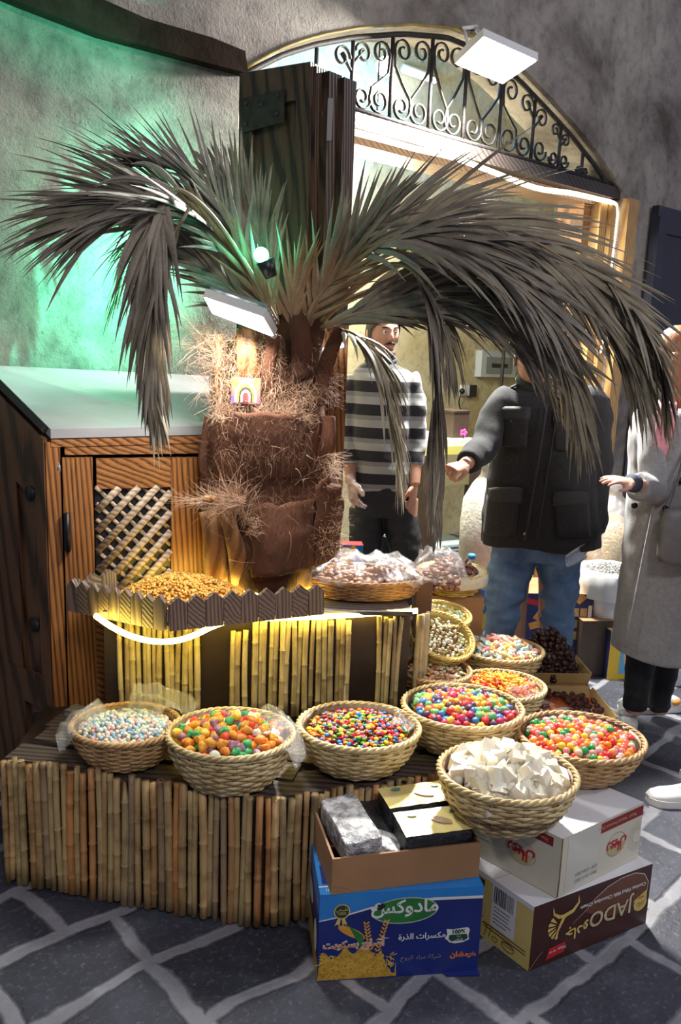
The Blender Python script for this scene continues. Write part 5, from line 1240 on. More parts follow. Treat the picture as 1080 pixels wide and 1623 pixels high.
hairs(420, srcbox(335, 490, 654, 668, 2.54, 2.58), rd(0, -.3, .5, .6), .035, .0007, curl=1.2)
hairs(420, srcbox(340, 490, 668, 730, 2.53, 2.57), rd(.1, -.3, -.8, .4), .045, .0005, M_fibd, curl=1.0)
hairs(160, srcbox(395, 500, 785, 806, 2.54, 2.58), rd(0, -.3, .6, .6), .03, .0006, M_fibd, curl=1.2)

# fronds -----------------------------------------------------------
def leaf_mat(name, a, b, c):
    m, nt, bs = _new(name); _set(bs, rough=.55)
    n1 = ntex(nt, coords(nt), 7, 4); n2 = ntex(nt, coords(nt), 120, 2)
    col = ramp(nt, n1, [(.32, a), (.5, b), (.68, c)]); col = mixc(nt, .35, col, ramp(nt, n2, [(.3, (.5, .5, .5)), (.7, (1.1, 1.1, 1.1))]), 'MULTIPLY')
    nt.links.new(col, bs.inputs['Base Color']); return m
M_leaf = leaf_mat('dry_palm_leaf', (.115, .092, .060), (.225, .19, .13), (.32, .27, .18))
M_leafg = leaf_mat('grey_palm_leaf', (.105, .086, .066), (.205, .172, .132), (.30, .255, .19))
M_leafb = leaf_mat('brown_palm_leaf', (.16, .09, .05), (.28, .17, .09), (.36, .25, .14))
M_leafc = leaf_mat('cream_palm_leaf', (.30, .25, .17), (.48, .42, .30), (.60, .54, .42))
M_rach = mat('palm_stalk', (.20, .13, .07), (.34, .24, .14), 12, rough=.5)
nleaf = 0
def frond(pts, n_, L0, m=M_leaf, a0=55, a1=12, droop=.35, t0=.27, wid=.0082, rach=.009, sides=(1, -1), upv=(0, 0, 1), jit=.12, lift=.1, tipfac=.55, fan=0, seg=8, hang=0.0, label=None):
    n_ = int(n_ * .82); jit *= .85
    """rachis through points (pixel x, y, depth); leaflets both sides, drooping under their weight"""
    global nleaf
    pp_ = [P(*q) for q in pts]; N_ = 60; c = cat_pts(pp_, N_)
    mb = MB(); mb.tube(c, [rach * (1 - .8 * i / (N_ - 1)) for i in range(N_)], 6); fr_ = mb.build('stalk', M_rach, palm)
    mb = MB(); upv = V(upv)
    for i in range(n_):
        t = t0 + (1 - t0) * (i / max(1, n_ - 1)) ** .85
        k = min(int(t * (N_ - 1)), N_ - 2); p = c[k].lerp(c[k + 1], t * (N_ - 1) - k); T = (c[min(k + 2, N_ - 1)] - c[max(k - 1, 0)]).normalized()
        sv = T.cross(upv); sv = sv.normalized() if sv.length > .1 else T.cross(V((0, 1, 0))).normalized(); nv = sv.cross(T).normalized()
        ang = math.radians(a0 + (a1 - a0) * t); L_ = L0 * (1 - (1 - tipfac) * t ** 2) * (.55 + .45 * min(1, (t - t0) / .15 + .2))
        for s_ in sides:
            ja = ang + R.gauss(0, jit); d = (T * math.cos(ja) + sv * s_ * math.sin(ja) + nv * (lift + R.gauss(0, jit))).normalized()
            l = L_ * R.uniform(.8, 1.12); q = [p]; dr = droop * R.uniform(.6, 1.4)
            for j in range(seg):
                d = (d + V((0, 0, -1)) * (dr + hang * (j / seg)) / seg * 1.6).normalized(); q.append(q[-1] + d * l / seg)
            side_ = d.cross(nv); side0 = (q[1] - q[0]).cross(nv); side0 = side0.normalized() if side0.length > 1e-4 else sv
            vs = []; tw = R.uniform(-.9, .9)
            for j, x in enumerate(q):
                u = j / seg; ww = wid * (.35 + .9 * min(1, u * 5)) * (1 - u ** 1.7) + .0004
                tt = (q[min(j + 1, seg)] - q[max(j - 1, 0)]).normalized()
                s1 = (side0 - tt * side0.dot(tt)).normalized(); n1 = tt.cross(s1); s2 = s1 * math.cos(tw * u) + n1 * math.sin(tw * u); n2 = tt.cross(s2)
                vs += [x - s2 * ww + n2 * ww * .35, x - n2 * ww * .1, x + s2 * ww + n2 * ww * .35]
            mb.smooth = True
            mb.add(vs, [f for j in range(seg) for f in ((3 * j, 3 * j + 1, 3 * j + 4, 3 * j + 3), (3 * j + 1, 3 * j + 2, 3 * j + 5, 3 * j + 4))]); nleaf += 1
    o = mb.build('leaflets', m, fr_)
    fr_.name = 'frond'; return fr_
# to the right
frond([(505, 500, 2.72), (560, 420, 2.62), (640, 360, 2.55), (740, 350, 2.50), (850, 385, 2.45), (940, 450, 2.40), (1000, 540, 2.40)], 84, .50, M_leaf, 30, 12, .30, upv=(0, -.8, .5), lift=0)
frond([(510, 505, 2.74), (570, 430, 2.72), (660, 390, 2.70), (770, 385, 2.68), (880, 420, 2.66), (970, 500, 2.64), (1015, 590, 2.62)], 84, .46, M_leafg, 28, 10, .34, upv=(0, -.8, .5), lift=0)
frond([(510, 510, 2.70), (575, 450, 2.64), (660, 410, 2.58), (760, 415, 2.52), (840, 470, 2.47), (895, 560, 2.44), (920, 650, 2.42)], 80, .40, M_leaf, 24, 8, .42, upv=(0, -.7, .6), lift=0)
frond([(505, 510, 2.74), (560, 470, 2.80), (640, 450, 2.86), (740, 460, 2.90), (830, 500, 2.92), (900, 560, 2.94)], 70, .38, M_leaf, 24, 9, .32, upv=(0, -.8, .5), lift=0)
frond([(510, 520, 2.70), (580, 490, 2.60), (670, 470, 2.52), (770, 490, 2.46), (840, 545, 2.42)], 60, .36, M_leafg, 22, 9, .34, upv=(0, -.8, .5), lift=0)
frond([(520, 522, 2.74), (590, 505, 2.80), (680, 505, 2.86), (770, 525, 2.90), (850, 580, 2.92), (890, 650, 2.92)], 46, .24, M_leaf, 22, 8, .35, wid=.0075)
frond([(500, 500, 2.70), (545, 420, 2.56), (605, 385, 2.46), (690, 375, 2.40), (780, 410, 2.36), (860, 480, 2.32)], 64, .44, M_leafg, 26, 10, .36, upv=(0, -.8, .6), lift=0)
frond([(510, 500, 2.74), (555, 410, 2.74), (610, 350, 2.74), (690, 330, 2.74), (790, 350, 2.74), (880, 400, 2.74)], 64, .36, M_leafg, 26, 12, .22, upv=(0, -.8, .3), lift=0)
frond([(960, 440, 2.42), (1010, 500, 2.38), (1045, 570, 2.36), (1055, 640, 2.35)], 34, .26, M_leaf, 30, 10, .5, t0=.0, rach=.004)
# drooping grey one in front of the doorway, and the cream one
frond([(545, 470, 2.62), (600, 425, 2.50), (650, 425, 2.42), (680, 480, 2.38), (690, 580, 2.37), (694, 700, 2.37), (693, 790, 2.37)], 62, .30, M_leafg, 20, 5, .55, t0=.38, hang=1.2, wid=.0085, jit=.09)
frond([(530, 525, 2.64), (560, 530, 2.55), (590, 560, 2.50), (612, 620, 2.48), (627, 690, 2.47), (632, 740, 2.47)], 46, .27, M_leafc, 20, 6, .40, t0=.10, hang=.8, jit=.10, wid=.0075)
frond([(700, 470, 2.48), (712, 520, 2.46), (715, 580, 2.45)], 16, .22, M_leaf, 24, 8, .4, t0=.05, rach=.004, hang=.6)
frond([(520, 512, 2.60), (600, 488, 2.58), (700, 488, 2.56), (790, 500, 2.54), (860, 530, 2.52)], 60, .26, M_leaf, 18, 7, .22, wid=.009)
frond([(515, 515, 2.52), (570, 497, 2.50), (650, 488, 2.48), (740, 494, 2.46), (800, 510, 2.44)], 70, .22, M_leaf, 16, 6, .16, t0=.03, wid=.009, upv=(0, -.9, .3), lift=0)
frond([(515, 500, 2.64), (570, 470, 2.62), (650, 450, 2.60), (740, 455, 2.58), (830, 490, 2.56)], 70, .32, M_leafg, 22, 8, .22, upv=(0, -.9, .3), lift=0)
frond([(300, 330, 2.36), (262, 400, 2.31), (243, 480, 2.29), (240, 560, 2.28), (246, 650, 2.27)], 40, .28, M_leaf, 16, 5, .4, t0=.05, hang=.8, rach=.005)
# centre, standing
frond([(462, 520, 2.58), (464, 480, 2.56), (470, 450, 2.54)], 12, .26, M_leafb, 22, 8, .02, t0=.05, rach=.006, wid=.0065, upv=(0, -1, 0), jit=.09)
frond([(490, 515, 2.62), (520, 450, 2.58), (560, 385, 2.54), (600, 340, 2.50)], 26, .30, M_leafg, 26, 10, .08, t0=.1, upv=(0, -1, 0))
frond([(480, 520, 2.60), (505, 470, 2.56), (545, 430, 2.52)], 11, .28, M_leafb, 30, 10, .08, wid=.0065, t0=.1, upv=(0, -1, 0))
frond([(440, 515, 2.62), (425, 450, 2.64), (415, 390, 2.68), (405, 340, 2.72)], 24, .26, M_leaf, 24, 10, .02, t0=.15, upv=(0, -1, 0))
# to the left
frond([(440, 510, 2.66), (400, 440, 2.60), (345, 370, 2.52), (290, 330, 2.45), (225, 320, 2.38), (150, 345, 2.32)], 56, .50, M_leafg, 40, 14, .26, upv=(0, -.5, .8), lift=0)
frond([(440, 505, 2.70), (395, 430, 2.70), (340, 365, 2.70), (275, 330, 2.70), (200, 315, 2.70), (120, 325, 2.70)], 52, .52, M_leaf, 40, 14, .16, upv=(0, -.7, .6), lift=0)
frond([(438, 510, 2.62), (390, 420, 2.52), (330, 335, 2.42), (275, 300, 2.34), (248, 350, 2.29), (240, 430, 2.28), (240, 520, 2.28), (246, 600, 2.28)], 66, .36, M_leafg, 38, 6, .40, t0=.40, hang=.5, jit=.14, upv=(0, -1, .1), lift=0)
frond([(438, 505, 2.66), (395, 400, 2.62), (340, 310, 2.58), (285, 270, 2.54), (240, 260, 2.52)], 40, .30, M_leafg, 42, 14, .05, upv=(0, -.6, 1))
frond([(445, 500, 2.66), (420, 410, 2.68), (390, 340, 2.70), (362, 290, 2.72)], 40, .28, M_leaf, 38, 12, .02, upv=(0, -1, .2))
frond([(436, 515, 2.60), (405, 455, 2.56), (370, 400, 2.52), (330, 350, 2.50)], 18, .24, M_leafb, 18, 8, .05, t0=.08, upv=(0, -1, .2), wid=.007)
frond([(430, 515, 2.62), (385, 475, 2.58), (335, 430, 2.55), (300, 400, 2.54)], 34, .24, M_leafg, 26, 8, .16, t0=.1, upv=(0, -1, .2))
frond([(440, 505, 2.72), (405, 420, 2.78), (350, 350, 2.84), (280, 330, 2.90), (220, 370, 2.92), (190, 450, 2.93)], 52, .34, M_leaf, 34, 10, .45)
frond([(436, 512, 2.66), (380, 440, 2.66), (315, 390, 2.66), (270, 400, 2.66), (245, 470, 2.66)], 40, .30, M_leafb, 30, 8, .5)
print('leaflets', nleaf)

# flood lamp tucked into the trunk and green spotlight
flood('flood_lamp', [P(325, 474, 2.36), P(337, 497, 2.50), P(431, 533, 2.46), P(414, 504, 2.32)], .028, 'bright white LED flood lamp tucked against the palm trunk, shining down on its fibres', 11, 16, TB + V((-.05, -.05, .35)),
      [[P(345, 480, 2.50), P(400, 520, 2.60)], [P(425, 520, 2.47), P(440, 540, 2.60)]])
gs = empty('spotlight', P(412, 414, 2.47), 'small green spotlight among the frond bases, lighting the stone wall', 'lamp')
gp_ = P(414, 404, 2.47)
mb = MB(); mb.ball(gp_, .022, 12, 8); mb.build('bulb', emit('green_glow', (.08, 1, .62), 30), gs)
mb = MB(); mb.tube([gp_ + V((.03, .01, -.06)), gp_ + V((.012, .0, -.015))], [.018, .028], 12); mb.build('holder', M_black, gs)
lamp('green_light', 'SPOT', P(405, 395, 2.80), 185, (.12, 1, .60), .02, fw_px(30, 330), angle=math.radians(118), blend=.9)
lamp('green_bulb_light', 'POINT', gp_ + V((0, .0, .03)), .7, (.06, 1, .58), .02)
# added green light without a fixture, spreading the spotlight's wash over the wall
lamp('green_wall_fill', 'SPOT', P(290, 430, 2.66), 46, (.14, 1, .55), .03, fw_px(130, 300), angle=math.radians(125), blend=.9)
# small printed label stuck to the trunk
lb = MB(); lc = P(390, 619, 2.555); f_ = Frame(lc, (1, 0, 0), (0, .12, 1), (0, -1, .1)); wl_, hl_ = .045, .040
lb.flat().prism([f_.p(-wl_, -hl_), f_.p(wl_, -hl_), f_.p(wl_, hl_), f_.p(-wl_, hl_)], f_.n * .002)
lbo = empty('picture_label', lc, 'small colourful printed picture tied to the palm trunk under its lamp', 'picture')
lb.build('card', mat('label_orange_white', (.50, .15, .04), (.10, .06, .16), 12, stops=(.4, .6), rough=.3), lbo)
for k, (r_, col) in enumerate(((.034, 'printed_white'), (.028, 'printed_orange'), (.021, 'printed_black'), (.015, 'printed_gold'), (.009, 'printed_maroon'))):
    mb = MB(); pts = [(r_ * math.cos(t), -.03 + .012 + r_ * 1.35 * math.sin(t)) for t in [PI * i / 14 for i in range(15)]] + [(-r_, -.036), (r_, -.036)]
    shape(mb, f_, pts, .0026 + k * .0004); mb.build('printed_arch', MATS[col], lbo)
mb = MB(); mb.tube([f_.p(-wl_, .0, .004), f_.p(wl_, .004, .004)], .0008, 4) if False else None
# ------------------------------------------------------------------ people
M_skin = mat('skin', (.46, .24, .16), (.54, .30, .21), 14, 150, .12, rough=.5, sss=.12)
M_skin2 = mat('skin_fair', (.58, .33, .24), (.64, .38, .29), 14, 150, .12, rough=.5, sss=.12)
M_hair = mat('black_hair', (.006, .005, .004), (.018, .012, .01), 120, rough=.75, map_scale=(1, 1, .1))
M_hairo = mat('auburn_hair', (.26, .09, .03), (.46, .20, .08), 90, 120, .5, rough=.4, map_scale=(1, 1, .06))
def add_head(mb, c, yaw, s_=1.0, pitch_=0.0):
    mt = Matrix.Rotation(yaw, 3, 'Z') @ Matrix.Rotation(pitch_, 3, 'X')        # local -Y is the face
    nu, nv = 56, 44; vs = []
    for j in range(nv + 1):
        th = PI * j / nv
        for i in range(nu):
            ph = 2 * PI * i / nu; d = V((math.sin(th) * math.cos(ph), math.sin(th) * math.sin(ph), math.cos(th)))
            x, y, z = d.x * .076, d.y * .094, d.z * .118
            if d.z < 0: t = -d.z; x *= 1 - .30 * t ** 1.3; y *= (1 - .05 * t) if d.y < 0 else (1 - .45 * t)
            if d.y < 0:
                u, w2 = d.x, d.z
                g = lambda cx, cz, sx, sz: math.exp(-((u - cx) / sx) ** 2 - ((w2 - cz) / sz) ** 2)
                y -= .022 * g(0, -.17, .13, .13) + .012 * g(0, .0, .10, .20) + .006 * g(0, -.50, .26, .09) + .008 * g(0, -.80, .28, .14) + .005 * g(0, .25, .5, .09)
                y += .010 * g(.36, .07, .18, .09) + .010 * g(-.36, .07, .18, .09) + .004 * g(0, -.62, .25, .05)
                x += math.copysign(.003, d.x) * g(math.copysign(.55, d.x), -.15, .2, .2)
            vs.append(V(c) + mt @ V((x, y, z)) * s_)
    mb.add(vs, [(j * nu + i, (j + 1) * nu + i, (j + 1) * nu + (i + 1) % nu, j * nu + (i + 1) % nu) for j in range(nv) for i in range(nu)])
    for sx in (-1, 1): mb.ball(V(c) + mt @ V((sx * .077, .008, -.005)) * s_, (.009 * s_, .018 * s_, .030 * s_), 10, 8, mtx=mt)
    return mt
def head_parts(par, c, mt, s_=1.0, hair='short', hm=None, moustache=False):
    c = V(c); q = lambda x, y, z: c + mt @ V((x, y, z)) * s_; hm = hm or M_hair
    for sx in (-1, 1):
        mb = MB(); mb.ball(q(sx * .028, -.0765, .008), .0105 * s_, 12, 8); e = mb.build('eye', mat('eye_white', (.75, .73, .70), rough=.2), par)
        mb = MB(); mb.ball(q(sx * .028, -.0845, .008), .0048 * s_, 10, 8); mb.build('iris', M_black, e)
        mb = MB(); mb.tube([q(sx * .012, -.092, .028), q(sx * .030, -.090, .033), q(sx * .046, -.080, .028)], [.003 * s_, .0042 * s_, .002 * s_], 6); mb.build('eyebrow', hm, par)
    mb = MB(); mb.tube([q(-.022, -.090, -.058), q(-.008, -.0985, -.056), q(.008, -.0985, -.056), q(.022, -.090, -.058)], [(.004 * s_, .003 * s_)] * 4, 8); mb.tube([q(-.016, -.090, -.066), q(0, -.096, -.0665), q(.016, -.090, -.066)], .004 * s_, 8); mb.build('lips', mat('lips', (.42, .15, .12), rough=.45), par)
    if moustache:
        mb = MB(); mb.tube([q(-.030, -.085, -.052), q(-.012, -.100, -.044), q(.012, -.100, -.044), q(.030, -.085, -.052)], [.002 * s_, .006 * s_, .006 * s_, .002 * s_], 8); mb.build('moustache', hm, par)
        mb = MB()
        for a in range(11): t = (a / 10 - .5) * 2.0; mb.ball(q(.054 * math.sin(t), -.082 * math.cos(t) + .004, -.082 - .014 * math.cos(t)), (.012 * s_, .010 * s_, .016 * s_), 8, 6)
        mb.build('beard', mat('beard_stubble', (.10, .055, .04), rough=.8), par)
    mb = MB(); nu, nv = 40, 20; vs = []
    for j in range(nv + 1):
        for i in range(nu):
            ph = 2 * PI * i / nu; front = -math.sin(ph)
            tmax = .98 + (.95 if hair == 'short' else 1.5) * (1 - max(0, front)) * .75 if front > .2 else 1.95
            th = tmax * j / nv; d = V((math.sin(th) * math.cos(ph), math.sin(th) * math.sin(ph), math.cos(th)))
            k = 1.07 + .02 * noise.noise(d * 9); vs.append(q(d.x * .078 * k, d.y * .096 * k, d.z * .120 * k + .003))
    mb.add(vs, [(j * nu + i, (j + 1) * nu + i, (j + 1) * nu + (i + 1) % nu, j * nu + (i + 1) % nu) for j in range(nv) for i in range(nu)])
    if hair == 'long':
        for k in range(90):
            a = PI * (-.05 + 1.1 * k / 89) + R.uniform(-.03, .03); x, y = math.cos(a), math.sin(a)
            p0 = q(x * .080, y * .098, .02); pts = [p0, q(x * .090, y * .105, -.08), q(x * .098, y * .105, -.18) + V((R.uniform(-.01, .01), 0, 0)), q(x * .095, y * .10, -.27 + R.uniform(-.03, .03))]
            mb.tube(cat_pts(pts, 8), [.010, .011, .011, .010, .009, .007, .005, .002], 6)
    mb.build('hair', hm, par)
def add_hand(mb, wrist, d, palm_n, thumb, curl=.5, s_=1.0, spread=.14, pinch=0.0):
    """d: direction of the fingers; palm_n: the way the palm looks; thumb: side the thumb leaves from"""
    d = V(d).normalized(); n = V(palm_n); n = (n - d * n.dot(d)).normalized(); t = V(thumb); t = (t - d * t.dot(d) - n * t.dot(n)).normalized(); w_ = V(wrist)
    mb.tube([w_ - d * .03 * s_, w_, w_ + d * .03 * s_, w_ + d * .065 * s_, w_ + d * .088 * s_], [(.024 * s_, .019 * s_), (.026 * s_, .018 * s_), (.036 * s_, .016 * s_), (.041 * s_, .014 * s_), (.038 * s_, .010 * s_)], 14, ref=n)
    for i, L_ in enumerate((.070, .079, .074, .058)):
        off = (.028 - .0187 * i) * s_; b = w_ + d * (.080 - abs(i - 1.2) * .003) * s_ + t * off; dd = (d + t * (spread * (1.3 - i) * .8)).normalized(); pts = [b - dd * .02 * s_, b]; a = 0
        for k, f in enumerate((.42, .32, .26)):
            a += curl * (.75, .95, .7)[k] * (1 + .12 * i); v_ = dd * math.cos(a) + n * math.sin(a); pts.append(pts[-1] + v_ * L_ * f * s_)
        mb.tube(pts, [.0088 * s_, .0090 * s_, .0082 * s_, .0076 * s_, .0058 * s_], 10)
    b = w_ + d * .018 * s_ + t * .026 * s_; dd = (d * .62 + t * .70 + n * (.25 + pinch)).normalized(); d2 = (d * .86 + t * (.28 - pinch) + n * (.35 + pinch)).normalized(); d3 = (d * .95 + n * (.3 + pinch) - t * pinch * .7).normalized()
    mb.tube([b - dd * .012 * s_, b + dd * .022 * s_, b + dd * .022 * s_ + d2 * .032 * s_, b + dd * .022 * s_ + d2 * .032 * s_ + d3 * .024 * s_], [.014 * s_, .0118 * s_, .0098 * s_, .0070 * s_], 10)
def rings(mb, rr, yaw=0.0, n=28):
    """garment rings (pixel x, y, depth, half width in px, depth radius)"""
    vs = []; m_ = len(rr)
    for (x, y, Y, hw, ry) in rr:
        c = P(x, y, Y); rx = hw * Y / F
        for k in range(n):
            a = 2 * PI * k / n; ca, sa = math.cos(a), math.sin(a); p = V((math.copysign(abs(ca) ** .85, ca) * rx, math.copysign(abs(sa) ** .85, sa) * ry, 0)); vs.append(c + Matrix.Rotation(yaw, 3, 'Z') @ p)
    mb.add(vs, [(i * n + k, i * n + (k + 1) % n, (i + 1) * n + (k + 1) % n, (i + 1) * n + k) for i in range(m_ - 1) for k in range(n)] + [tuple(range(n - 1, -1, -1)), tuple((m_ - 1) * n + k for k in range(n))])
def smoothr(rr, k=4):
    out = []
    for a, b in zip(rr, rr[1:]):
        for i in range(k): t = i / k; out.append(tuple(p + (q - p) * t for p, q in zip(a, b)))
    return out + [rr[-1]]
def wrinkle(amp, fx, fz=None, seed=0):
    fz = fz or fx
    return lambda p, n: p + n * (amp * (noise.noise(V((p.x * fx, p.y * fx, p.z * fz + seed))) + .5 * noise.noise(V((p.x * fx * 2.3 + 5, p.y * fx * 2, p.z * fz * 2.1 + seed)))))
def pt(q): return P(*q)
def shoe(par, heel, d, m, accent=None, s_=1.0):
    d = V(d).normalized(); sd_ = V((d.y, -d.x, 0)); heel = V(heel); nu = 22
    st = [(0, .030, .062), (.03, .036, .075), (.08, .037, .085), (.13, .040, .070), (.18, .046, .052), (.23, .046, .046), (.265, .036, .038), (.285, .014, .024)]
    mb = MB(); vs = []
    for x, w_, h in st:
        for k in range(nu):
            a = 2 * PI * k / nu; cz = math.sin(a); vs.append(heel + d * x * s_ + sd_ * (math.cos(a) * w_ * s_) + UP * (.026 + (h - .02) * max(0, cz) ** .8 * s_ if cz > 0 else .026 + .006 * cz))
    mb.add(vs, [(i * nu + k, i * nu + (k + 1) % nu, (i + 1) * nu + (k + 1) % nu, (i + 1) * nu + k) for i in range(len(st) - 1) for k in range(nu)] + [tuple(range(nu - 1, -1, -1)), tuple((len(st) - 1) * nu + k for k in range(nu))])
    o = mb.build('shoe', m, par)
    mb = MB(); out = [heel + d * x * s_ + sd_ * (w_ + .004) * s_ for x, w_, h in st] + [heel + d * x * s_ - sd_ * (w_ + .004) * s_ for x, w_, h in reversed(st)]
    mb.prism([p + UP * .001 for p in out], UP * .026); mb.build('sole', mat('white_rubber', (.74, .73, .70), rough=.5), o)
    mb = MB()
    for k in range(5): x = .10 + .022 * k; h = .088 - k * .011; mb.tube([heel + d * x * s_ + sd_ * .018 + UP * (h + .004), heel + d * (x + .004) * s_ + UP * (h + .010), heel + d * x * s_ - sd_ * .018 + UP * (h + .004)], .003, 6)
    mb.build('laces', mat('white_rubber', (0, 0, 0)), o)
    if accent:
        mb = MB(); mb.ball(heel + d * .03 + UP * .045, (.036, .036, .022), 12, 8); mb.ball(heel + d * .15 + UP * .045, (.043, .043, .016), 12, 8); mb.build('accent_panel', accent, o)
def button(par, p, n_, r=.010, m=None, name='button'):
    mb = MB(); n_ = V(n_).normalized(); mb.tube([V(p), V(p) + n_ * .004], r, 14); mb.build(name, m or M_black, par)

# --- man in the black jacket
M_jk = mat('charcoal_wool', (.012, .012, .014), (.026, .026, .029), 90, 240, .5, .003, rough=.9, sheen=.04)
M_denim = mat('blue_denim', (.045, .10, .22), (.17, .29, .48), 7, 260, .4, .002, stops=(.35, .68), rough=.8)
man = empty('person', P(850, 1125, 3.68), 'man in black wool jacket and blue jeans outside the doorway, holding a clear scoop', 'person'); man.location.z = 0
YJ = 3.68
hc_ = P(846, 570, YJ - .04)
mb = MB(); mt_ = add_head(mb, hc_, -.10, 1.0, .30)
mb.tube([P(856, 640, YJ + .02), P(853, 615, YJ), P(849, 590, YJ)], [.066, .060, .058], 16)
mb.tube([P(858, 860, YJ), P(858, 760, YJ), P(860, 680, YJ), P(858, 640, YJ)], [(.14, .09), (.13, .09), (.16, .10), (.14, .07)], 18, ref=V((0, 1, 0)))
for a in ((820, 880), (880, 880)): mb.tube([P(a[0], 850, YJ), P(a[0] - 5, 960, YJ), P(a[0] - 8, 1120, YJ)], [.08, .06, .045], 14)
wr = P(737, 737, 3.32); el = P(768, 708, 3.52); shd = P(805, 640, 3.67)
mb.tube([shd, el, wr], [.05, .042, .028], 14)
add_hand(mb, wr + V((-.0, 0, 0)), P(705, 746, 3.24) - wr, (.35, .45, -.3), (0, -.6, .8), 1.15, .95, pinch=.35)
sh2, el2, wr2 = P(940, 650, 3.72), P(948, 745, 3.74), P(938, 848, 3.64)
mb.tube([sh2, el2, wr2], [.05, .042, .028], 14)
add_hand(mb, wr2, P(925, 890, 3.56) - wr2, (-.9, -.1, 0), (0, -1, .1), 1.0, .98, pinch=.3)
remeshed(mb, 'body', M_skin, man, .005, 3)
head_parts(man, hc_, mt_, 1.0, 'short')
mb = MB()
rings(mb, smoothr([(858, 606, YJ, 26, .060), (860, 615, YJ, 50, .085), (862, 624, YJ, 66, .110), (863, 640, YJ, 75, .130), (862, 670, YJ, 78, .145), (860, 710, YJ, 80, .150), (858, 760, YJ, 86, .150), (857, 810, YJ, 92, .160), (857, 862, YJ, 97, .170)]), 0)
mb.tube(cat_pts([P(812, 628, 3.67), P(786, 655, 3.62), el + V((0, 0, .0)), P(752, 722, 3.42), P(742, 733, 3.35)], 12), [.064, .070, .070, .068, .066, .064, .062, .060, .058, .054, .050, .048], 18)
mb.tube(cat_pts([P(925, 632, 3.70), sh2 + V((.02, 0, 0)), el2, P(945, 800, 3.70), P(940, 842, 3.66)], 12), [.064, .070, .070, .068, .066, .066, .064, .062, .060, .058, .056, .054], 18)
jk = remeshed(mb, 'jacket', M_jk, man, .0085, 5, wrinkle(.012, 7, 9, 3))
def jpt(x, y, off=.0):
    """a point on the front of the jacket"""
    for rr in range(1): pass
    prof_ = [(606, 26, .06), (624, 72, .115), (640, 82, .135), (670, 84, .15), (760, 86, .15), (810, 92, .16), (862, 97, .17)]
    for (ya, ha, da), (yb, hb, db) in zip(prof_, prof_[1:]):
        if y <= yb: t = max(0, (y - ya) / (yb - ya)); hw, dd_ = ha + (hb - ha) * t, da + (db - da) * t; break
    u = max(-.98, min(.98, (x - 859) / hw)); dep = dd_ * (1 - abs(u) ** 2.3) ** .435
    return P(x, y, YJ - dep - off)
def jpatch(name, x0, y0, x1, y1, th, m=M_jk, skew=0, nn=10):
    mb = MB()
    def f(a, b): x, y = x0 + (x1 - x0) * a + skew * b, y0 + (y1 - y0) * b; return jpt(x, y, .003 + th * .45 * min(1, 8 * min(a, 1 - a, b, 1 - b) + .2))
    mb.grid(f, nn, nn); bb_ = len(mb.v); o = mb.build(name, m, man); md = o.modifiers.new('s', 'SOLIDIFY'); md.thickness = .012; md.offset = -1; return o
M_jk2 = mat('jacket_trim', (.020, .020, .022), (.035, .035, .038), 90, 240, .4, rough=.75)
for q in ((790, 655, 838, 708, .010, -4), (880, 660, 925, 712, .010, 0), (775, 785, 822, 848, .018, -6), (880, 790, 930, 850, .018, 4)): jpatch('pocket', q[0], q[1], q[2], q[3], q[4], M_jk, q[5])
for q in ((788, 648, 840, 664), (878, 652, 928, 668), (778, 775, 828, 796), (878, 780, 932, 800)): jpatch('pocket_flap', q[0], q[1], q[2], q[3], .020, M_jk2, -1)
for q in ((833, 655), (922, 660), (832, 846), (812, 668)): button(man, jpt(*q, .014), (0, -1, 0), .006, M_steel, 'snap_button')
mb = MB(); mb.tube([jpt(868 - (y - 640) * .16, y, .016) for y in range(640, 862, 12)], .006, 6); mb.build('zipper', M_jk2, man)
mb = MB(); mb.tube([jpt(886 - (y - 640) * .16, y, .014) for y in range(640, 862, 12)], .004, 6); mb.build('placket_seam', M_jk2, man)
mb = MB(); 
for k in range(2): mb.tube([P(858 + 34 * math.cos(a), 606 - 5 * k - 4 * math.sin(a) + 8 * max(0, -math.sin(a)), YJ - .0 + .075 * math.sin(a)) for a in [2 * PI * i / 24 for i in range(25)]], .020, 10)
mb.build('collar', M_jk, man)
for (x0, y0, x1, y1) in ((800, 622, 838, 608), (885, 610, 925, 628)):
    mb = MB(); mb.tube([P(x0, y0 - 2, YJ - .02), P((x0 + x1) / 2, (y0 + y1) / 2 - 5, YJ - .03), P(x1, y1 - 4, YJ - .03)], [(.020, .006)] * 3, 8, ref=UP); mb.build('shoulder_strap', M_jk2, man)
mb = MB()
rings(mb, smoothr([(857, 850, YJ, 80, .125), (853, 870, YJ, 78, .118), (851, 885, YJ, 72, .11)], 2), 0)
mb.tube(cat_pts([P(814, 880, YJ), P(800, 960, YJ + .0), P(790, 1040, YJ + .02), P(787, 1118, YJ)], 12), [.108, .104, .098, .092, .086, .082, .078, .076, .075, .075, .075, .075], 18)
mb.tube(cat_pts([P(888, 880, YJ), P(884, 960, YJ + .0), P(878, 1040, YJ + .02), P(874, 1118, YJ)], 12), [.106, .102, .096, .090, .085, .081, .078, .076, .075, .075, .075, .075], 18)
remeshed(mb, 'jeans', M_denim, man, .009, 4, wrinkle(.014, 6, 14, 9))
for x in (790, 876): b_ = P(x, 1118, YJ); shoe(man, (b_.x + .0, YJ + .10, 0), (-.12, -1, 0), mat('dark_leather', (.03, .025, .02), rough=.4))
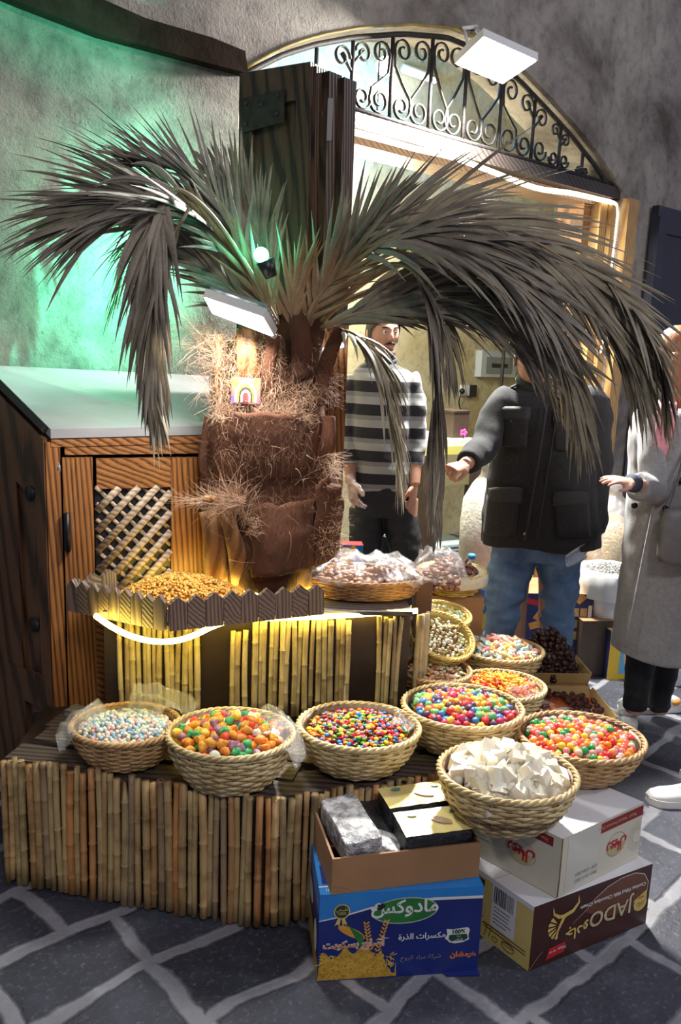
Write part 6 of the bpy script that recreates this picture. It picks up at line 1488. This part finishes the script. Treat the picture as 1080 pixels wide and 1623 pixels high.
# the scoop he holds
mb = MB(); a, b = P(930, 872, 3.54), P(898, 890, 3.42)
def sc(u, v_):
    p = a.lerp(b, v_); r_ = .034 * (1 - .25 * v_ ** 3); ang = PI * (-.1 + 1.2 * u)
    d = (b - a).normalized(); s1 = d.cross(V((0, -1, 0))).normalized(); s2 = V((0, -1, 0))
    return p - s1 * math.cos(ang) * r_ * -1 + s2 * (-.6) * math.sin(ang) * r_
mb.grid(sc, 12, 10); scp = mb.build('clear_scoop', film('scoop_plastic', (.95, .98, 1), .5, .1, 4, .2)); tag(scp, 'small clear plastic scoop held in the jacketed man\'s lowered hand', 'scoop')
md = scp.modifiers.new('s', 'SOLIDIFY'); md.thickness = .002

# --- shopkeeper in the striped sweater
m, nt, bs = _new('striped_knit'); _set(bs, rough=.85, sheen=.3)
vec = coords(nt); sx = nt.nodes.new('ShaderNodeSeparateXYZ'); nt.links.new(vec, sx.inputs[0])
ma = nt.nodes.new('ShaderNodeMath'); ma.operation = 'MULTIPLY_ADD'; ma.inputs[1].default_value = 1 / .118; ma.inputs[2].default_value = .18; nt.links.new(sx.outputs[2], ma.inputs[0])
fr_ = nt.nodes.new('ShaderNodeMath'); fr_.operation = 'FRACT'; nt.links.new(ma.outputs[0], fr_.inputs[0])
rp = nt.nodes.new('ShaderNodeValToRGB'); rp.color_ramp.interpolation = 'CONSTANT'; e = rp.color_ramp.elements
e[0].position = 0; e[0].color = (.012, .013, .018, 1); e[1].position = .47; e[1].color = (.36, .37, .36, 1); x_ = e.new(.80); x_.color = (.22, .23, .24, 1)
nt.links.new(fr_.outputs[0], rp.inputs[0]); nt.links.new(rp.outputs[0], bs.inputs['Base Color']); bump(nt, bs, ntex(nt, vec, 240, 3), .4, .003)
M_knit = m
YS = 4.30
keeper = empty('person', P(606, 1040, YS), 'shopkeeper in black and grey striped sweater and clear glove, standing in the doorway', 'person'); keeper.location.z = 0
hk = P(607, 528, YS)
mb = MB(); mtk = add_head(mb, hk, .42, 1.03, .05)
mb.tube([P(603, 595, YS + .02), P(604, 575, YS + .01), P(606, 550, YS)], [.062, .056, .056], 16)
mb.tube([P(605, 800, YS), P(605, 700, YS), P(607, 620, YS), P(606, 595, YS)], [(.13, .09), (.12, .08), (.15, .09), (.13, .06)], 18, ref=V((0, 1, 0)))
for x in (580, 640): mb.tube([P(x, 790, YS), P(x, 900, YS), P(x, 1030, YS)], [.08, .06, .045], 14)
kw1 = P(556, 765, YS - .12); kw2 = P(657, 768, YS - .06)
mb.tube([P(560, 612, YS), P(551, 690, YS), kw1], [.045, .043, .028], 14); mb.tube([P(650, 612, YS), P(661, 690, YS), kw2], [.045, .043, .030], 14)
add_hand(mb, kw1, P(564, 815, YS - .16) - kw1, (.8, .5, 0), (.2, -1, 0), .45, 1.0)
add_hand(mb, kw2, P(652, 812, YS - .05) - kw2, (-.8, .5, 0), (-.2, -1, 0), .3, 1.0)
remeshed(mb, 'body', M_skin, keeper, .005, 3)
head_parts(keeper, hk, mtk, 1.03, 'short', moustache=True)
mb = MB(); add_hand(mb, kw1 + V((0, 0, .012)), P(564, 815, YS - .16) - kw1, (.8, .5, 0), (.2, -1, 0), .45, 1.14)
gm = remeshed(mb, 'plastic_glove', film('glove_film', (1, .97, .96), .38, .2, 30, .8), keeper, .006, 2, wrinkle(.006, 40, 40, 1)); gm['label'] = 'loose clear plastic glove'
mb = MB()
rings(mb, smoothr([(604, 572, YS, 18, .060), (604, 580, YS, 32, .080), (605, 588, YS, 44, .10), (606, 600, YS, 49, .115), (606, 640, YS, 48, .120), (604, 700, YS, 46, .118), (604, 740, YS, 47, .120), (604, 775, YS, 48, .122)]), 0)
mb.tube(cat_pts([P(566, 598, YS), P(556, 630, YS), P(551, 690, YS), P(552, 738, YS - .08)], 12), [.062, .064, .064, .062, .062, .06, .058, .056, .054, .052, .048, .046], 18)
mb.tube(cat_pts([P(644, 598, YS), P(656, 630, YS), P(660, 690, YS), P(658, 738, YS - .03)], 12), [.062, .064, .064, .062, .062, .06, .058, .056, .054, .052, .048, .046], 18)
remeshed(mb, 'sweater', M_knit, keeper, .008, 4, wrinkle(.010, 8, 11, 5))
mb = MB()
for y_, r_, off in ((572, 22, 0), (566, 20, .0)): mb.tube([P(604 + r_ * math.cos(a), y_ - 3 * math.sin(a), YS + .062 * math.sin(a)) for a in [2 * PI * i / 24 for i in range(25)]], .013, 8)
mb.build('collar', mat('dark_knit_collar', (.02, .03, .045), rough=.85), keeper)
mb = MB(); rings(mb, smoothr([(604, 765, YS, 46, .115), (605, 800, YS, 48, .118), (606, 815, YS, 48, .112)], 2), 0)
mb.tube(cat_pts([P(581, 805, YS), P(578, 880, YS), P(577, 950, YS + .01), P(577, 1030, YS)], 12), [.092] * 4 + [.082] * 4 + [.074] * 4, 16)
mb.tube(cat_pts([P(632, 805, YS), P(645, 880, YS), P(648, 950, YS + .01), P(648, 1030, YS)], 12), [.092] * 4 + [.082] * 4 + [.074] * 4, 16)
remeshed(mb, 'trousers', mat('black_trousers', (.010, .010, .012), (.02, .02, .024), 60, 200, .3, rough=.7), keeper, .009, 4, wrinkle(.010, 7, 14, 2))
for x in (577, 648): b_ = P(x, 1030, YS); shoe(keeper, (b_.x, YS + .08, 0), (.1, -1, 0), mat('dark_leather', (.03, .025, .02)))

# --- woman in the long grey coat
M_coat = mat('grey_wool_coat', (.26, .26, .27), (.34, .34, .35), 60, 200, .35, .003, rough=.9, sheen=.3)
YW = 3.36
wom = empty('person', G(1045, 1150), 'woman in long grey coat and pink scarf at the right, holding out one hand', 'person')
hw_ = P(1076, 566, YW)
mb = MB(); mtw = add_head(mb, hw_, -2.0, .96, .15)
mb.tube([P(1078, 640, YW + .02), P(1078, 615, YW), P(1077, 590, YW)], [.055, .05, .05], 14)
mb.tube([P(1075, 850, YW), P(1072, 740, YW), P(1072, 660, YW)], [(.14, .10), (.12, .08), (.13, .07)], 16, ref=V((0, 1, 0)))
ls_, le_, lw_ = P(1040, 675, YW - .06), P(1040, 775, YW - .14), P(1000, 765, YW - .28)
mb.tube([ls_, le_, lw_], [.042, .038, .024], 12)
add_hand(mb, lw_, P(948, 754, YW - .34) - lw_, (.1, .3, -.9), (0, -1, .2), .22, .90, pinch=.1)
for x, Yl in ((1008, 3.40), (1046, 3.50)): mb.tube([P(x + 14, 960, Yl - .04), P(x + 8, 1050, Yl - .02), P(x - 2, 1128, Yl)], [.075, .055, .04], 12)
remeshed(mb, 'body', M_skin2, wom, .005, 3)
head_parts(wom, hw_, mtw, .96, 'long', hm=M_hairo)
mb = MB()
rings(mb, smoothr([(1076, 634, YW, 26, .065), (1074, 644, YW, 48, .09), (1070, 656, YW, 62, .12), (1070, 690, YW, 70, .140), (1068, 750, YW, 70, .140), (1068, 800, YW, 74, .150), (1070, 900, YW, 84, .170), (1072, 980, YW, 96, .190), (1074, 1034, YW, 104, .200)]), 0)
mb.tube(cat_pts([P(1040, 655, YW - .02), ls_, P(1036, 735, YW - .12), le_, P(1012, 770, YW - .22)], 14), [.062, .066, .066, .066, .064, .062, .062, .062, .062, .062, .060, .058, .056, .056], 18)
remeshed(mb, 'coat', M_coat, wom, .009, 5, lambda p, n: p + n * (.022 * noise.noise(V((p.x * 7, p.y * 7, p.z * 1.4))) * min(1, max(0, (1.0 - p.z) * 1.5)) + .006 * noise.noise(V((p.x * 12, p.y * 12, p.z * 14)))))
def wpt(x, y, off=0.0):
    pr = [(634, 26, .065), (656, 62, .12), (690, 70, .14), (750, 70, .14), (800, 74, .15), (900, 84, .17), (1034, 104, .20)]
    for (ya, ha, da), (yb, hb, db) in zip(pr, pr[1:]):
        if y <= yb: t = max(0, (y - ya) / (yb - ya)); hw, dd_ = ha + (hb - ha) * t, da + (db - da) * t; break
    u = max(-.97, min(.97, (x - 1070) / hw)); return P(x, y, YW - dd_ * (1 - abs(u) ** 2.3) ** .435 - off)
mb = MB(); mb.grid(lambda a, b: wpt(1042 + 20 * b * 0 + (30 * a) - 8 * b, 640 + 140 * b, .012), 6, 16); o = mb.build('scarf', mat('pink_scarf', (.72, .18, .26), (.85, .42, .48), 22, rough=.8), wom); md = o.modifiers.new('s', 'SOLIDIFY'); md.thickness = .014
mb = MB(); mb.grid(lambda a, b: wpt(1076 - 2 * b + (26 - 6 * b) * a * (1 if b < .8 else 1) - 36 * b ** 1.3 + (0), 650 + 130 * b, .020 + .012 * math.sin(PI * a)), 8, 16); o = mb.build('lapel', M_coat, wom); md = o.modifiers.new('s', 'SOLIDIFY'); md.thickness = .008
mb = MB(); mb.tube([wpt(1042 - (y - 775) * .20, y, .010) for y in range(775, 1034, 14)], .005, 6); mb.build('front_edge', M_coat, wom)
for q in ((1006, 801), (1055, 806), (1079, 762), (1004, 868)): button(wom, wpt(*q, .014), (-.1, -1, 0), .013) if q != (1004, 868) else None
mb = MB(); c = P(1084, 850, YW - .24)
mb.ball(c, (.095, .035, .11), 24, 16, lambda d: 1 / max(abs(d.x), abs(d.z) * .95, .72) ** .8); b_ = mb.build('handbag', mat('grey_leather', (.15, .15, .155), (.2, .2, .2), 40, 90, .2, rough=.45)); tag(b_, 'grey leather handbag hanging against the woman\'s coat', 'bag')
mb = MB(); mb.tube(cat_pts([c + V((-.07, 0, .09)), P(1080, 740, YW - .19), P(1092, 655, YW - .13)], 14), [(.012, .003)] * 14, 6); mb.build('strap', MATS['grey_leather'], b_)
mb = MB()
for x, Yl in ((1008, 3.40), (1046, 3.50)): mb.tube(cat_pts([P(x + 16, 960, Yl - .04), P(x + 10, 1040, Yl - .02), P(x - 2, 1122, Yl)], 8), [.085, .082, .078, .072, .064, .058, .054, .052], 14)
remeshed(mb, 'trousers', MATS['black_trousers'], wom, .009, 3, wrinkle(.008, 9, 16, 4))
M_sh = mat('white_sneaker_leather', (.70, .69, .68), rough=.4); M_acc = mat('orange_sneaker_panel', (.72, .30, .05), rough=.4)
p = G(1000, 1150); shoe(wom, (p.x + .02, p.y + .02, 0), (-.9, -.1, 0), M_sh, mat('grey_sneaker_panel', (.4, .38, .38), rough=.4)) if False else None
p = G(1008, 1140); shoe(wom, (p.x - .02, p.y + .10, 0), (-.25, -1, 0), M_sh, mat('grey_sneaker_panel', (.45, .42, .42), rough=.5), .85)
p = G(1018, 1136); shoe(wom, (p.x + .20, p.y + .09, 0), (-1, -.12, 0), M_sh, M_acc, .85)
mb = MB(); c0 = le_.lerp(lw_, .85); mb.tube([c0 - (lw_ - le_).normalized() * .0, c0 + (lw_ - le_).normalized() * .035], [.036, .033], 14); mb.build('cuff_lining', mat('dark_cuff', (.05, .06, .10), rough=.8), wom)

# --- a passer-by of whom the photo shows only a white shoe
pb = empty('person', V((1.56, 2.86, 0)), 'passer-by at the right edge of whom only a white sneaker shows', 'person')
mb = MB(); hp = V((1.62, 2.86, 1.60)); mtp = add_head(mb, hp, -PI / 2, 1.0, 0)
mb.tube([(1.62, 2.86, 1.38), (1.62, 2.86, 1.52)], .055, 12); mb.tube([(1.62, 2.86, .9), (1.62, 2.86, 1.15), (1.62, 2.86, 1.42)], [(.15, .10), (.14, .09), (.17, .08)], 14, ref=V((1, 0, 0)))
for sy in (-1, 1):
    mb.tube([(1.62, 2.86 + sy * .18, 1.38), (1.64, 2.86 + sy * .22, 1.12), (1.60, 2.86 + sy * .2, .88)], [.045, .04, .026], 12); add_hand(mb, V((1.60, 2.86 + sy * .2, .88)), (-.05, 0, -1), (0, -sy, 0), (-1, 0, 0), .35)
    mb.tube([(1.60, 2.86 + sy * .09, .9), (1.56, 2.86 + sy * .09, .5), (1.55, 2.86 + sy * .08, .06)], [.08, .06, .04], 12)
remeshed(mb, 'body', M_skin, pb, .007, 3); head_parts(pb, hp, mtp, 1.0, 'short')
mb = MB(); mb.tube([(1.62, 2.86, .82), (1.62, 2.86, 1.0), (1.62, 2.86, 1.2), (1.62, 2.86, 1.38), (1.62, 2.86, 1.45)], [(.20, .15), (.19, .14), (.21, .14), (.20, .11), (.08, .07)], 20, ref=V((1, 0, 0)))
for sy in (-1, 1): mb.tube([(1.62, 2.86 + sy * .16, 1.39), (1.64, 2.86 + sy * .22, 1.12), (1.605, 2.86 + sy * .2, .92)], [.065, .06, .048], 14)
remeshed(mb, 'jacket', mat('dark_blue_jacket', (.03, .035, .06), (.05, .055, .08), 20, rough=.8), pb, .012, 4, wrinkle(.010, 8, 10))
mb = MB(); mb.tube([(1.62, 2.86, .95), (1.62, 2.86, .80)], [(.16, .12), (.17, .12)], 18, ref=V((1, 0, 0)))
for sy in (-1, 1): mb.tube([(1.60, 2.86 + sy * .09, .86), (1.57, 2.86 + sy * .09, .5), (1.56, 2.86 + sy * .085, .10)], [.095, .08, .065], 16)
remeshed(mb, 'trousers', MATS['dark_blue_jacket'], pb, .012, 4, wrinkle(.010, 8, 14))
p = G(1024, 1262); shoe(pb, (p.x + .275, 2.80, 0), (-1, -.06, 0), M_sh); shoe(pb, (1.66, 2.95, 0), (-1, .06, 0), M_sh)
# ------------------------------------------------------------------ things inside and around the doorway
def wall_box(mb, x0, y0, x1, y1, th, off=BACK):
    s0_, z1_ = FWp(x0, (y0 + y1) / 2, off)[0], FWp((x0 + x1) / 2, y0, off)[1]; s1_, z0_ = FWp(x1, (y0 + y1) / 2, off)[0], FWp((x0 + x1) / 2, y1, off)[1]
    mb.prism([FW(s0_, z0_, off), FW(s1_, z0_, off), FW(s1_, z1_, off), FW(s0_, z1_, off)], -M * th); return s0_, s1_, z0_, z1_
ep = empty('fuse_box', fw_px(781, 597, BACK), 'grey-white fuse box on the back wall behind the two men', 'fuse box')
mb = MB().flat(); a = wall_box(mb, 754, 556, 809, 597, .07); mb.build('case', mat('grey_plastic', (.52, .55, .56), rough=.4), ep)
mb = MB().flat(); wall_box(mb, 761, 566, 802, 592, .074); mb.build('door', mat('smoked_plastic', (.22, .25, .26), rough=.2), ep)
mb = MB().flat(); wall_box(mb, 770, 576, 794, 582, .080); mb.build('switch_row', M_black, ep)
so = empty('wall_socket', fw_px(740, 628, BACK), 'black and white wall socket with a plug and cord below the fuse box', 'socket')
mb = MB().flat(); wall_box(mb, 729, 610, 742, 627, .02); mb.build('plate', M_white, so)
mb = MB().flat(); wall_box(mb, 742, 610, 752, 629, .03); mb.build('black_plate', M_black, so)
mb = MB(); mb.ball(fw_px(733, 620, BACK - .04), .025, 10, 8); mb.tube(cat_pts([fw_px(731, 622, BACK - .05), fw_px(728, 640, BACK - .05), fw_px(734, 660, BACK - .04), fw_px(733, 690, BACK - .06)], 16), .006, 6); mb.build('plug_and_cord', M_black, so)
# counter in the shop
M_dk = mat('brown_metal_frame', (.045, .028, .018), (.07, .045, .03), 10, rough=.4)
ct = empty('shop_counter', FW(.85, 0, 1.1), 'dark-framed shop counter with pale top and glass shelf behind the men', 'counter')
cz = P(715, 697, 4.95).z
ca = V((P(672, 700, 4.85).x, 4.85, 0)); cbp = V((P(760, 700, 5.05).x, 5.05, 0)); cdn = (cbp - ca).normalized(); cnn = V((-cdn.y, cdn.x, 0))
mb = MB().flat(); mb.prism([ca + UP * cz, cbp + UP * cz, cbp + cnn * .5 + UP * cz, ca + cnn * .5 + UP * cz], -UP * .04); mb.build('top', mat('pale_top', (.55, .55, .48), rough=.3), ct)
mb = MB().flat(); mb.prism([ca + UP * (cz - .04), cbp + UP * (cz - .04), cbp + UP * (cz - .09), ca + UP * (cz - .09)], cnn * .02); mb.build('yellow_edge', mat('olive_yellow_edge', (.45, .42, .10), rough=.5), ct)
mb = MB().flat(); mb.prism([ca + UP * (cz - .09), cbp + UP * (cz - .09), cbp + UP * (cz - .28), ca + UP * (cz - .28)], cnn * .03); mb.build('drawer_front', mat('olive_drawer', (.16, .14, .07), rough=.4), ct)
for t in (0, 1):
    mb = MB().flat(); q = ca.lerp(cbp, t * .86); mb.prism([q - cnn * .02, q + cdn * .13, q + cdn * .13 + cnn * .06, q + cnn * .04], UP * (cz - .09)); mb.build('leg', M_dk, ct)
mb = MB().flat(); mb.prism([ca + UP * .42, cbp + UP * .42, cbp + cnn * .4 + UP * .42, ca + cnn * .4 + UP * .42], UP * .015); mb.build('shelf', mat('bluish_shelf_glass', (.35, .50, .50), rough=.1), ct)
mb = MB().flat(); mb.prism([ca + cnn * .45, cbp + cnn * .45, cbp + cnn * .45 + UP * (cz - .1), ca + cnn * .45 + UP * (cz - .1)], cnn * .02); mb.build('back_panel', M_black, ct)
bx_ = P(715, 690, 5.15); bo = empty('dark_box', V((bx_.x, 5.15, cz)), 'dark brown box standing on the shop counter', 'box'); mb = MB().flat(); mb.box(V((bx_.x, 5.15, cz + .08)), (.14, .16, .16), .7); mb.build('box', M_dk, bo); mb = MB().flat(); mb.box(V((bx_.x, 5.15, cz + .163)), (.15, .17, .01), .7); mb.build('lid', M_dk, bo)
fb = P(735, 690, 5.06); fo = empty('pink_flower', V((fb.x, 5.06, cz)), 'tiny bright pink flower ornament on the shop counter', 'ornament')
mb = MB(); mb.tube([(fb.x, 5.06, cz), (fb.x, 5.06, cz + .03)], .006, 6); mb.build('stem', M_black, fo)
mb = MB()
for k in range(5): a = k * 1.257; mb.ball((fb.x + .014 * math.cos(a), 5.06, cz + .035 + .014 * math.sin(a)), (.011, .006, .011), 8, 6)
mb.build('petals', mat('hot_pink', (.8, .05, .3), rough=.4), fo)
# back shelf with glazed braided loaves, seen through the fronds
sv = empty('wall_shelf', fw_px(900, 510, 1.3), 'dark openwork metal shelf on the right side of the shop behind the fronds', 'shelf')
lz = {}
for y in (512, 462):
    a, b = fw_px(800, y - 14, 1.25), fw_px(950, y + 8, 1.25); z_ = a.z; lz[y] = z_; b = V((b.x, b.y, z_)); 
    mb = MB().flat(); mb.prism([a, b, b + M * .3, a + M * .3], UP * .015); mb.build('board', M_dk, sv)
    mb = MB()
    n_ = 30
    for k in range(n_): p = a.lerp(b, (k + .5) / n_) - UP * .05 - M * .004; mb.tube([p + D * (.026 * math.cos(t)) + UP * (.045 * math.sin(t)) for t in [2 * PI * i / 10 for i in range(11)]], .004, 4)
    mb.build('openwork_edge', M_iron, sv)
for t in (.02, .98):
    a, b = fw_px(800, 498, 1.25), fw_px(950, 520, 1.25); q = a.lerp(V((b.x, b.y, a.z)), t); mb = MB(); mb.tube([V((q.x, q.y, 0)), V((q.x, q.y, a.z + .5))], .015, 6); mb.build('upright', M_iron, sv)
M_loaf = mat('glazed_loaf', (.45, .16, .02), (.72, .42, .10), 26, 60, .6, .01, rough=.25)
def loaf(c, nm_lab, L_=.26, r=.05):
    mb = MB()
    for s_ in range(3):
        pts = [V(c) + D * (L_ * (i / 30 - .5)) + M * (r * .55 * math.cos(i / 30 * 14 + s_ * 2.094)) + UP * (r + r * .55 * math.sin(i / 30 * 14 + s_ * 2.094)) for i in range(31)]
        mb.tube(pts, [r * .5 * (math.sin(PI * (i + 1.2) / 32.4) ** .5) for i in range(31)], 8)
    tag(mb.build('braided_loaf', M_loaf), nm_lab, 'bread', 'glazed braided loaves on the shop shelf')
for k, (y, t, lab) in enumerate(((512, .52, 'glazed braided loaf on the lower shelf board, left one'), (512, .80, 'glazed braided loaf on the lower shelf board, right one'), (462, .50, 'glazed braided loaf on the upper shelf board, left one'), (462, .78, 'glazed braided loaf on the upper shelf board, right one'))):
    a, b = fw_px(800, y - 14, 1.25), fw_px(950, y + 8, 1.25); q = a.lerp(b, t); q.z = lz[y] + .017; loaf(q + M * .08, lab)
# gilded lattice screen deeper in the shop
gs_ = empty('lattice_screen', fw_px(720, 505, 1.6), 'gilded openwork screen hanging on the back wall behind the fronds', 'screen')
a = FWp(640, 430, 1.62); b = FWp(770, 500, 1.62); mb = MB()
for i in range(16):
    for j in range(4):
        cs_, cz_ = a[0] + (b[0] - a[0]) * (i + .5) / 16, b[1] + .25 + (a[1] - b[1]) * (j + .5) / 4 * .8
        mb.tube([FW(cs_ + .038 * math.cos(t), cz_ + .038 * math.sin(t), 1.62) for t in [2 * PI * k / 12 for k in range(13)]], .008, 5)
mb.build('openwork', mat('gilt_metal', (.55, .42, .12), rough=.35, metal=.8), gs_)
mb = MB(); mb.tube([FW(a[0], b[1] + .22, 1.62), FW(b[0], b[1] + .22, 1.62)], .012, 6); mb.build('lower_bar', MATS['gilt_metal'], gs_)

# cartons, bags and bucket behind the customers
def place_carton(name, px, py, Y, ang, L, W, H, mats, label, z=0.0, cat='carton'):
    o = P(px, py, Y); o.z = z; return carton(name, o, ang, L, W, H, mats, label, cat)
M_navy2 = mat('navy_cookie_card', (.02, .025, .09), (.03, .035, .12), 5, rough=.4)
ck_, fr, sd, rt, tp = place_carton('cookie_carton', 812, 1050, 4.02, 4, .40, .30, .42, (M_navy2, M_navy2, M_card), 'navy carton printed with rows of golden cookies behind the jeans of the jacketed man', 0.0)
mb = MB()
for i in range(3):
    for j in range(3): shape(mb, fr, [(.25 + i * .042, .30 - j * .062), (.285 + i * .042, .30 - j * .062), (.285 + i * .042, .345 - j * .062), (.25 + i * .042, .345 - j * .062)], .001)
mb.build('cookie_pictures', mat('printed_cookie', (.55, .38, .15), (.35, .2, .08), 60, rough=.5), ck_)
mb = MB()
for i, (u, v_, a) in enumerate(((.12, .30, .4), (.10, .25, -.3), (.15, .22, .9), (.12, .17, .1), (.33, .395, .2), (.29, .40, -.3), (.36, .1, .2))): shape(mb, fr, [(u + .035 * math.cos(a + t), v_ + .03 * math.sin(a + t)) for t in (0, 1.3, 3.1, 4.4)], .001 + i * 1e-4)
mb.build('cracker_pictures', mat('printed_cracker', (.72, .33, .05), (.6, .24, .04), 50, rough=.5), ck_)
mb = MB(); shape(mb, fr, [(.04, .37), (.16, .34), (.16, .37), (.04, .40)], .0012); mb.build('red_flash', M_red_p, ck_)
mb = MB(); shape(mb, fr, [(.375, .20), (.395, .20), (.395, .36), (.375, .36)], .001); shape(mb, fr, [(.26, .38), (.30, .38), (.30, .415), (.26, .415)], .001); mb.build('white_panels', M_white_p, ck_)
place_carton('carton', 905, 1080, 4.25, 6, .26, .3, .40, (M_card, M_card, M_card), 'plain brown carton between the cookie carton and the white bucket')
yb, fr, sd, rt, tp = place_carton('cracker_carton', 962, 1075, 3.95, 10, .26, .30, .26, (mat('bright_yellow_card', (.75, .50, .04), rough=.45), M_navy2, M_yel), 'yellow and blue printed carton on the cobbles beside the woman in grey')
mb = MB(); shape(mb, fr, [(.06, 0.03), (.24, .03), (.24, .24), (.06, .24)], .0008); mb.build('blue_panel', mat('printed_light_blue', (.12, .42, .68), rough=.4), yb)
mb = MB(); shape(mb, fr, ell(.125, .13, .045, .075), .0012); mb.build('oval_badge', mat('printed_peach', (.75, .45, .3), rough=.5), yb)
mb = MB(); text(mb, Frame(fr.p(.125, .13), fr.y, -fr.x, fr.n), 'Gouga', .0, -.012, .042, .0018, bold=.0012); mb.build('lettering', M_red_p, yb)
wc_, fr, *_q = place_carton('carton', 1058, 1090, 3.9, 8, .25, .3, .30, (M_whitec, M_whitec, M_whitec), 'pale grey-white carton at the right edge behind the woman')
bu = empty('bucket', V((P(965, 930, 4.12).x, 4.12, P(965, 972, 4.12).z)), 'white plastic-lined bucket full of striped sunflower seeds beside the woman', 'bucket')
uc = V(bu.location); bz = uc.z
place_carton('carton', 915, 1080, 3.98, 8, .34, .34, bz - .002, (M_dk, M_dk, M_card), 'dark carton under the white bucket of seeds')
mb = MB(); mb.lathe(uc, [(.10, 0), (.135, .20), (.14, .235), (.132, .235), (.12, .20)], 28, caps=False); mb.lathe(uc, [(.001, .001), (.10, .001)], 28, caps=False); mb.build('pail', M_whitec, bu)
mb = MB(); mb.lathe(uc, [(.125, .225), (.15, .25), (.165, .235), (.158, .16), (.150, .10)], 48, fn=lambda a, z: 1 + .07 * noise.noise(V((math.cos(a) * 6, math.sin(a) * 6, z * 14))), caps=False); mb.build('liner_bag', mat('white_liner_bag', (.66, .68, .68), rough=.35), bu)
mb = MB()
for k in range(1200):
    a, r_ = R.uniform(0, 2 * PI), .125 * math.sqrt(R.random()); p = uc + V((r_ * math.cos(a), r_ * math.sin(a), .235 + .03 * (1 - (r_ / .125) ** 2) + R.uniform(-.004, .004))); rm = Matrix.Rotation(R.uniform(0, 6.3), 3, 'Z') @ Matrix.Rotation(R.uniform(-.5, .5), 3, 'Y'); mb.ball(p, (.011, .004, .003), 6, 4, mtx=rm)
mb.lathe(uc, [(.13, .20), (.124, .232), (.06, .252), (.005, .258)], 24)
tag(mb.build('sunflower_seeds', mat('grey_striped_seed', (.10, .10, .10), (.45, .44, .42), 120, rough=.6)), 'grey striped sunflower seeds filling the white bucket', 'seeds', None, 'stuff')
def sack(name, c, rx, ry, h, m, label, seed, cat='bag', pinch=.3, inner=None):
    r = empty(name, c, label, cat); mb = MB()
    mb.lathe(c, [(rx * .8, 0), (rx, h * .12), (rx * 1.02, h * .4), (rx * .9, h * .65), (rx * .6, h * .8), (rx * pinch, h * .88), (rx * pinch * .9, h * .93), (rx * pinch * 1.6, h)], 40, fn=lambda a, z: 1 + .14 * noise.noise(V((math.cos(a) * 3, math.sin(a) * 3, z * 9 + seed))) + .05 * noise.noise(V((math.cos(a) * 9, math.sin(a) * 9, z * 22 + seed))))
    mb.v = [V((c[0] + (p.x - c[0]), c[1] + (p.y - c[1]) * ry / rx, p.z)) for p in mb.v]; mb.build('bag_film', m, r)
    if inner:
        mb = MB(); mb.lathe(V(c) + UP * .01, [(rx * .7, 0), (rx * .9, h * .15), (rx * .9, h * .4), (rx * .7, h * .6), (.01, h * .68)], 30, fn=lambda a, z: 1 + .10 * noise.noise(V((math.cos(a) * 9, math.sin(a) * 9, z * 40)))); mb.build('contents', inner, r)
    return r
pb1 = P(965, 890, 4.42); sack('clear_sack', V((pb1.x, 4.42, .42)), .13, .10, .52, film('sack_film', (1, .96, .88), .45, .2, 12), 'tall clear bag of pale nuts standing behind the white bucket', 2, inner=mat('pale_nuts', (.45, .35, .22), (.62, .52, .38), 60, 70, 1.0, .01, rough=.7))
place_carton('carton', 905, 1000, 4.30, 10, .42, .3, .418, (M_dk, M_dk, M_card), 'dark brown carton under the clear bag of nuts')
pb2 = P(768, 850, 4.55); sack('white_sack', V((pb2.x, 4.55, .40)), .14, .12, .62, mat('white_woven_sack', (.50, .49, .42), (.62, .60, .52), 30, 40, .6, .01, rough=.6), 'pale plastic sack standing behind the black jacket', 4)
place_carton('carton', 745, 1010, 4.36, 14, .36, .3, .395, (M_card, M_card, M_card), 'brown carton under the pale sack behind the man in jeans')
pk_c, fr, *_q = place_carton('packet', 745, 930, 4.20, 10, .12, .10, .46, (mat('printed_yellow_blue', (.75, .55, .05), (.03, .15, .45), 7, stops=(.48, .52), rough=.35), M_navy2, M_red_p), 'yellow and blue snack packet beside the left leg of the jeans')
# water bottle between pecans and jeans
wb_ = empty('water_bottle', V((P(745, 930, 3.95).x, 3.95, 0)), 'clear plastic water bottle with a blue cap between the pecan basket and the jeans', 'bottle')
wx, wy = wb_.location.x, wb_.location.y; hz_ = P(745, 885, 3.95).z
mb = MB(); mb.lathe((wx, wy, 0), [(.045, 0), (.048, .02), (.048, hz_ * .35), (.044, hz_ * .4), (.048, hz_ * .45), (.048, hz_ * .72), (.03, hz_ * .88), (.015, hz_ * .95), (.015, hz_)], 20); mb.build('bottle_body', film('bottle_plastic', (.9, .96, 1), .35, .08, 3, .2), wb_)
mb = MB(); mb.tube([(wx, wy, hz_), (wx, wy, hz_ + .022)], .018, 14); mb.build('cap', mat('blue_cap', (.05, .25, .6), rough=.4), wb_)
# blue and yellow packet behind the gloved hand
pc_, fr, *_q = place_carton('packet', 541, 905, 3.75, 5, .10, .08, .70, (mat('blue_yellow_print', (.02, .18, .5), (.75, .5, .05), 9, stops=(.5, .54), rough=.35), M_navy2, M_red_p), 'tall blue and yellow printed packet under the gloved hand, beside the lower door leaf')
# small ceiling bracket lamp seen under the lintel
cl = empty('ceiling_fixture', fw_px(595, 235, .9), 'small dark fixture hanging inside under the left of the lintel', 'lamp'); mb = MB(); mb.box(fw_px(595, 240, .9), (.16, .05, .05), .7); mb.build('body', M_steel, cl); mb = MB(); mb.tube([fw_px(595, 240, .9), fw_px(595, 240, .9) + UP * 1.3], .006, 5); mb.build('rod', M_black, cl)
